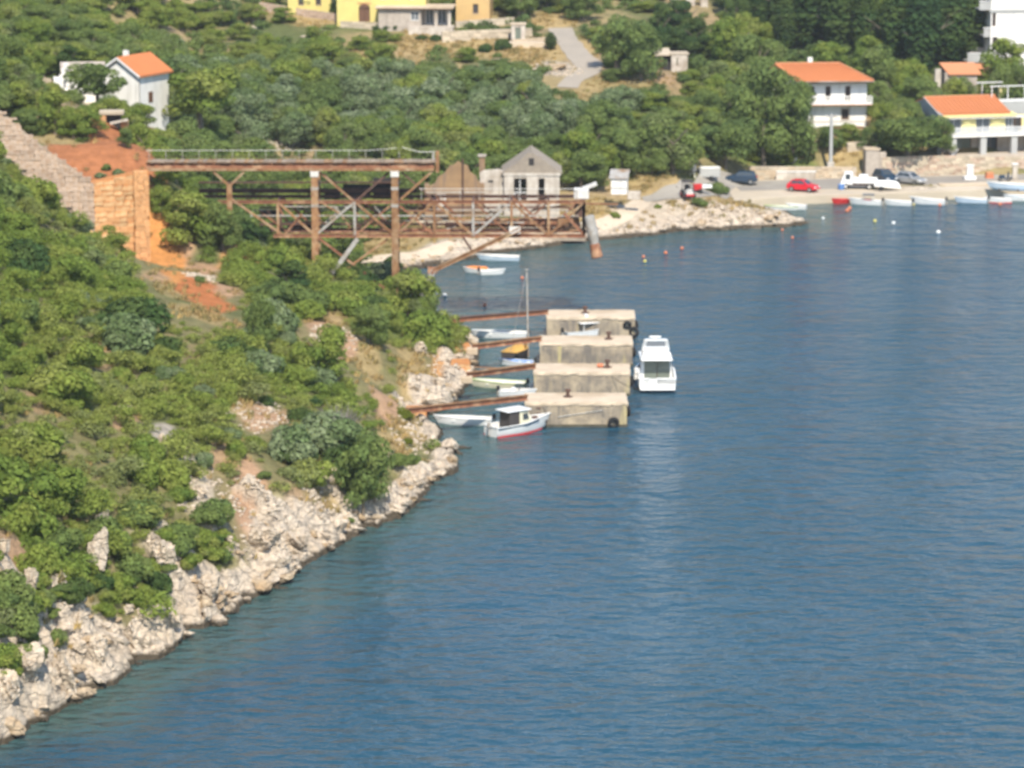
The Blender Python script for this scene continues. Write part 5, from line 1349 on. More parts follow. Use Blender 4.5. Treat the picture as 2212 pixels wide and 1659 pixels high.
# rusty catwalk beams from the shore to the blocks
for i, ((xa, ya), (xb, yb), lab) in enumerate((((872, 889), (1136, 858), 'longest rusted catwalk beam, reaching the nearest block'), ((1008, 811), (1156, 790), 'rusted catwalk beam reaching the second block'),
                                           ((1020, 750), (1170, 731), 'rusted catwalk beam reaching the third block'), ((952, 694), (1184, 673), 'dark rusted catwalk beam reaching the farthest block'))):
    e, pa, pb = BLOCKS[i]
    q = Vector((pa.x + .15, at_z(xb, yb, BH + .25).y, BH + .2)); p = at_z(xa, ya, BH + .15)
    o = empty('catwalk_beam', p, 0, lab, 'beam', 'catwalk beams to the mooring blocks'); v = q - p
    m = MB(); m.ibeam((0, 0, 0), v, .34, .4, .05); m.build('girder', m_rust, o)
    m = MB(); m.beam(Vector((0, 0, .24)), v + Vector((0, 0, .24)), .42, .06); m.build('tread', m_rust_light if i != 3 else m_rust_dark, o)
    m = MB(); m.box((0, 0, -.35), (1.0, 1.0, .6)); m.build('bearing', m_conc_top, o, .06)
p, q = at_z(1024, 793, 1.0), at_z(1098, 796, .7)
o = empty('gangplank', p, 0, 'thin ochre gangplank reaching from the rocks to a boat', 'plank'); part('board', m_rust_light, o, lambda m: m.beam((0, 0, 0), q - p, .3, .07))
# little stone landing stages at the roots of the beams
for xa, ya, w_, h_, lab in ((880, 893, 3.2, 1.5, 'ochre stone landing at the root of the longest beam'), (985, 790, 2.6, 1.5, 'orange stained stone landing beside the second beam'), (1000, 752, 1.6, 1.4, 'small cream stone landing beside the third beam')):
    p = at_z(xa, ya, 1.3)
    stone_wall('stone_landing', lab, 'landing', p + Vector((-w_ / 2, 0, 0)), p + Vector((w_ / 2, .2, 0)), lambda s: -.3, lambda s: h_, [m_stone_pale, m_stone_orange], m_core_orange, .42, .8, .35, 2.6)

# ------------------------------------------------------------------ boats
def boat_hull(L, B, H, freeb=0.32, n=15, bow_rise=0.4, flat=0.85):
    """stern at -L/2, bow at +L/2; returns mesh builders for outer hull, inside, gunwale"""
    T = np.linspace(0, 1, n); out = []; inn = []; gun = []
    for t in T:
        u = max(0, (t - .38) / .62); b = B / 2 * (flat + (1 - flat) * min(1, t / .38)) * (1 - u ** 2.1) + .015
        s = H * (1 + bow_rise * t * t); k = -.22 + .3 * max(0, (t - .78) / .22) ** 2 * H * 1.6; x = -L / 2 + L * t + .04 * L * max(0, t - .9) * 5 * 0
        xo = lambda z: x + (.10 * L * (z / max(H, .1)) * max(0, t - .75) / .25 if t > .75 else 0) * .8
        sec = [(0, k), (b * .6, k + .03), (b * .96, max(k + .1, s * .25)), (b, s)]
        out.append([(xo(z), y, z) for y, z in sec])
        fz = max(k + .12, s * .32)
        inn.append([(xo(s), max(b - .07, .004), s), (xo(fz), max(b * .8 - .06, .003), fz), (xo(fz), 0, fz)])
        gun.append((xo(s), b, s))
    def loft(secs, m, flip):
        k = len(secs[0])
        for sg in (1, -1):
            vs = [(x, y * sg, z) for sec in secs for x, y, z in sec]
            fs = [(i * k + j, (i + 1) * k + j, (i + 1) * k + j + 1, i * k + j + 1) for i in range(len(secs) - 1) for j in range(k - 1)]
            m.add(vs, fs, True)
    o, i_, g = MB(), MB(), MB()
    loft(out, o, False); loft(inn, i_, True)
    a = out[0]; o.add([(x, y, z) for x, y, z in a] + [(x, -y, z) for x, y, z in a], [(0, 1, 5, 4), (1, 2, 6, 5), (2, 3, 7, 6)])
    a = inn[0]; i_.add([(x + .05, y, z) for x, y, z in a] + [(x + .05, -y, z) for x, y, z in a], [(0, 1, 4, 3), (1, 2, 5, 4)])
    for sg in (1, -1):
        for p, q in zip(gun[:-1], gun[1:]): g.beam((p[0], p[1] * sg, p[2]), (q[0], q[1] * sg, q[2]), .1, .07)
    g.beam((gun[0][0], -gun[0][1], gun[0][2]), (gun[0][0], gun[0][1], gun[0][2]), .1, .07)
    return o, i_, g, gun, inn

def outboard(parent, L, H, col=None):
    m = MB(); m.box((-L / 2 - .18, 0, H + .25), (.32, .26, .42), taper=(.75, .8)); o = m.build('outboard_motor', col or m_black, parent, .04)
    m = MB(); m.box((-L / 2 - .2, 0, H - .25), (.13, .1, .8)); m.build('motor_leg', m_grey_steel, o)
    return o

def boat(name, label, px, py, L, B, H, head, hull=None, inside=None, gun=None, thwarts=3, motor=True, red_bottom=False, group=None, scale=1.0, bow_rise=.4):
    p = at_z(px, py, 0.0)
    e = empty(name, (p.x, p.y, 0), head, label, 'boat', group); e.rotation_euler.x = random.uniform(-.02, .02)
    o, i_, g, gl, inn = boat_hull(L, B, H, bow_rise=bow_rise)
    h = o.build('hull', hull or m_hull_white, e); i_.build('inner_hull', inside or m_deck, h); g.build('gunwale', gun or m_hull_white, h)
    if red_bottom:
        m = MB()
        for sg in (1, -1):
            pts = [(-L / 2 + L * t, sg * (B / 2 * (.9 if t < .4 else .9 * (1 - ((t - .4) / .6) ** 2)) + .0), .07) for t in np.linspace(0, .93, 12)]
            for a, b in zip(pts[:-1], pts[1:]): m.beam(a, b, .06, .12)
        m.build('boot_stripe', m_red, h)
    for k in range(thwarts):
        t = .18 + .27 * k; x = -L / 2 + L * t
        part('thwart', m_hull_white if inside is None else (gun or m_hull_white), e, lambda m: m.b(x - .13, x + .13, -B * .42, B * .42, H * .72, H * .72 + .05))
    if motor: outboard(e, L, H * .9)
    return e

boat('white_dinghy', 'long white open boat moored left of the cabin boat', 1006, 917, 4.4, 1.6, .55, radians(176))
boat('green_dinghy', 'cream open boat with pale green gunwale behind the longest beam', 1080, 838, 4.6, 1.6, .55, radians(171), m_hull_cream, None, m_hull_green)
boat('white_launch', 'slender white open boat between the third and farthest beams', 1084, 730, 4.7, 1.55, .55, radians(177))
boat('white_tender', 'small white boat with blue lining in front of the dark wooden boat', 1118, 790, 3.0, 1.3, .42, radians(168), None, m_blue, None, 2)
e = boat('speedboat', 'small white speedboat beside the left end of the nearest block', 1116, 856, 2.9, 1.4, .5, radians(-8), None, None, None, 1)
part('windscreen', m_glass_grey, e, lambda m: m.beam((.25, -.45, .8), (.25, .45, .8), .05, .35)); part('seat', m_hull_white, e, lambda m: m.b(-.5, -.1, -.4, .4, .3, .75), .05)
# dark wooden sailing boat with ochre rim and a tall grey mast
e = boat('wooden_sailboat', 'dark wooden boat with ochre rim and tall grey mast', 1119, 776, 3.6, 1.8, .95, radians(62), m_green_canvas, m_canvas, m_canvas, 1, False)
mz = at_d(1141, 584, e.location.y).z; mx = at_d(1141, 700, e.location.y + .3).x - e.location.x
inv = Matrix.Rotation(-radians(62), 4, 'Z'); q = inv @ Vector((mx, .3, 0))
ms = part('mast', m_grey_steel, e, lambda m: m.cyl((q.x, q.y, .2), (q.x, q.y, mz), .11, .075, 8)); part('masthead', m_grey_steel, ms, lambda m: m.box((q.x, q.y, mz), (.3, .3, .1)))
part('stay', m_grey_steel, ms, lambda m: m.cyl((q.x, q.y, mz - .1), (-1.5, 0, 1.0), .02, n=5)); part('boom', m_grey_wood, ms, lambda m: m.cyl((q.x, q.y, 1.6), (q.x - 1.6, q.y - .3, 1.55), .05, n=6))
# cabin boat in front of the nearest block
e = boat('cabin_boat', 'white cabin fishing boat with red waterline in front of the nearest block', 1118, 934, 5.6, 2.1, .85, radians(38), None, m_deck, m_hull_white, 0, False, True, bow_rise=.45)
part('rubbing_strake', m_navy, e, lambda m: [m.beam((-2.7, s * .96, .72), (.2, s * 1.07, .80), .05, .09) for s in (1, -1)] + [m.beam((.2, s * 1.07, .80), (1.7, s * .74, .98), .05, .09) for s in (1, -1)])
cb = part('cabin', m_hull_cream, e, lambda m: m.add([(-.3, -.78, .5), (1.25, -.68, .5), (1.25, .68, .5), (-.3, .78, .5), (-.3, -.7, 1.95), (.55, -.62, 1.95), (.55, .62, 1.95), (-.3, .7, 1.95)], [(0, 1, 5, 4), (1, 2, 6, 5), (2, 3, 7, 6), (4, 5, 6, 7), (3, 0, 4, 7)]), .04)
part('roof', m_hull_white, cb, lambda m: m.b(-1.7, .8, -.85, .85, 1.97, 2.06), .03)
part('canvas_curtain', m_green_canvas, cb, lambda m: m.b(-1.35, -.33, -.7, .7, .5, 1.95), .03)
part('cabin_window', m_glass, cb, lambda m: [m.add([(.0, -.765, 1.2), (.62, -.715, 1.2), (.5, -.69, 1.7), (.0, -.735, 1.7), (0, -.78, 1.2), (.62, -.73, 1.2), (.5, -.705, 1.7), (0, -.75, 1.7)], [(4, 5, 6, 7), (0, 1, 2, 3)])])
part('foredeck', m_hull_white, e, lambda m: m.prism([(1.2, -.8), (2.0, -.5), (2.6, 0), (2.0, .5), (1.2, .8)], .92, .98)); part('bow_fitting', m_rust_dark, e, lambda m: m.b(1.6, 2.0, -.2, .2, .98, 1.15))
part('bow_fender', m_black, e, lambda m: m.cyl((2.85, -.18, .6), (2.85, .18, .6), .16, n=8)); outboard(e, 5.6, .75, m_grey_steel)
# boat with T-top between the third and farthest blocks
e = boat('t_top_boat', 'white boat with hard top moored between the two farthest blocks', 1272, 730, 5.2, 2.0, .8, radians(24), None, None, None, 0)
zt = at_d(1272, 694, e.location.y).z
tt = part('hard_top', m_hull_white, e, lambda m: m.b(-1.2, 1.0, -.95, .95, zt - .1, zt), .04)
for x, y in ((-.9, -.7), (-.9, .7), (.6, -.7), (.6, .7)): part('top_post', m_white_steel, tt, lambda m: m.beam((x, y, .4), (x * .9, y, zt - .1), .09))
part('console', m_hull_white, e, lambda m: m.b(-.2, .5, -.45, .45, .3, 1.35), .05); part('console_screen', m_glass, e, lambda m: m.beam((.45, -.4, 1.5), (.45, .4, 1.5), .06, .35)); part('arch', m_hull_white, tt, lambda m: m.add([(-.5, -.35, zt), (.0, -.35, zt), (-.25, -.2, zt + .75), (-.5, -.2, zt + .75), (-.5, .35, zt), (0, .35, zt), (-.25, .2, zt + .75), (-.5, .2, zt + .75)], [(0, 1, 2, 3), (7, 6, 5, 4), (0, 4, 5, 1), (1, 5, 6, 2), (2, 6, 7, 3), (3, 7, 4, 0)]))
# white flybridge cruiser seen from astern
p = at_z(1418, 846, 0)
e = empty('motor_cruiser', (p.x, p.y + 4.2, 0), radians(91), 'white flybridge motor cruiser seen from astern beside the blocks', 'motor cruiser')
o, i_, g, gl, inn = boat_hull(8.6, 3.4, 1.15, n=17, bow_rise=.45, flat=.94)
h = o.build('hull', m_hull_white, e); g.build('gunwale', m_hull_white, h)
part('boot_stripe', m_navy, h, lambda m: [m.b(-4.34, -4.29, -1.5, 1.5, -.1, .16), m.b(-4.3, 1.0, -1.62, -1.58, -.1, .14), m.b(-4.3, 1.0, 1.58, 1.62, -.1, .14)])
part('swim_platform', m_hull_white, e, lambda m: m.b(-5.0, -4.25, -1.55, 1.55, .25, .36), .04)
part('cockpit_sole', m_deck, e, lambda m: m.b(-4.2, -2.2, -1.45, 1.45, .55, .62)); part('transom_top', m_hull_white, e, lambda m: [m.b(-4.3, -4.05, -1.58, .1, .62, 1.2), m.b(-4.3, -4.05, .7, 1.58, .62, 1.2)], .04)
part('cockpit_side', m_hull_white, e, lambda m: [m.add([(-4.2, s * 1.62, .6), (-2.2, s * 1.66, .6), (-2.2, s * 1.62, 1.75), (-4.2, s * 1.6, 1.3), (-4.2, s * 1.5, .6), (-2.2, s * 1.5, .6), (-2.2, s * 1.5, 1.75), (-4.2, s * 1.5, 1.3)], [(0, 1, 2, 3), (7, 6, 5, 4), (0, 4, 5, 1), (1, 5, 6, 2), (2, 6, 7, 3), (3, 7, 4, 0)]) for s in (1, -1)])
ca = part('cabin', m_hull_white, e, lambda m: m.add([(-2.2, -1.45, .6), (2.4, -1.15, .9), (2.4, 1.15, .9), (-2.2, 1.45, .6), (-2.2, -1.3, 2.55), (.9, -1.1, 2.55), (.9, 1.1, 2.55), (-2.2, 1.3, 2.55)], [(0, 1, 5, 4), (1, 2, 6, 5), (2, 3, 7, 6), (4, 5, 6, 7), (3, 0, 4, 7), (0, 3, 2, 1)]))
for a, b in ((-1.2, -.12), (-.06, 1.05)): part('saloon_door', m_glass_green, ca, lambda m: m.b(-2.26, -2.21, a, b, .75, 2.4))
part('door_post', m_dark_wood, ca, lambda m: m.b(-2.29, -2.21, -.11, -.07, .7, 2.45)); part('side_window', m_glass, ca, lambda m: [m.add([(-1.8, s * 1.40, 1.5), (1.0, s * 1.24, 1.6), (.7, s * 1.16, 2.3), (-1.8, s * 1.345, 2.3), (-1.8, s * 1.43, 1.5), (1.0, s * 1.27, 1.6), (.7, s * 1.19, 2.3), (-1.8, s * 1.375, 2.3)], [(4, 5, 6, 7), (0, 1, 2, 3)]) for s in (1, -1)])
fb = part('flybridge', m_hull_white, e, lambda m: [m.b(-3.4, 1.0, -1.4, 1.4, 2.57, 2.68), m.add([(-3.3, -1.35, 2.68), (.8, -1.2, 2.68), (.8, 1.2, 2.68), (-3.3, 1.35, 2.68), (-3.1, -1.2, 3.25), (.4, -1.05, 3.25), (.4, 1.05, 3.25), (-3.1, 1.2, 3.25)], [(0, 1, 5, 4), (1, 2, 6, 5), (2, 3, 7, 6), (4, 5, 6, 7), (3, 0, 4, 7), (0, 3, 2, 1)])], .04)
part('flybridge_seat', m_hull_white, fb, lambda m: m.b(-2.9, -2.3, -1.05, 1.05, 3.27, 3.62), .06); part('windscreen', m_glass_grey, fb, lambda m: m.beam((.2, -1.0, 3.45), (.2, 1.0, 3.45), .06, .4)); part('shadow_gap', m_grey_steel, fb, lambda m: m.b(-3.32, -3.28, -1.2, 1.2, 2.95, 3.0))
ra = part('radar_arch', m_hull_white, fb, lambda m: [m.beam((-1.2, s * 1.1, 3.2), (-1.6, s * .9, 4.15), .3, .12) for s in (1, -1)] + [m.b(-1.85, -1.35, -.95, .95, 4.1, 4.22)]); part('radar', m_hull_white, ra, lambda m: [m.cyl((-1.6, .1, 4.22), (-1.6, .1, 4.34), .12, n=8), m.b(-1.75, -1.45, -.45, .6, 4.34, 4.5)], .04)
part('rail', m_chrome, e, lambda m: [m.cyl((-2.0, s * 1.5, 1.95), (3.0, s * .75, 2.05), .025, n=5) for s in (1, -1)]); part('tender_gear', m_white_steel, e, lambda m: [m.b(-3.4, -2.4, 1.7, 2.0, .9, 1.3), m.b(-3.0, -2.2, 1.65, 1.95, 1.35, 1.8)], .05)
for x in (-3.6, -1.5): part('fender', m_navy, e, lambda m: m.cyl((x, 1.82, .25), (x, 1.82, .85), .14, n=8))
# boats by the far shore
boat('blue_dinghy', 'pale blue open boat moored under the far shore', 1080, 563, 4.2, 1.5, .5, radians(176), m_hull_blue, None, m_hull_white, 3, False)
e = boat('covered_dinghy', 'small boat under an orange canvas cover near the gantry strut', 1030, 589, 2.4, 1.2, .42, radians(170), None, None, None, 0, False)
part('canvas_cover', m_orange_canvas, e, lambda m: m.add([(-1.2, -.6, .44), (.5, -.55, .48), (1.35, 0, .6), (.5, .55, .48), (-1.2, .6, .44), (-1.0, 0, .72), (.5, 0, .74)], [(0, 1, 6, 5), (1, 2, 6), (2, 3, 6), (3, 4, 5, 6), (4, 0, 5)]))
boat('motor_dinghy', 'small white boat with black outboard beside the orange covered one', 1062, 593, 2.4, 1.15, .42, radians(8), None, None, None, 2, True)
qb = 'small boats along the village quay'
boat('red_dinghy', 'small red boat at the quay below the parked truck', 1816, 440, 2.0, 1.1, .5, radians(200), m_red, m_red, m_red, 1, False, group=qb)
e = boat('canopy_boat', 'white quay boat with a dark blue canopy', 1872, 443, 3.6, 1.5, .6, radians(165), None, m_deck, None, 1, True, group=qb)
cn = part('canopy', m_navy, e, lambda m: [m.b(-.9, .5, -.6, .6, 1.25, 1.33)]); part('canopy_frame', m_white_steel, cn, lambda m: [m.beam((x, y, .5), (x, y, 1.25), .05) for x in (-.8, .4) for y in (-.55, .55)]); part('cushion', m_red, e, lambda m: m.b(-.5, .4, -.4, .4, .55, .7))
boat('quay_dinghy', 'low white boat just right of the canopy boat at the quay', 1942, 444, 3.0, 1.3, .5, radians(172), None, None, None, 2, True, group=qb)
boat('quay_dinghy', 'white boat in the middle of the quay with raised bow', 2007, 442, 3.8, 1.4, .6, radians(170), None, None, None, 2, True, group=qb, bow_rise=.6)
boat('quay_dinghy', 'pale blue-sided boat at the quay near the white pedestal', 2100, 439, 3.6, 1.4, .55, radians(172), m_hull_blue, m_deck, m_hull_white, 2, True, group=qb)
e = boat('quay_dinghy', 'white boat with red waterline near the right edge of the quay', 2158, 438, 3.0, 1.3, .5, radians(178), None, None, None, 2, False, True, group=qb)
boat('quay_dinghy', 'white boat cut by the right edge of the picture', 2206, 434, 3.6, 1.4, .55, radians(176), None, m_hull_blue, None, 2, False, group=qb)
boat('slip_dinghy', 'flat white boat lying behind the rocky point', 1690, 453, 3.6, 1.3, .4, radians(178), None, None, m_hull_green, 2, False)
boat('slip_dinghy', 'short white boat at the right end behind the rocky point', 1722, 452, 2.2, 1.2, .5, radians(165), None, None, None, 1, False)
p = at_z(2178, 412, 1.06)
e = boat('beached_boat', 'long pale blue boat hauled out on the quay at the right edge', 2185, 421, 4.4, 1.5, .6, radians(170), m_hull_blue, m_deck, m_hull_white, 2, False); e.location = (p.x, p.y, 1.3)
part('chock', m_dark_wood, e, lambda m: [m.b(-1.3, -1.1, -.6, .6, -.25, .05), m.b(1.0, 1.2, -.4, .4, -.25, .05)])

# mooring buoys
BU = [(1890, 479, 'y', .28), (1930, 484, 'w', .32), (1712, 515, 'o', .25), (1835, 452, 'o', .34), (1830, 457, 'o', .34), (1390, 556, 'o', .25), (1393, 566, 'y', .26), (1438, 548, 'o', .3), (1473, 538, 'o', .28),
      (961, 640, 'w', .3), (1047, 661, 'o', .28), (1128, 602, 'o', .26), (2027, 504, 'w', .36), (1973, 444, 'y', .3), (2030, 445, 'o', .28), (1778, 473, 'w', .25), (2160, 443, 'o', .32), (1690, 498, 'o', .22)]
BLAB = ['yellow buoy off the middle of the quay', 'white buoy just right of the yellow one off the quay', 'orange buoy off the rocky point', 'orange buoy closest to the red boat, the farther of two', 'orange buoy below the red boat, the nearer of two',
        'orange buoy right of the loading spout, next to a yellow one', 'yellow buoy right of the loading spout', 'orange buoy in the middle of the three off the far shore', 'orange buoy nearest the rocky point of the three off the far shore',
        'white buoy near the foot of the gantry strut', 'orange buoy between the gantry strut and the farthest beam', 'orange buoy left of the tall mast', 'larger white buoy alone in open water on the right', 'yellow buoy under the quay boats', 'faded orange buoy under the middle quay boat',
        'faint white buoy off the tip of the point', 'orange buoy under the red-striped quay boat', 'small orange buoy close to the rocky point']
for (px, py, c, r), lab in zip(BU, BLAB):
    r *= .72; p = at_z(px, py, 0); mt = {'y': m_buoy_yellow, 'w': m_hull_white, 'o': m_buoy_orange}[c]
    e = empty('mooring_buoy', p, random.uniform(0, 3), lab, 'buoy', 'mooring buoys in the bay')
    m = MB()
    for k in range(6):
        a0, a1 = -pi / 2 + pi * k / 6, -pi / 2 + pi * (k + 1) / 6
        m.cyl((0, 0, r * .5 + r * .9 * sin(a0)), (0, 0, r * .5 + r * .9 * sin(a1)), max(r * cos(a0), .01), max(r * cos(a1), .01), 12, False)
    m.build('float', mt, e); m = MB(); m.torus((0, 0, r * 1.45), (1, 0, 0), .07, .02, 8, 5); m.build('ring', m_grey_steel, e)
# ------------------------------------------------------------------ vehicles on the quay
def car(name, label, px, py, head, paint, L=4.0, W=1.7, H=1.45, z=1.075, suv=False, estate=False):
    p = at_z(px, py, z); e = empty(name, p, head, label, 'car')
    s = L / 4.0; hb = .92 if not suv else 1.02
    prof = [(-2 * s, .42), (-2 * s, .80), (-1.9 * s, hb), (.85 * s, hb), (1.75 * s, hb - .16), (1.97 * s, hb - .34), (2 * s, .42), (1.7 * s, .26), (-1.7 * s, .26)]
    body = MB().yprism(prof, -W / 2, W / 2).build('body', paint, e, .06)
    xb0, xb1 = -1.88 * s, .95 * s; xt0, xt1 = (-1.6 if estate or suv else -1.3) * s, .15 * s
    yb, yt = W / 2 - .05, W / 2 - .24
    cv = [(xb0, -yb, hb - .02), (xb1, -yb, hb - .02), (xb1, yb, hb - .02), (xb0, yb, hb - .02), (xt0, -yt, H), (xt1, -yt, H), (xt1, yt, H), (xt0, yt, H)]
    cab = MB().add(cv, [(0, 1, 5, 4), (1, 2, 6, 5), (2, 3, 7, 6), (3, 0, 4, 7), (4, 5, 6, 7)]).build('cabin', paint, e, .05)
    V = [Vector(v) for v in cv]; cen = Vector(((xb0 + xb1) / 2, 0, (hb + H) / 2))
    def pane(i, j, k, l, n, ins=(.1, .9, .12, .86)):
        a, b, c, d = V[i], V[j], V[k], V[l]
        def pt(u, v): return a.lerp(b, u).lerp(d.lerp(c, u), v)
        q = [pt(ins[0], ins[2]), pt(ins[1], ins[2]), pt(ins[1], ins[3]), pt(ins[0], ins[3])]
        nr = (b - a).cross(d - a).normalized()
        if nr.dot(q[0] - cen) < 0: nr = -nr
        q2 = [v + nr * .025 for v in q]; q1 = [v - nr * .03 for v in q]
        MB().add(q2 + q1, [(0, 1, 2, 3), (7, 6, 5, 4), (0, 4, 5, 1), (1, 5, 6, 2), (2, 6, 7, 3), (3, 7, 4, 0)]).build(n, m_glass, cab)
    pane(0, 1, 5, 4, 'side_window', (.12, .48, .12, .85)); pane(0, 1, 5, 4, 'side_window', (.51, .92, .12, .85)); pane(2, 3, 7, 6, 'side_window', (.08, .49, .12, .85)); pane(2, 3, 7, 6, 'side_window', (.52, .88, .12, .85))
    pane(1, 2, 6, 5, 'windscreen'); pane(3, 0, 4, 7, 'rear_window')
    for x in (-1.25 * s, 1.25 * s):
        for y in (-W / 2 + .02, W / 2 - .02):
            w = MB().cyl((x, y - .1, .31), (x, y + .1, .31), .31, n=14).build('wheel', m_black, e)
            sg = 1 if y > 0 else -1
            MB().cyl((x, y + sg * .09, .31), (x, y + sg * .112, .31), .19, n=10).build('rim', m_chrome, w)
    for y in (-W / 2 + .28, W / 2 - .28):
        MB().box((1.94 * s, y, hb - .3), (.1, .36, .14)).build('headlight', m_hull_white, e); MB().box((-1.97 * s, y, hb - .12), (.08, .26, .2)).build('tail_light', m_red, e)
    MB().b(1.9 * s, 2.04 * s, -W / 2 + .08, W / 2 - .08, .34, .52).build('bumper', m_black if paint is m_navy else paint, e); MB().b(-2.04 * s, -1.9 * s, -W / 2 + .08, W / 2 - .08, .34, .55).build('bumper', paint, e)
    for y in (-W / 2 - .08, W / 2 + .08): MB().box((.62 * s, y, hb + .08), (.14, .16, .12)).build('mirror', paint, e)
    return e
car('red_car', 'small red hatchback parked on the quay', 1735, 413, radians(-28), m_red_car, 3.8)
car('dark_blue_car', 'dark blue estate car parked under trees at the left end of the quay', 1600, 396, radians(172), m_navy, 4.1, 1.7, 1.55, z=1.25, suv=True)
car('dark_suv', 'dark blue car facing the sea behind the white truck', 1912, 394, radians(-70), m_navy, 4.0, 1.75, 1.6, suv=True)
car('silver_car', 'grey car with bright silver bonnet parked below the tall stone wall', 1966, 397, radians(-42), m_silver, 4.0, 1.7, 1.5)
# white flatbed truck
p = at_z(1852, 407, 1.075); e = empty('flatbed_truck', p, radians(172), 'white flatbed truck with dropside bed parked on the quay', 'truck')
tc_ = part('cab', m_hull_white, e, lambda m: [m.add([(.55, -.85, .55), (2.1, -.85, .55), (2.1, .85, .55), (.55, .85, .55), (.6, -.78, 2.1), (1.55, -.78, 2.1), (1.55, .78, 2.1), (.6, .78, 2.1), ], [(0, 1, 5, 4), (1, 2, 6, 5), (2, 3, 7, 6), (3, 0, 4, 7), (4, 5, 6, 7), (3, 2, 1, 0)])], .06)
part('windscreen', m_glass, tc_, lambda m: m.add([(2.02, -.7, 1.15), (2.02, .7, 1.15), (1.68, .66, 1.95), (1.68, -.66, 1.95), (1.99, -.7, 1.13), (1.99, .7, 1.13), (1.65, .66, 1.93), (1.65, -.66, 1.93)], [(0, 1, 2, 3), (4, 5, 6, 7), (0, 4, 5, 1), (1, 5, 6, 2), (2, 6, 7, 3), (3, 7, 4, 0)]))
for s_ in (1, -1): part('door_window', m_glass, tc_, lambda m: m.b(.85, 1.45, s_ * .83 - .02, s_ * .83 + .02, 1.2, 1.85))
bd = part('bed', m_hull_white, e, lambda m: [m.b(-2.4, .5, -.95, .95, .75, .85), m.b(-2.4, .5, -.98, -.93, .85, 1.3), m.b(-2.4, .5, .93, .98, .85, 1.3), m.b(-2.43, -2.38, -.95, .95, .85, 1.3), m.b(.45, .52, -.95, .95, .85, 1.7)])
part('chassis', m_rust_dark, e, lambda m: m.b(-2.3, 1.9, -.4, .4, .42, .72))
for x in (-1.5, 1.4):
    for y in (-.82, .82):
        w = MB().cyl((x, y - .12, .34), (x, y + .12, .34), .34, n=14).build('wheel', m_black, e); MB().cyl((x, y + (.11 if y > 0 else -.11), .34), (x, y + (.13 if y > 0 else -.13), .34), .18, n=10).build('rim', m_white_steel, w)
part('crate', m_hull_white, bd, lambda m: m.b(-1.3, -.2, -.6, .5, .86, 1.75), .05)
# boat trailer behind the truck
p = at_z(1915, 411, 1.075); e = empty('boat_trailer', p, radians(-12), 'rusty boat trailer with an upturned white hull behind the truck', 'trailer')
part('frame', m_rust_dark, e, lambda m: [m.beam((-1.4, -.5, .45), (1.6, 0, .45), .1), m.beam((-1.4, .5, .45), (1.6, 0, .45), .1), m.beam((-.6, -.7, .4), (-.6, .7, .4), .1)])
o, i_, g, gl, inn = boat_hull(2.9, 1.3, .5); h = o.build('upturned_hull', m_hull_white, e); h.rotation_euler = (pi, 0, 0); h.location = (0, 0, 1.0)
for y in (-.75, .75): MB().cyl((-.6, y - .08, .28), (-.6, y + .08, .28), .28, n=12).build('wheel', m_black, e)
# small open tractor with dark canopy on the coast road
p = ghit(1486, 431, 380); e = empty('open_tractor', (p.x, p.y, p.z + .1), radians(-80), 'small open tractor with dark canopy on the coast road', 'tractor')
part('body', m_white_steel, e, lambda m: [m.b(-.9, 1.1, -.4, .4, .45, .95), m.b(.5, 1.2, -.3, .3, .95, 1.15)], .06); part('seat', m_green_canvas, e, lambda m: [m.b(-.6, -.1, -.3, .3, .96, 1.1), m.b(-.7, -.58, -.3, .3, 1.1, 1.6)], .04)
cn = part('canopy', m_green_canvas, e, lambda m: m.b(-1.0, .5, -.65, .65, 1.95, 2.1), .05); part('canopy_post', m_black, cn, lambda m: [m.beam((x, y, .9), (x, y, 1.95), .06) for x in (-.85, .35) for y in (-.5, .5)])
part('steering_wheel', m_black, e, lambda m: m.torus((.25, 0, 1.35), (.7, 0, .7), .19, .03, 12, 6)); part('bumper', m_red, e, lambda m: m.b(1.1, 1.25, -.5, .5, .4, .62), .03)
for x, r in ((-.6, .5), (.8, .33)):
    for y in (-.58, .58):
        w = MB().cyl((x, y - .14, r), (x, y + .14, r), r, n=14).build('wheel', m_black, e); MB().cyl((x, y - .15, r), (x, y + .15, r), r * .5, n=10).build('rim', m_red, w)
p = ghit(1512, 420, 380); e = empty('red_cart', (p.x, p.y, p.z + .05), .1, 'little red and white hand cart beside the open tractor', 'cart')
part('tub', m_red, e, lambda m: m.box((-.3, 0, .75), (.9, .7, .7), taper=(1.15, 1.15)), .04); part('lid', m_hull_white, e, lambda m: m.b(.2, 1.4, -.35, .35, .6, 1.0), .05)
for y in (-.42, .42): MB().cyl((0, y - .06, .28), (0, y + .06, .28), .28, n=12).build('wheel', m_black, e)
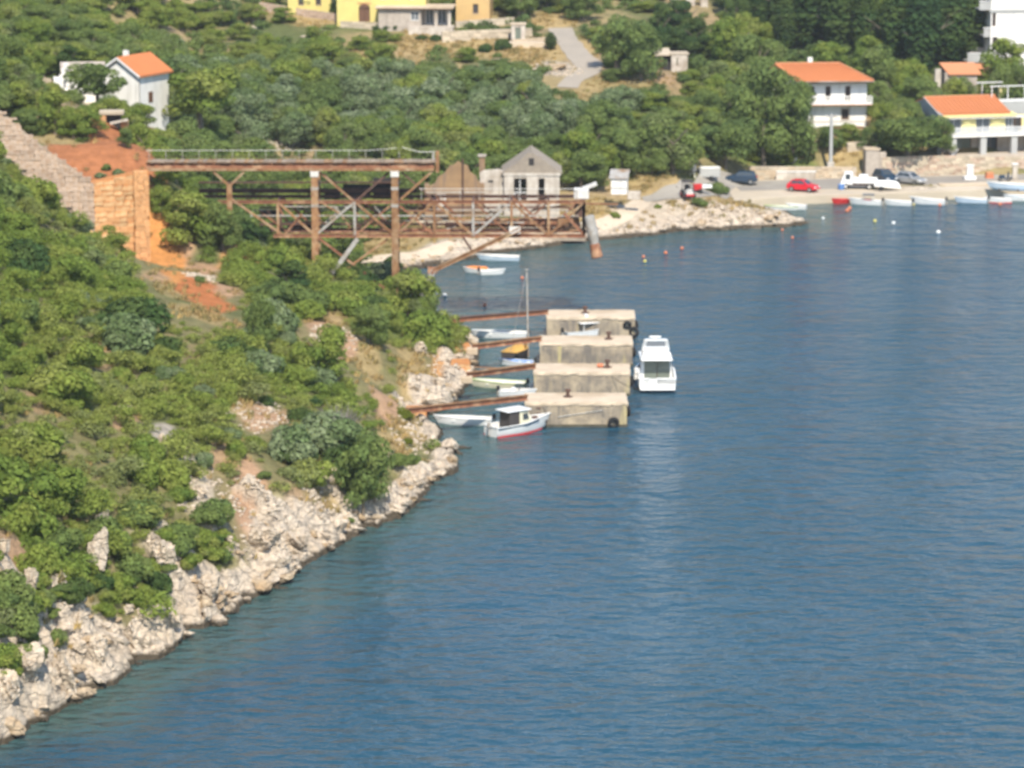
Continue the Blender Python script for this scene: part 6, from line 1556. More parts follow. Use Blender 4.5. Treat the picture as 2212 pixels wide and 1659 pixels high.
# grey box trailer and rubbish left of the dark blue car
p = ghit(1535, 390, 380); e = empty('box_trailer', (p.x, p.y, p.z), radians(4), 'grey box trailer left of the dark blue car', 'trailer')
part('box', m_grey_plaster, e, lambda m: m.b(-1.5, 1.1, -.7, .7, .45, 1.5), .04); part('lid', m_white, e, lambda m: m.b(-1.3, 1.15, -.75, .75, 1.5, 1.62), .03); part('drawbar', m_rust_dark, e, lambda m: m.beam((-1.5, 0, .5), (-2.4, 0, .4), .1))
for y in (-.75, .75): MB().cyl((0, y - .08, .3), (0, y + .08, .3), .3, n=12).build('wheel', m_black, e)
p = ghit(1497, 386, 380); e = empty('cement_mixer', (p.x, p.y, p.z), .4, 'pale cement mixer beside the grey box trailer', 'mixer')
part('drum', m_grey_steel, e, lambda m: [m.cyl((0, 0, 1.0), (0, -.25, 1.55), .45, .28, 12), m.cyl((0, .22, .6), (0, 0, 1.0), .3, .45, 12)]); part('stand', m_hull_cream, e, lambda m: [m.beam((-.5, .3, 0), (0, 0, 1.0), .09), m.beam((.5, .3, 0), (0, 0, 1.0), .09), m.beam((0, -.6, 0), (0, 0, 1.0), .09)]); MB().cyl((-.5, .3, .2), (-.4, .3, .2), .2, n=10).build('wheel', m_black, e)
# poles, pedestal, urns, drum
p = at_z(1794, 379, zq); zt = at_d(1794, 246, p.y).z
e = empty('concrete_pole', p, 0, 'grey concrete utility pole rising in front of the trees', 'pole')
part('shaft', m_grey_plaster, e, lambda m: m.cyl((0, 0, 0), (0, 0, zt - p.z), .28, .2, 10)); part('plinth', m_ruin_white, e, lambda m: m.b(-.45, .45, -.45, .45, 0, 1.7), .06); part('cross_arm', m_grey_steel, e, lambda m: m.b(-.7, .7, -.06, .06, zt - p.z - .35, zt - p.z - .22)); part('insulator', m_white_steel, e, lambda m: [m.cyl((x, 0, zt - p.z - .22), (x, 0, zt - p.z), .07, .05, 8) for x in (-.6, .6)])
p = at_z(2095, 388, zq); e = empty('stone_pedestal', p, 0, 'white stone pedestal on the quay below the pale yellow house', 'pedestal')
part('base', m_white, e, lambda m: m.b(-.75, .75, -.7, .7, 0, .45), .06); part('shaft', m_white, e, lambda m: m.b(-.4, .4, -.4, .4, .45, 1.7), .04); part('cap', m_white, e, lambda m: m.b(-.5, .5, -.5, .5, 1.7, 1.86), .04)
for px, py, d, lab in ((1711, 349, 441.5, 'white garden urn on the bank above the roadside wall'), (2058, 330, 440.3, 'white garden urn at the corner of the pale yellow house')):
    p = at_d(px, py, d); e = empty('garden_urn', p, 0, lab, 'urn'); part('bowl', m_white, e, lambda m: [m.cyl((0, 0, .1), (0, 0, .45), .55, .75, 12), m.cyl((0, 0, -.8), (0, 0, .1), .35, .3, 10)]); part('upper_bowl', m_white, e, lambda m: [m.cyl((0, 0, .45), (0, 0, .65), .15, .15, 8), m.cyl((0, 0, .65), (0, 0, .9), .35, .45, 12)])
p = at_z(1817, 409, 1.075); e = empty('blue_barrel', p, 0, 'short blue barrel beside the flatbed truck', 'barrel'); part('drum', m_blue, e, lambda m: m.cyl((0, 0, 0), (0, 0, .62), .4, .4, 14)); part('hoop', m_navy, e, lambda m: [m.torus((0, 0, z_), (0, 0, 1), .4, .03, 16, 5) for z_ in (.15, .47)])
p = at_z(2168, 392, zq); e = empty('motor_scooter', p, radians(15), 'dark motor scooter near the right edge of the quay', 'scooter')
part('body', m_navy, e, lambda m: [m.b(-.6, .1, -.2, .2, .4, .85), m.b(.0, .5, -.18, .18, .3, .42), m.beam((.5, 0, .4), (.65, 0, 1.1), .3, .15)], .05); part('handlebar', m_black, e, lambda m: m.beam((.65, -.35, 1.12), (.65, .35, 1.12), .06))
for x in (-.5, .7): MB().torus((x, 0, .28), (0, 1, 0), .2, .08, 14, 6).build('wheel', m_black, e)
p = at_z(2137, 385, zq); e = empty('orange_crate', p, .2, 'orange plastic crate stack by the wall near the pedestal', 'crate'); part('crate', m_buoy_orange, e, lambda m: m.b(-.5, .5, -.35, .35, 0, .38), .03); part('crate', m_roof_pink, e, lambda m: m.b(-.45, .5, -.33, .36, .4, .78), .03)
p = at_z(2192, 388, zq); e = empty('gate_pillar', p, 0, 'white gate pillar by the right edge of the quay', 'pillar'); part('shaft', m_ruin_white, e, lambda m: m.b(-.3, .3, -.3, .3, 0, 1.9), .04); part('cap', m_white, e, lambda m: m.b(-.4, .4, -.4, .4, 1.9, 2.05), .03)
p = at_z(2085, 401, 1.06); e = empty('kerb_step', p, radians(4), 'low cream kerb step on the right of the quay', 'kerb'); part('kerb', m_conc_top, e, lambda m: m.b(-3.2, 6, -.2, 1.6, 0, .16), .03)

# mooring ropes
def rope(a, b, sag, lab):
    a, b = Vector(a), Vector(b); e = empty('mooring_rope', a, 0, lab, 'rope'); m = MB(); pts = [a.lerp(b, t) - a - Vector((0, 0, sag * 4 * t * (1 - t))) for t in np.linspace(0, 1, 9)]
    for p, q in zip(pts[:-1], pts[1:]): m.cyl(p, q, .025, n=5, caps=False)
    m.build('line', m_green_canvas, e)
e2, pa2, pb2 = BLOCKS[1]; e1, pa1, pb1 = BLOCKS[0]
rope((pb2.x - 1.6, pb2.y - .02, BH - .3), at_z(1376, 838, 1.2), .25, 'dark mooring rope from the second block to the white cruiser')
rope(at_z(1181, 893, 1.25), (pa1.x + 1.2, pa1.y + .3, BH + .05), .05, 'dark bow rope from the cabin boat to the nearest block')
rope(at_z(1062, 905, .6), (pa1.x + .2, pa1.y + 1.0, BH + .05), .35, 'slack stern rope from the long white boat to the nearest block')
rope(at_z(952, 905, .7), at_z(915, 897, 1.2), .1, 'short bow rope from the long white boat to the shore')
rope(at_z(1136, 722, .6), (BLOCKS[3][1].x + .1, BLOCKS[3][1].y + .5, BH), .3, 'rope from the slender white boat to the farthest block')
# ------------------------------------------------------------------ rocks
def rock_mesh(name, seed, mat, sx=1, sy=1, sz=1, sub=3, amp=.32, planes=13):
    bm = bmesh.new(); bmesh.ops.create_icosphere(bm, subdivisions=sub, radius=1.0)
    r = np.random.default_rng(seed); dirs = r.normal(size=(planes, 3)); dirs /= np.linalg.norm(dirs, axis=1)[:, None]; lim = r.uniform(.42, .86, planes)
    co = np.array([v.co[:] for v in bm.verts])
    for d, l in zip(dirs, lim):           # chop with planes: angular limestone faces
        t = co @ d; ex = np.clip(t - l, 0, None); co -= ex[:, None] * d * .95
    n = fbm(co[:, 0] * 2 + seed * 3.1, co[:, 1] * 2 + co[:, 2] * 1.7, 4, 1.9) - .5
    g = np.abs(fbm(co[:, 0] * 3 + co[:, 1] * 2 + seed, co[:, 2] * 2.2, 3, 1.6) - .5)
    co *= (1 + amp * n - amp * .8 * np.clip(.12 - g, 0, 1) * 3)[:, None]; co *= (sx, sy, sz)
    for v, c in zip(bm.verts, co): v.co = c
    me = bpy.data.meshes.new(name); bm.to_mesh(me); bm.free(); me.materials.append(mat)
    return me
BOULD = [rock_mesh('boulder', k, m_rock if k % 4 else m_rock_warm, 1.15, .9, .75, 3, .6) for k in range(9)]
RIB = [rock_mesh('limestone_outcrop', 40 + k, m_rock, .85, .75, 1.2, 4, .75, 16) for k in range(6)]
# named limestone outcrops on the near cliff: (photo x, base y, width px, height px)
OUT = [(205, 1250, 90, 190, 'tall pale limestone rib standing out of the scrub on the near cliff'), (215, 1150, 60, 90, 'grey-topped head of the tall limestone rib'), (345, 1240, 95, 110, 'rounded limestone outcrop right of the tall rib'),
       (330, 1180, 70, 50, 'flat pale ledge above the rounded outcrop'), (450, 1300, 90, 100, 'blocky cream cliff face above the waterline right of the rounded outcrop'), (60, 1300, 60, 110, 'slim leaning limestone slab at the left edge'),
       (50, 1480, 110, 170, 'big pale cliff buttress in the lower left corner'), (130, 1490, 100, 140, 'craggy cream buttress just above the water at lower left'), (210, 1440, 80, 130, 'upright cream crag between two green clefts'),
       (290, 1400, 80, 110, 'rounded crag above a small cove at lower left'), (20, 1540, 90, 110, 'lowest pale crag touching the left edge'), (110, 1330, 40, 70, 'narrow white pinnacle beside a brown gully'),
       (370, 1360, 70, 80, 'squat crag at the water below the rounded outcrop'), (560, 1200, 120, 90, 'broad cream scree shelf above the shore'), (640, 1190, 80, 60, 'low shelf of cream rock at the foot of the scree'),
       (350, 965, 50, 50, 'small white rock showing through scrub halfway up the hill'), (400, 1020, 60, 45, 'grey rock patch in the scrub above the scree'), (270, 905, 60, 40, 'thin pale rock streak high in the scrub'),
       (430, 1075, 60, 50, 'broken grey rocks at the top of the scree'), (730, 1150, 70, 55, 'cream rock left of the dark pine'), (620, 800, 20, 14, 'tiny pale rock in the middle of the scrub'), (100, 1010, 22, 18, 'tiny white rock in the scrub at left'),
       (12, 1210, 40, 80, 'pale rock cut by the left edge among shrubs'), (940, 740, 60, 40, 'cream ledge beside the farthest beam root'), (905, 765, 40, 50, 'grey boulder under the shrubs near the third landing')]
for px, py, w, h, lab in OUT:
    p = ghit(px, py); s = p.y / F_PX
    o = link_mesh('limestone_outcrop', random.choice(RIB), None, (p.x, p.y + w * s * .2, p.z + h * s * .22), (random.uniform(-.15, .1), random.uniform(-.12, .12), random.uniform(0, 6.28)), (w * s * .55, w * s * .5, h * s * .38))
    tag(o, lab, 'rock', 'limestone outcrops on the near hillside')
# shoreline boulders
def along(px_list, step, spread_in, spread_out, smin, smax, lab, grp, n):
    P = np.array([at_z(x, y, 0)[:2] for x, y in px_list]); seg = np.linalg.norm(np.diff(P, axis=0), axis=1); cum = np.r_[0, np.cumsum(seg)]
    for k in range(n):
        t = random.uniform(0, cum[-1]); i = min(len(seg) - 1, np.searchsorted(cum, t) - 1); i = max(i, 0)
        u = (t - cum[i]) / seg[i]; q = P[i] + (P[i + 1] - P[i]) * u; d = (P[i + 1] - P[i]) / seg[i]; nrm = np.array([-d[1], d[0]])
        off = random.uniform(-spread_out, spread_in); q = q + nrm * off
        s = random.uniform(smin, smax) * (1.15 if off < spread_in * .5 else .8)
        z = max(gz(q[0], q[1]), -.15) + s * random.uniform(-.12, .22)
        o = link_mesh('shore_boulder', random.choice(BOULD), None, (q[0], q[1], z), (random.uniform(-.4, .4), random.uniform(-.4, .4), random.uniform(0, 6.28)), (s * random.uniform(.8, 1.4), s * random.uniform(.7, 1.2), s * random.uniform(.6, 1.1)))
        bx_ = proj(q[0], q[1], 0)[0]; where = next(t for lim, t in ((70, 'in the lower left corner'), (190, 'below the big pale buttress'), (300, 'below the tall limestone rib'), (420, 'below the rounded outcrop'), (530, 'at the left end of the scree'), (680, 'below the cream scree'), (800, 'just left of the shore pine'), (1010, 'right of the shore pine'), (1250, 'under the gantry'), (1500, 'between the spout and the point'), (9999, 'on the rocky point')) if bx_ < lim)
        if 'catwalk' in lab: where = 'by the nearest beam' if q[1] < 290 else 'by the middle beams' if q[1] < 322 else 'by the farthest beam'
        tag(o, lab + ' ' + where, 'boulder', grp + ' ' + where)
NEAR_PX = [p for p in SHORE_PX[3:33]]
along(NEAR_PX[:12], 0, 3.2, .5, .22, .8, 'pale limestone boulder at the waterline', 'boulders at the waterline', 110)
along(NEAR_PX[11:22], 0, 3.0, .7, .22, .75, 'cream boulder on the rocky shore', 'boulders on the rocky shore', 95)
along(NEAR_PX[21:], 0, 2.6, .3, .3, .8, 'cream boulder at the catwalk roots', 'boulders at the catwalk roots', 70)
along(SHORE_PX[37:48], 0, 2.6, .3, .25, .6, 'small pale boulder along the far shore', 'boulders along the far shore', 70)
for px, py, s, lab in ((905, 1081, .6, 'flat wave-washed rock just off the shore'), (990, 968, .7, 'thin rock spit reaching into the water below the beams'), (960, 975, .6, 'low rock at the root of the thin spit')):
    p = at_z(px, py, 0); o = link_mesh('rock_islet', BOULD[2], None, (p.x, p.y, .05), (0, 0, .2), (s * 1.6, s, s * .5)); tag(o, lab, 'rock')
# loose rubble as one mass
def rock_field(name, label, regions, n, smin, smax, mat):
    base = []
    for k in range(5):
        bm = bmesh.new(); bmesh.ops.create_icosphere(bm, subdivisions=1, radius=1.0)
        co = np.array([v.co[:] for v in bm.verts]); co *= RNG.uniform(.65, 1.15, (len(co), 1)); fs = np.array([[v.index for v in f.verts] for f in bm.faces]); bm.free(); base.append((co, fs))
    V = []; Fc = []; off = 0; pts = []
    while len(pts) < n:
        px, py, rx, ry, d0 = random.choice(regions); a = random.uniform(0, 6.28); r = sqrt(random.random())
        c = hit(px, py, d0); pts.append((c.x + cos(a) * r * rx, c.y + sin(a) * r * ry))
    pts = np.array(pts); zz = ground(pts[:, 0], pts[:, 1])
    for (x, y), z in zip(pts, zz):
        if z < -.1: continue
        co, fs = base[RNG.integers(5)]; s = RNG.uniform(smin, smax); an = RNG.uniform(0, 6.28)
        R = np.array([[cos(an), -sin(an), 0], [sin(an), cos(an), 0], [0, 0, 1]])
        V.append((co * (s * 1.3, s, s * .7)) @ R.T + (x, y, z)); Fc.append(fs + off); off += len(co)
    o = link_mesh(name, np_mesh(name, np.concatenate(V), np.concatenate(Fc), mat)); return tag(o, label, kind='stuff')
rock_field('rubble', 'loose pale rubble scattered over the bare slopes', [(540, 1120, 2.2, 7, 200), (600, 1160, 2, 5, 200), (720, 730, 2, 7, 200), (440, 600, 2, 6, 200), (560, 900, 2.5, 5, 200), (420, 1040, 2, 6, 200), (880, 940, 1.5, 6, 200), (960, 790, 1.6, 7, 200), (130, 1360, 1.5, 5, 150), (690, 1080, 1.5, 6, 200)], 1500, .07, .26, m_rock)
rock_field('far_rubble', 'pale rubble along the far shore and on the rocky point', [(1500, 462, 8, 5, 380), (1620, 472, 7, 3, 380), (1100, 525, 7, 3, 350), (1300, 505, 8, 3, 350), (850, 575, 4, 3, 340), (1200, 152, 4, 4, 400), (345, 255, 2.5, 4, 370), (600, 300, 2, 4, 400)], 900, .1, .34, m_rock)
rock_field('white_rubble', 'white rubble heap beside the white gabled house', [(335, 250, 2.0, 3, 370)], 160, .2, .5, m_ruin_white)
for px, py, w, h, lab in ((615, 300, 60, 60, 'pale ruined stone heap behind the bridge railing'), (690, 92, 50, 16, 'white stone heap in the scrub below the yellow house'), (665, 82, 40, 14, 'thin white stone row in the scrub below the yellow house'), (540, 66, 30, 18, 'white stones high on the left of the slope'), (1075, 132, 40, 12, 'white stones in dry grass left of the village road'), (790, 132, 20, 8, 'small white stones in mid slope scrub'), (630, 310, 40, 40, 'upright pale stones behind the bridge railing'), (1200, 150, 60, 25, 'grey stone pile beside the bend of the village road')):
    p = ghit(px, py, 370); s = p.y / F_PX
    tag(link_mesh('stone_heap', random.choice(BOULD), None, (p.x, p.y, p.z + h * s * .2), (0, 0, random.uniform(0, 6)), (w * s * .5, w * s * .5, h * s * .6)), lab, 'rocks')
# garden walls below the yellow house
def line_wall(px0, py0, px1, py1, h, lab, mats=(m_stone_cream,), d0=400):
    a, b = ghit(px0, py0, d0), ghit(px1, py1, d0)
    return stone_wall('garden_wall', lab, 'wall', a, b, lambda s: a.z + (b.z - a.z) * s - .5, lambda s: a.z + (b.z - a.z) * s + h, list(mats), m_wall_mortar, .42, .95, .3, .7)
line_wall(560, 22, 730, 48, 1.1, 'grey stone garden wall left of the yellow house', (m_stone_grey,))
line_wall(735, 60, 860, 66, .9, 'low stone wall under the yellow house hedge')
line_wall(955, 92, 1150, 84, 1.5, 'cream terrace wall right of the stone annex')
line_wall(1108, 98, 1188, 92, .7, 'short white wall beside the village road', (m_conc_top,))
line_wall(985, 60, 1110, 52, .9, 'pale wall behind the lawn right of the stone annex')
line_wall(60, 208, 112, 220, 1.0, 'low stone wall at the far left below the cottage')
line_wall(1830, 330, 1900, 326, 1.2, 'low stone wall under the white balcony house')

# ------------------------------------------------------------------ plants
def leaf_cloud(n, lobes, size, seed, updown=.25, inner=.2, flat=1.0, asp=.62):
    """lobes: (x,y,z,rx,ry,rz). Returns verts, quads, cv (per clump), lv (per leaf)"""
    r = np.random.default_rng(seed); L = np.array(lobes, float); w = (L[:, 3] * L[:, 4] + L[:, 3] * L[:, 5]); w = w / w.sum()
    li = r.choice(len(L), n, p=w); d = r.normal(size=(n, 3)); d[:, 2] = d[:, 2] + updown; d /= np.linalg.norm(d, axis=1)[:, None]
    rad = np.where(r.random(n) < inner, r.uniform(.35, .85, n), r.uniform(.86, 1.05, n))
    # small tufts: leaves gather around sub-centres on the lobe
    c = L[li, :3] + d * L[li, 3:] * rad[:, None]
    nrm = d * 1.2 + r.normal(size=(n, 3)) * .42; nrm[:, 2] += .45; nrm /= np.linalg.norm(nrm, axis=1)[:, None]
    t = np.cross(nrm, r.normal(size=(n, 3))); t /= np.linalg.norm(t, axis=1)[:, None] + 1e-9; b = np.cross(nrm, t)
    s = size * r.choice([.55, .8, 1.0, 1.5], n)[:, None] * r.uniform(.8, 1.2, n)[:, None]
    q = np.stack([c - t * s, c + b * s * asp + nrm * s * .15, c + t * s, c - b * s * asp + nrm * s * .15], 1).reshape(-1, 3)
    clump = r.random(len(L)); cv = np.clip(clump[li] * .75 + r.random(n) * .25, 0, 1); lv = r.random(n)
    return q, np.arange(4 * n).reshape(n, 4), np.repeat(cv, 4), np.repeat(lv, 4)

def tri_cloud(n, lobes, size, seed):
    """as leaf_cloud, one triangle a leaf, for the joined masses"""
    q, f, cv, lv = leaf_cloud(n, lobes, size, seed); q = q.reshape(n, 4, 3)
    return q[:, [0, 1, 2]].reshape(-1, 3), np.arange(3 * n).reshape(n, 3), cv.reshape(n, 4)[:, :3].ravel(), lv.reshape(n, 4)[:, :3].ravel()

def lobes_dome(R, H, n, seed, flat=.6):
    r = np.random.default_rng(seed); out = [(0, 0, H * .45, R * .62, R * .62, H * .45)]
    for k in range(n):
        a = 2 * pi * k / n + r.uniform(-.4, .4); q = r.uniform(.35, .75) * R; z = H * r.uniform(.25, .78) * (1 - .35 * q / R); s = R * r.uniform(.28, .48)
        out.append((cos(a) * q, sin(a) * q, z, s, s, s * r.uniform(.6, .95) * min(1, H / R)))
    return out

def foliage_mesh(name, cloud, mat):
    v, f, cv, lv = cloud
    return np_mesh(name, v, f, mat, {'cv': ('FLOAT', cv), 'lv': ('FLOAT', lv)})

def trunk_mesh(H, r, seed, limbs=5, crown=.5, mat=m_bark):
    rr = random.Random(seed); m = MB(); p = Vector((0, 0, -.5)); z = H * crown; q = Vector((rr.uniform(-.15, .15) * H * .3, rr.uniform(-.1, .1) * H * .3, z))
    mid = p.lerp(q, .5) + Vector((rr.uniform(-.1, .1), rr.uniform(-.1, .1), 0)) * H * .15
    m.cyl(p, mid, r * 1.25, r * .95, 7, False); m.cyl(mid, q, r * .95, r * .7, 7, False)
    for k in range(limbs):
        a = 6.28 * k / limbs + rr.uniform(-.4, .4); l = H * rr.uniform(.2, .36); s = mid.lerp(q, rr.uniform(.3, 1))
        e = s + Vector((cos(a) * l * .7, sin(a) * l * .7, l * rr.uniform(.5, 1))); m.cyl(s, e, r * .5, r * .15, 5, False)
        m.cyl(s.lerp(e, .6), s.lerp(e, .6) + Vector((cos(a + .9) * l * .3, sin(a + .9) * l * .3, l * .3)), r * .22, r * .07, 4, False)
    return m.mesh('trunk', mat)

# shrub kinds (unit: about 1 m radius, scaled on placement)
SHRUB = {}
for key, mat, sz in (('scrub', m_leaf_scrub, .105), ('broad', m_leaf_broad, .11), ('olive', m_leaf_olive, .10), ('dark', m_leaf_dark, .10), ('yellow', m_leaf_yellow, .11)):
    SHRUB[key] = []
    for k in range(5):
        lb = lobes_dome(1.0, 1.25, 8, 100 + k); v = foliage_mesh('shrub', leaf_cloud(3400, lb, sz * .66, 200 + k + len(key)), mat)
        bm = bmesh.new(); bm.from_mesh(v); bm.free(); SHRUB[key].append(v)

def blocked(x, y, r=0.0):
    for a, b, q in EXC:
        if hypot(x - a, y - b) < q + r: return True
    return False

def shrub(p, s, key, label, group, hs=1.0, name='shrub'):
    o = link_mesh(name, random.choice(SHRUB[key]), None, (p[0], p[1], p[2] - .12 * s), (0, 0, random.uniform(0, 6.28)), (s * random.uniform(.85, 1.2), s * random.uniform(.85, 1.2), s * hs * random.uniform(.8, 1.15)))
    return tag(o, label, 'shrub', group)

TREE = {}
for key, mat, nl, sz, H, R, cz in (('broad', m_leaf_broad, 6500, .12, 5.0, 2.6, .08), ('olive', m_leaf_olive, 5200, .10, 4.2, 2.3, .12), ('dark', m_leaf_dark, 6500, .12, 7.0, 2.4, .08), ('scrub', m_leaf_scrub, 6000, .12, 4.6, 2.5, .06)):
    TREE[key] = []
    for k in range(4):
        rr = np.random.default_rng(900 + k + len(key) * 7); lb = []
        for j in range(22):
            a = rr.uniform(0, 6.28); q = R * sqrt(rr.uniform(0, 1)) * .72; z = H * (cz + .12 + (1 - cz - .2) * rr.uniform(0, 1) ** .8 * (1 - .45 * (q / R) ** 2)); s = R * rr.uniform(.24, .42)
            if key == 'dark': q *= (1.15 - z / H); s *= 1.15 - .5 * z / H
            lb.append((cos(a) * q, sin(a) * q, z, s, s, s * rr.uniform(.6, .9)))
        cr = foliage_mesh('crown', leaf_cloud(nl, lb, sz, 950 + k * 3 + len(key)), mat)
        TREE[key].append((cr, trunk_mesh(H, .16 if key != 'dark' else .2, 30 + k, crown=cz + .4)))
CYP = []
for k in range(3):
    lb = [(random.uniform(-.1, .1), random.uniform(-.1, .1), .6 + i * .62, .95 * sin(.35 + 2.5 * (i / 13)) + .12, .95 * sin(.35 + 2.5 * (i / 13)) + .12, .6) for i in range(14)]
    CYP.append((foliage_mesh('crown', leaf_cloud(4200, lb, .13, 1200 + k, .15), m_leaf_dark), trunk_mesh(8, .16, 60 + k, 3, .5)))

def tree(p, key, h, w, label, group=None, name=None, cat='tree'):
    cr, tr = random.choice(CYP if key == 'cypress' else TREE[key]); H0, R0 = {'broad': (5.0, 2.6), 'olive': (4.2, 2.3), 'dark': (7.0, 2.4), 'scrub': (4.6, 2.5), 'cypress': (9.2, 1.05)}[key]
    e = empty(name or {'olive': 'olive_tree', 'cypress': 'cypress_tree', 'dark': 'pine_tree', 'scrub': 'bushy_tree'}.get(key, 'broadleaf_tree'), (p[0], p[1], p[2]), random.uniform(0, 6.28), label, cat, group)
    sx, sz = w / 2 / R0, h / H0
    link_mesh('trunk', tr, e, scale=(sx, sx, sz)); link_mesh('crown', cr, e, scale=(sx, sx, sz))
    return e

CLEAR = [(1412, 106, 1492, 152, 468), (1192, 66, 1292, 188, 470), (620, 0, 822, 50, 494), (818, 10, 985, 62, 491), (980, 0, 1052, 42, 496), (1326, 36, 1372, 56, 500), (215, 100, 372, 205, 388), (315, 190, 385, 258, 388), (112, 150, 178, 222, 392),
         (905, 330, 1212, 450, 390), (1306, 362, 1360, 424, 398), (1752, 130, 1888, 292, 449), (1950, 200, 2240, 345, 441), (2050, 0, 2240, 140, 478), (2030, 138, 2112, 152, 466), (1680, 128, 1888, 168, 453), (100, 300, 345, 362, 350), (200, 258, 285, 312, 350), (590, 262, 650, 318, 420), (930, 84, 1190, 128, 470), (660, 62, 705, 98, 465), (1240, 88, 1290, 128, 470), (1105, 66, 1150, 90, 481), (1450, 0, 1540, 18, 511), (1480, 360, 1640, 398, 428), (1180, 32, 1235, 62, 490)]
def clear_ok(x, y, z, h, w):
    px, yb = proj(x, y, z); yt = proj(x, y, z + h)[1]; r = w / 2 * F_PX / y * .8
    for x0, y0, x1, y1, Y in CLEAR:
        if y < Y + .5 and px + r > x0 and px - r < x1 and yt + 4 < y1 and yb > y0: return False
    return True

def tree_px(px, py, hpx, wpx, key, label, group=None, d0=360, name=None, d=None):
    p = at_d(px, py, d) if d else ghit(px, py, d0); s = p.y / F_PX
    e = tree(p, key, hpx * s * 1.12, wpx * s * 1.05, label, group, name); EXC.append((p.x, p.y, wpx * s * .22))
    return e

# trees one can tell apart on the far side
for a in [(1452, 376, 118, 150, 'broad', 'round green tree right of the white hut'), (1568, 366, 104, 140, 'broad', 'bushy green tree above the box trailer'), (1650, 350, 190, 150, 'broad', 'tall leafy tree left of the white balcony house', 440),
          (1712, 360, 165, 130, 'broad', 'tall dark green tree hiding the left of the white balcony house', 441), (1690, 275, 95, 120, 'broad', 'leafy tree rising behind the tall green pair'), (1962, 342, 90, 165, 'broad', 'dense green tree left of the pale yellow house', 440),
          (1925, 330, 90, 110, 'scrub', 'olive-toned tree between the white and pale yellow houses', 444), (2035, 340, 78, 60, 'broad', 'small green tree against the pale yellow house corner', 439.6), (1830, 320, 46, 70, 'scrub', 'bushy tree under the right end of the white balcony house', 445), (1795, 335, 60, 60, 'broad', 'leafy tree behind the concrete pole', 442.5), (1870, 330, 50, 60, 'broad', 'small leafy tree above the stepped pier', 444), (1255, 412, 78, 110, 'broad', 'bushy tree behind the head of the gantry'), (1215, 405, 70, 70, 'yellow' if False else 'scrub', 'light green bushy tree right of the stone gable'),
          (1290, 412, 60, 60, 'broad', 'small tree just left of the white hut'), (1422, 126, 120, 90, 'dark', 'dark conifer left of the stone hut'), (1468, 118, 122, 100, 'dark', 'tall dark conifer above the stone hut'), (1500, 132, 95, 90, 'dark', 'dark conifer right of the stone hut'),
          (1330, 150, 110, 110, 'broad', 'green tree right of the village road bend'), (1385, 175, 110, 110, 'broad', 'broad green tree in the middle of the far slope'), (1700, 92, 140, 70, 'cypress', 'dark cypress at the top right of centre'), (1750, 110, 170, 80, 'cypress', 'dark cypress above the white balcony house'),
          (1815, 130, 180, 80, 'cypress', 'tall dark cypress right above the orange hip roof'), (1870, 140, 170, 60, 'cypress', 'slim dark cypress right of the orange hip roof'), (1935, 150, 190, 70, 'cypress', 'tall cypress in the dark group at top right'), (1990, 165, 190, 80, 'cypress', 'broad cypress in the dark group at top right'),
          (2045, 150, 190, 85, 'cypress', 'dark cypress left of the tall white house'), (2095, 140, 170, 80, 'cypress', 'dark cypress touching the tall white house'), (1900, 215, 100, 120, 'broad', 'green tree between the orange hip roof and the gable'), (1960, 215, 80, 100, 'scrub', 'green bushy tree behind the pale yellow house ridge'),
          (2170, 190, 90, 120, 'scrub', 'olive-brown tree in front of the tall white house'), (2195, 260, 120, 90, 'broad', 'green tree at the right edge behind the roof terrace'), (1800, 240, 60, 70, 'broad', 'small tree hidden behind the white balcony house'), (1590, 170, 120, 120, 'scrub', 'pale green tree below the grey ruin'), (1640, 200, 120, 130, 'broad', 'wide green tree below the dark pines'),
          (212, 226, 88, 130, 'broad', 'round tree in front of the white gabled house', 384), (150, 190, 90, 90, 'dark', 'dark tree behind the white cottage'), (435, 268, 120, 160, 'scrub', 'large grey-green tree right of the white gabled house', 392), (60, 250, 70, 110, 'scrub', 'bushy tree at the left edge above the wing wall'),
          (190, 300, 60, 90, 'scrub', 'bush-like tree left of the kiln ruin'), (270, 322, 42, 36, 'broad', 'small dark tree growing from the red mound'), (300, 285, 56, 80, 'scrub', 'light green tree right of the kiln ruin'), (120, 290, 80, 100, 'scrub', 'green tree between the wing wall and the mound'),
          (668, 28, 34, 60, 'olive', 'pale tree before the yellow house'), (725, 40, 36, 30, 'broad', 'small clipped tree left of the arched door'), (1190, 108, 34, 26, 'cypress', 'small dark cypress beside the village road'), (1120, 40, 60, 90, 'broad', 'green tree right of the orange house'), (1180, 20, 60, 100, 'broad', 'tree at the top edge above the road'), (1260, 45, 60, 90, 'broad', 'tree at the top edge right of the road')]:
    tree_px(a[0], a[1], a[2], a[3], a[4], a[5], d0=330 if a[0] < 320 else 380, d=a[6] if len(a) > 6 else None)
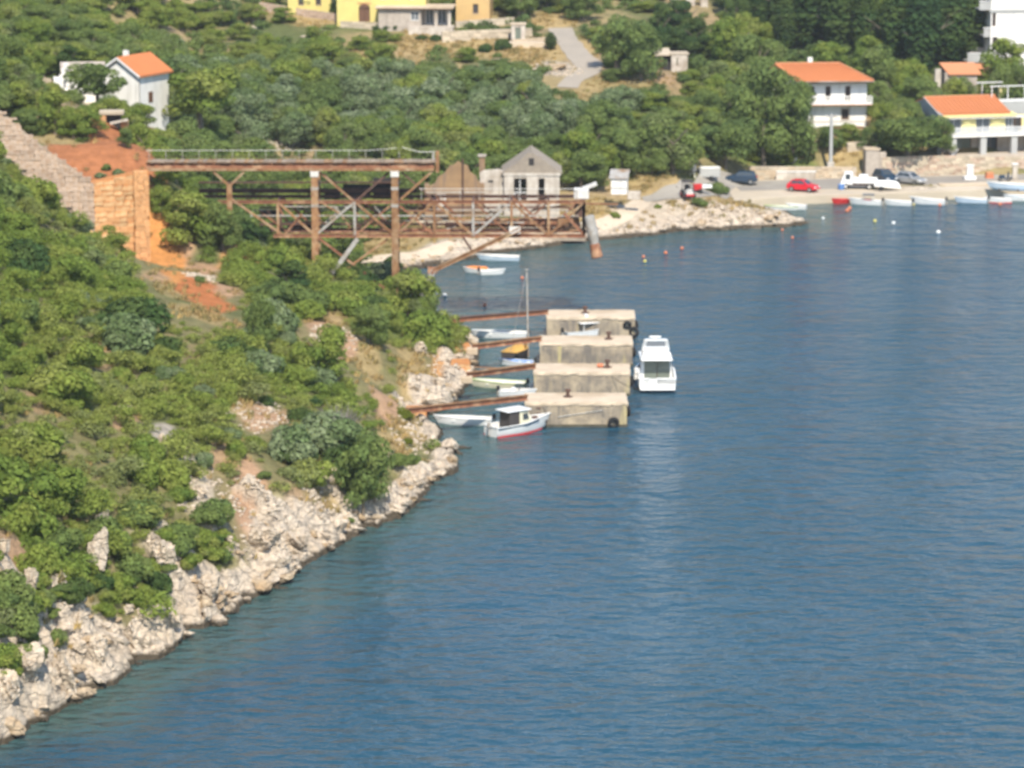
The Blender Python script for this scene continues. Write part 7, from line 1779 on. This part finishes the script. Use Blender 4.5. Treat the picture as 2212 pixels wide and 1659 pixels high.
# bushes and trees under and around the gantry and the near headland
for a in [(628, 660, 100, 130, 'dark', 'dark rounded bush-tree below the first gantry column'), (880, 700, 110, 130, 'scrub', 'large bush-tree at the headland tip over the water'), (915, 720, 80, 70, 'broad', 'dark bush hanging over the water behind the third landing'), (785, 1122, 185, 125, 'broad', 'tall dark pine on the shore rocks'),
          (735, 1010, 90, 90, 'dark', 'dark shrub-tree above the shore pine'), (560, 780, 130, 80, 'broad', 'tall green bush in the middle of the near hill'), (690, 820, 110, 130, 'scrub', 'wide bush above the dry clearing'), (800, 745, 80, 100, 'broad', 'green bush under the headland slope'), (400, 530, 100, 150, 'scrub', 'broad bush below the bridge deck'), (480, 545, 100, 110, 'broad', 'green bush at the foot of the Y-shaped post'),
          (350, 470, 60, 70, 'scrub', 'olive-brown bush beside the pilaster'), (845, 615, 60, 80, 'dark', 'dark bush behind the gantry struts'), (730, 590, 60, 60, 'broad', 'bush under the truss by the grey strut')]:
    tree_px(a[0], a[1], a[2], a[3], a[4], a[5], d0=200, name='bush_tree')
# bare grey shrub
p = ghit(735, 960, 200); m = MB()
for k in range(70):
    a = random.uniform(0, 6.28); t = random.uniform(.2, 1.0); l = random.uniform(1.2, 2.9); e_ = Vector((cos(a) * l * t * .7, sin(a) * l * t * .7, l)); m.cyl((0, 0, 0), e_ * .6, .035, .02, 4, False)
    for j in range(4): m.cyl(e_ * .5, e_ * random.uniform(.8, 1.1) + Vector((random.uniform(-.5, .5), random.uniform(-.5, .5), random.uniform(-.1, .3))), .02, .008, 3, False)
tag(m.build('bare_shrub', m_dead, loc=p), 'leafless grey shrub above the shore pine', 'shrub')

# scattered shrubs on the near hill
def scatter(n, xr, yr, rmin, accept, tries=40000):
    """poisson-like points inside the accepted area"""
    rs = np.random.default_rng(77); Q = np.c_[rs.uniform(*xr, tries), rs.uniform(*yr, tries)]
    Q = Q[accept(Q[:, 0], Q[:, 1])]; pts = []; cell = {}
    for x, y in Q:
        if len(pts) >= n: break
        key = (int(x // rmin), int(y // rmin))
        if any(hypot(x - a, y - b) < rmin for i in (-1, 0, 1) for j in (-1, 0, 1) for a, b in cell.get((key[0] + i, key[1] + j), ())): continue
        cell.setdefault(key, []).append((x, y)); pts.append((x, y))
    return np.array(pts)

def zone(px, py):
    """words for where on the hill something grows"""
    if py > 1150: return 'just above the lower left cliff'
    if py > 900: return 'above the pale outcrops at left' if px < 330 else 'around the cream scree' if px < 620 else 'above the shore pine'
    if py > 680: return 'on the mid hillside at the left edge' if px < 260 else 'below the orange scree' if px < 560 else 'on the slope facing the mooring blocks'
    return 'under the wing wall' if px < 200 else 'under the retaining wall' if px < 420 else 'under the gantry'
def far_zone(px, py):
    if px < 360: return ('left of the white cottage' if px < 120 else 'between the cottage and the gabled house' if px < 230 else 'around the white gabled house') if py > 90 else ('in the top left corner' if px < 180 else 'on the slope above the white gabled house')
    if px < 1150:
        if py < 190: return 'below the low yellow house' if px < 700 else 'below the stone annex' if px < 950 else 'left of the village road'
        if py < 335: return 'right of the white gabled house' if px < 540 else 'above the bridge railing' if px < 760 else 'above the end of the bridge deck' if px < 940 else 'above the two ruined gables'
        return 'behind the Y-shaped gantry post' if px < 580 else 'seen left of the first gantry column' if px < 690 else 'seen between the gantry columns' if px < 860 else 'behind the brown gable ruin'
    if px < 1560: return ('beside the village road' if px < 1400 else 'around the stone hut') if py < 200 else ('in the wood behind the white hut' if px < 1360 else 'in the wood above the coast road')
    return 'in the dark wood at top right' if py < 130 else 'around the white balcony house'

STRONG = [(PATCHES[i][0], PATCHES[i][1], PATCHES[i][2]) for i, q in enumerate(PATCH_PX) if (320 < q[0] < 490 and 545 < q[1] < 690) or (q[0], q[1]) in ((700, 700), (740, 740), (545, 1100), (590, 1150), (560, 902), (900, 820), (890, 780), (880, 930), (850, 960), (800, 780), (130, 1370), (440, 1060))]
def strong_bare(x, y): return any(hypot((x - p.x) / rx, (y - p.y) / ry) < .95 for p, rx, ry in STRONG)
def hides_bare(x, y, z, h):
    px0, py0 = proj(x, y, z); px1, py1 = proj(x, y, z + h * 1.55)
    if not any(px0 + 60 > a and px0 - 60 < b and py1 < d and py0 > c for a, b, c, d in ((310, 500, 535, 690), (650, 790, 660, 770), (500, 640, 1040, 1180), (520, 610, 870, 930), (770, 940, 745, 860), (820, 915, 890, 990), (105, 165, 1330, 1410), (410, 470, 1030, 1090))): return False
    w = h * .75 * F_PX / y
    for f_ in (.3, .7, 1.1, 1.5):
        for g_ in (-w, 0, w):
            px, py = proj(x, y, z + h * f_); q = hit(px + g_ * (1.3 - .5 * f_), py, y + .5, y + 60)
            if q.y < y + 58 and strong_bare(q.x, q.y): return True
    return False
def near_ok(x, y):
    sd = shore_dist(x, y); h = hbase(x, y); pxs, pys = proj(x, y, h)
    vis = (pxs > -120) & (pxs < 1010) & (pys < 1760)
    wall = (y > 317) & (pxs < 325)
    return (sd > 1.5) & (rock_mask(x, y, sd) < .5) & (bare_mask(x, y) < .42) & vis & ~wall & (h > .6) & (y < 352)
NP = scatter(2600, (-62, 4), (188, 350), 1.32, near_ok, 22000)
NP = np.array([q for q in NP if not blocked(q[0], q[1], .3)])
zz = ground(NP[:, 0], NP[:, 1])
indiv = set(range(0, len(NP), max(1, len(NP) // 200)))
NEARLAB = {'scrub': 'olive-green rounded shrub ', 'broad': 'fresh green leafy shrub ', 'dark': 'dark green shrub ', 'olive': 'grey-green shrub '}
def pick(x, y):
    v = float(fbm(np.array([x]), np.array([y]), 3, .05)[0]) + random.uniform(-.12, .12)
    return 'broad' if v < .42 else ('scrub' if v < .64 else ('dark' if random.random() < .4 else 'olive'))
mass = []; n_ind = 0
for i, ((x, y), z) in enumerate(zip(NP, zz)):
    s = random.uniform(.6, 1.0) if random.random() < .55 else random.uniform(1.0, 2.3)
    if hides_bare(x, y, z, s * 1.1):
        continue
    if i in indiv and n_ind < 200:
        k = pick(x, y); w_ = NEARLAB[k] + zone(*proj(x, y, z)); shrub((x, y, z), s * 1.15, k, w_, w_.replace('shrub', 'shrubs'), hs=random.uniform(.8, 1.3)); n_ind += 1
    elif s < 1.15: mass.append((x, y, z, s))
    else:
        for j in range(3):
            a_ = random.uniform(0, 6.28); r_ = s * random.uniform(.25, .6); mass.append((x + cos(a_) * r_, y + sin(a_) * r_, z + s * random.uniform(0, .55), s * random.uniform(.45, .7)))

def scrub_mass(name, label, items, mat, nleaf=150, leaf=.17):
    V = []; C = []; Lv = []; n = 0
    protos = [tri_cloud(nleaf, lobes_dome(1.0, 1.1, 5, 500 + k), leaf, 600 + k) for k in range(8)]
    for x, y, z, s in items:
        q, f, cv, lv = protos[RNG.integers(8)]; a = RNG.uniform(0, 6.28); R = np.array([[cos(a), -sin(a), 0], [sin(a), cos(a), 0], [0, 0, 1]])
        V.append((q * (s, s, s * RNG.uniform(.7, 1.1))) @ R.T + (x, y, z - .1 * s)); C.append(np.clip(cv * .35 + RNG.random() * .4 + (float(fbm(np.array([x]), np.array([y]), 3, .07)[0]) - .5) * 1.7 + .12, 0, 1)); Lv.append(lv); n += nleaf
    o = link_mesh(name, foliage_mesh(name, (np.concatenate(V), np.arange(3 * n).reshape(n, 3), np.concatenate(C), np.concatenate(Lv)), mat))
    return tag(o, label, kind='stuff')
FILL = scatter(2600, (-62, 4), (188, 350), 1.0, lambda x, y: near_ok(x, y) & (fbm(x, y, 3, .12) > .36), 16000)
FILL = np.array([q for q in FILL if not blocked(q[0], q[1])]); fz = ground(FILL[:, 0], FILL[:, 1])
fill = [(x, y, z, random.uniform(.35, .8)) for (x, y), z in zip(FILL, fz)]
fill = [q for q in fill if not hides_bare(q[0], q[1], q[2], q[3])]
scrub_mass('scrub', 'dense low scrub between the shrubs of the near hillside', mass + fill, m_leaf_scrub, 360, .135)

# far slope
def far_ok(x, y):
    sd = shore_dist(x, y); h = hbase(x, y); pxs, pys = proj(x, y, h)
    return (sd > 3) & (bare_mask(x, y) < .4) & (road_dist(x, y) > .9) & (pxs > -150) & (pxs < 2400) & (pys > -60) & ~((pxs > 1560) & (pys > 330)) & ~((pxs > 1150) & (pys > 395)) & ~((pxs > 880) & (pxs < 1290) & (y < 391)) & ~((pxs < 345) & (y < 352))
FP = scatter(3000, (-75, 95), (352, 525), 3.1, far_ok, 16000)
FP = np.array([q for q in FP if not blocked(q[0], q[1], .5)])
zz = ground(FP[:, 0], FP[:, 1])
FARLAB = {'cypress': 'slender dark cypress tree ', 'dark': 'dark conifer ', 'olive': 'silvery olive tree ', 'broad': 'leafy green tree ', 'scrub': 'olive-green bushy tree '}
cnt = {'olive': 0, 'broad': 0, 'scrub': 0, 'dark': 0, 'cypress': 0}; CAP = {'olive': 200, 'broad': 240, 'scrub': 240, 'dark': 60, 'cypress': 60}; bigmass = {'olive': [], 'broad': [], 'scrub': [], 'dark': [], 'cypress': []}
order = np.argsort(FP[:, 1])
for i in order:
    (x, y), z = FP[i], zz[i]; px, py = proj(x, y, z)
    if px < -60 or px > 2270: continue
    u = random.random()
    if 190 < py < 345 and 340 < px < 1340: k = 'olive' if u < .6 else 'scrub' if u < .8 else 'broad'; h = random.uniform(3.4, 5.8); w = random.uniform(4.6, 7.6)
    elif px > 1540 and py < 125 and u < .6: k = 'cypress' if u < .45 else 'dark'; h = random.uniform(7, 11); w = random.uniform(3.0, 4.4)
    elif px > 1500 or (py > 320 and px > 400): k = 'broad' if u < .7 else 'scrub'; h = random.uniform(3.2, 6.0); w = random.uniform(4.2, 7.2)
    elif px < 380: k = 'broad' if u < .6 else 'scrub'; h = random.uniform(2.2, 4.6); w = random.uniform(4.0, 6.6)
    elif u < .93: k = 'broad' if u < .55 else 'scrub'; h = random.uniform(1.4, 3.2); w = random.uniform(3.4, 6.2)
    else: continue
    if not clear_ok(x, y, z, h, w): continue
    if cnt[k] >= CAP[k]: bigmass[k].append((x, y, z, h * .5)); continue
    w_ = FARLAB[k] + far_zone(px, py); tree((x, y, z), k, h, w, w_, w_.replace('tree', 'trees').replace('conifer', 'conifers')); cnt[k] += 1
SP = scatter(2500, (-75, 95), (352, 525), 1.7, far_ok, 14000)
SP = np.array([q for q in SP if not blocked(q[0], q[1], .2)]); zz = ground(SP[:, 0], SP[:, 1])
keep = fbm(SP[:, 0], SP[:, 1], 3, .09) > .40; SP = SP[keep]; zz = zz[keep]
sc = [(x, y, z, random.uniform(.6, 1.4)) for (x, y), z in zip(SP, zz)]
sc = [q for q in sc if clear_ok(q[0], q[1], q[2], q[3], q[3] * 1.6)]
step = max(1, len(sc) // 75); singles = sc[::step][:75]; rest = [q for i, q in enumerate(sc) if i % step or i // step >= 75]
for x, y, z, s in singles:
    k = random.choice(['broad', 'broad', 'scrub', 'scrub', 'olive']); w_ = {'broad': 'fresh green low shrub ', 'scrub': 'olive-green low shrub ', 'olive': 'grey-green low shrub '}[k] + far_zone(*proj(x, y, z))
    shrub((x, y, z), s * 1.1, k, w_, w_.replace('shrub', 'shrubs'))
scrub_mass('far_scrub', 'low scrub covering the ground between the trees of the far slope', rest + [q for k in bigmass for q in bigmass[k]], m_leaf_broad, 310, .17)
# bushes in the clefts of the near cliff
for i, (px, py, s_, k) in enumerate(((40, 1380, 1.6, 'broad'), (62, 1440, 1.2, 'broad'), (124, 1410, .8, 'broad'), (18, 1490, .9, 'scrub'), (150, 1260, 1.3, 'scrub'), (130, 1200, 1.5, 'broad'), (262, 1300, 1.2, 'scrub'), (285, 1255, 1.5, 'broad'), (335, 1285, 1.3, 'dark'), (385, 1195, 1.3, 'broad'), (440, 1190, 1.2, 'scrub'), (460, 1145, 1.3, 'broad'), (300, 1135, 1.5, 'broad'), (255, 1205, 1.1, 'scrub'), (90, 1260, 1.4, 'scrub'), (165, 1310, 1.1, 'dark'), (20, 1310, 1.5, 'broad'), (60, 1330, 1.2, 'scrub'), (410, 1245, .9, 'scrub'), (230, 1330, .7, 'scrub'), (480, 1215, .8, 'broad'))):
    p = ghit(px, py, 185); shrub(p, s_, k, {'broad': 'green shrub wedged in a cleft of the lower left cliff', 'scrub': 'olive-green shrub wedged in a cleft of the lower left cliff', 'dark': 'dark shrub wedged in a cleft of the lower left cliff'}[k], {'broad': 'green shrubs in the cliff clefts', 'scrub': 'olive-green shrubs in the cliff clefts', 'dark': 'dark shrubs in the cliff clefts'}[k], hs=1.2)
for px in range(-5, 570, 13):
    ys = float(np.interp(px, [q[0] for q in SHORE_PX[2:18]], [q[1] for q in SHORE_PX[2:18]])); s_ = random.uniform(.5, 1.15); k = random.choice(['broad', 'scrub', 'scrub', 'dark'])
    p = ghit(px + random.uniform(-8, 8), ys - random.uniform(110, 260), 185)
    if not hides_bare(p.x, p.y, p.z, s_): w_ = {'broad': 'fresh green', 'scrub': 'olive-green', 'dark': 'dark green'}[k] + ' low shrub on the cliff rim ' + ('at the left edge' if px < 100 else 'near the tall limestone rib' if px < 260 else 'near the rounded outcrop' if px < 420 else 'beside the scree'); shrub(p, s_, k, w_, w_.replace('shrub', 'shrubs'), hs=random.uniform(.8, 1.2))
# single bushes in the open
for px, py, s, k, lab in ((1512, 445, 1.0, 'broad', 'dark green bush on the rocky point by the road'), (1550, 418, 1.3, 'broad', 'round green bush beside the box trailer'), (1690, 352, 1.6, 'yellow', 'bright yellow-green bush on the bank above the roadside wall'), (1645, 352, 1.4, 'yellow', 'yellow-green bush left of the white urn'),
                          (880, 960, .5, 'yellow', 'small bright yellow-green bush on the shore rocks'), (860, 1010, .9, 'broad', 'low green bush on the shore below the landing'), (890, 1005, .7, 'broad', 'low green bush close to the shore spit'), (875, 905, .7, 'yellow', 'light green bush by the first landing'), (1330, 470, .7, 'scrub', 'small bush beside the gravel track'), (1420, 450, .6, 'scrub', 'low bush above the rocky point'),
                          (755, 1140, .4, 'broad', 'little green bush on the rocks left of the shore pine'), (1085, 108, 1.3, 'dark', 'dark bush in dry grass left of the village road'), (1050, 112, 1.2, 'dark', 'dark bush below the terrace wall'), (835, 66, .8, 'dark', 'clipped dark hedge under the yellow house'), (815, 66, .8, 'dark', 'left end of the clipped dark hedge'), (856, 66, .8, 'dark', 'right end of the clipped dark hedge'), (910, 86, .9, 'dark', 'dark hedge below the lawn of the stone annex'), (940, 90, .9, 'dark', 'dark hedge left of the terrace wall'), (215, 390, .6, 'olive', 'pale grassy bush on top of the retaining wall'), (255, 385, .7, 'olive', 'dry bush on the retaining wall beside the pilaster'), (230, 372, .5, 'broad', 'small green bush at the edge of the red platform'),
                          (55, 262, 1.1, 'olive', 'grey-green bush behind the top of the wing wall'), (22, 345, 1.9, 'broad', 'large bush against the upper end of the wing wall'), (70, 400, 1.8, 'broad', 'large bush against the middle of the wing wall'), (118, 440, 1.7, 'scrub', 'large bush against the lower end of the wing wall'), (165, 475, 1.4, 'broad', 'bush at the foot of the wing wall beside the retaining wall'), (235, 520, 1.2, 'broad', 'bush at the foot of the retaining wall'), (500, 585, .9, 'broad', 'small bush beside the orange scree'), (430, 610, .6, 'broad', 'tiny bush on the pink scree')):
    p = ghit(px, py, 330 if px < 330 and py < 396 and px > 150 or px == 55 else 200 if px < 1000 and py > 480 else 380); shrub(p, s, k, lab, None)
# dry grass
def grass_mass(name, label, pts, blade=.32, n=16):
    V = []; C = []; Lv = []; r = RNG
    base = []
    for k in range(6):
        a = r.uniform(0, 6.28, n); rad = r.uniform(.05, .4, n); c = np.c_[np.cos(a) * rad, np.sin(a) * rad, np.zeros(n)]; h = r.uniform(.5, 1.0, n) * blade; lean = r.normal(size=(n, 2)) * .12
        t = np.c_[np.cos(a + 1.5), np.sin(a + 1.5), np.zeros(n)] * .05; top = c + np.c_[lean, h]
        base.append((np.stack([c - t, c + t, top + t * .3, top - t * .3], 1).reshape(-1, 3), np.repeat(r.random(n), 4)))
    for x, y, z in pts:
        q, lv = base[r.integers(6)]; s = r.uniform(.7, 1.5); V.append(q * s + (x, y, z)); C.append(np.full(len(q), r.random())); Lv.append(lv)
    nn = sum(len(v) for v in V) // 4
    return tag(link_mesh(name, foliage_mesh(name, (np.concatenate(V), np.arange(4 * nn).reshape(nn, 4), np.concatenate(C), np.concatenate(Lv)), m_grass)), label, kind='stuff')
gp_ = []
for (p, rx, ry, c, s) in PATCHES:
    if c in (DRY, PINK) or c == (0.16, 0.20, 0.05):
        k = int(rx * ry * (3.2 if c == DRY else 1.0))
        for _ in range(k):
            a = random.uniform(0, 6.28); r_ = sqrt(random.random()) * 1.15; gp_.append((p.x + cos(a) * r_ * rx, p.y + sin(a) * r_ * ry))
more = scatter(2600, (-62, 60), (200, 470), .8, lambda x, y: (shore_dist(x, y) > 2.2) & (rock_mask(x, y) < .5), 3600)
gp_ = np.concatenate([np.array(gp_), more]); gp_ = gp_[(road_dist(gp_[:, 0], gp_[:, 1]) > .2) & (shore_dist(gp_[:, 0], gp_[:, 1]) > 1.0)]
gzs = ground(gp_[:, 0], gp_[:, 1])
grass_mass('dry_grass', 'dry straw-coloured grass tufts on the open ground', np.c_[gp_, gzs])
# ------------------------------------------------------------------ thin summer haze
hm = bpy.data.materials.new('summer_haze'); hm.use_nodes = True
hn = hm.node_tree; hn.nodes.clear()
ho = hn.nodes.new('ShaderNodeOutputMaterial'); hv = hn.nodes.new('ShaderNodeVolumePrincipled')
hv.inputs['Color'].default_value = (0.92, 0.95, 1.0, 1); hv.inputs['Density'].default_value = 0.00010; hv.inputs['Anisotropy'].default_value = 0.1
hn.links.new(hv.outputs[0], ho.inputs['Volume'])
m = MB(); m.b(-2450, 2450, -2250, 2750, -60, 130)
hz = m.build('haze', hm); tag(hz, 'thin summer haze over the bay', kind='stuff')
SC.cycles.volume_bounces = 0
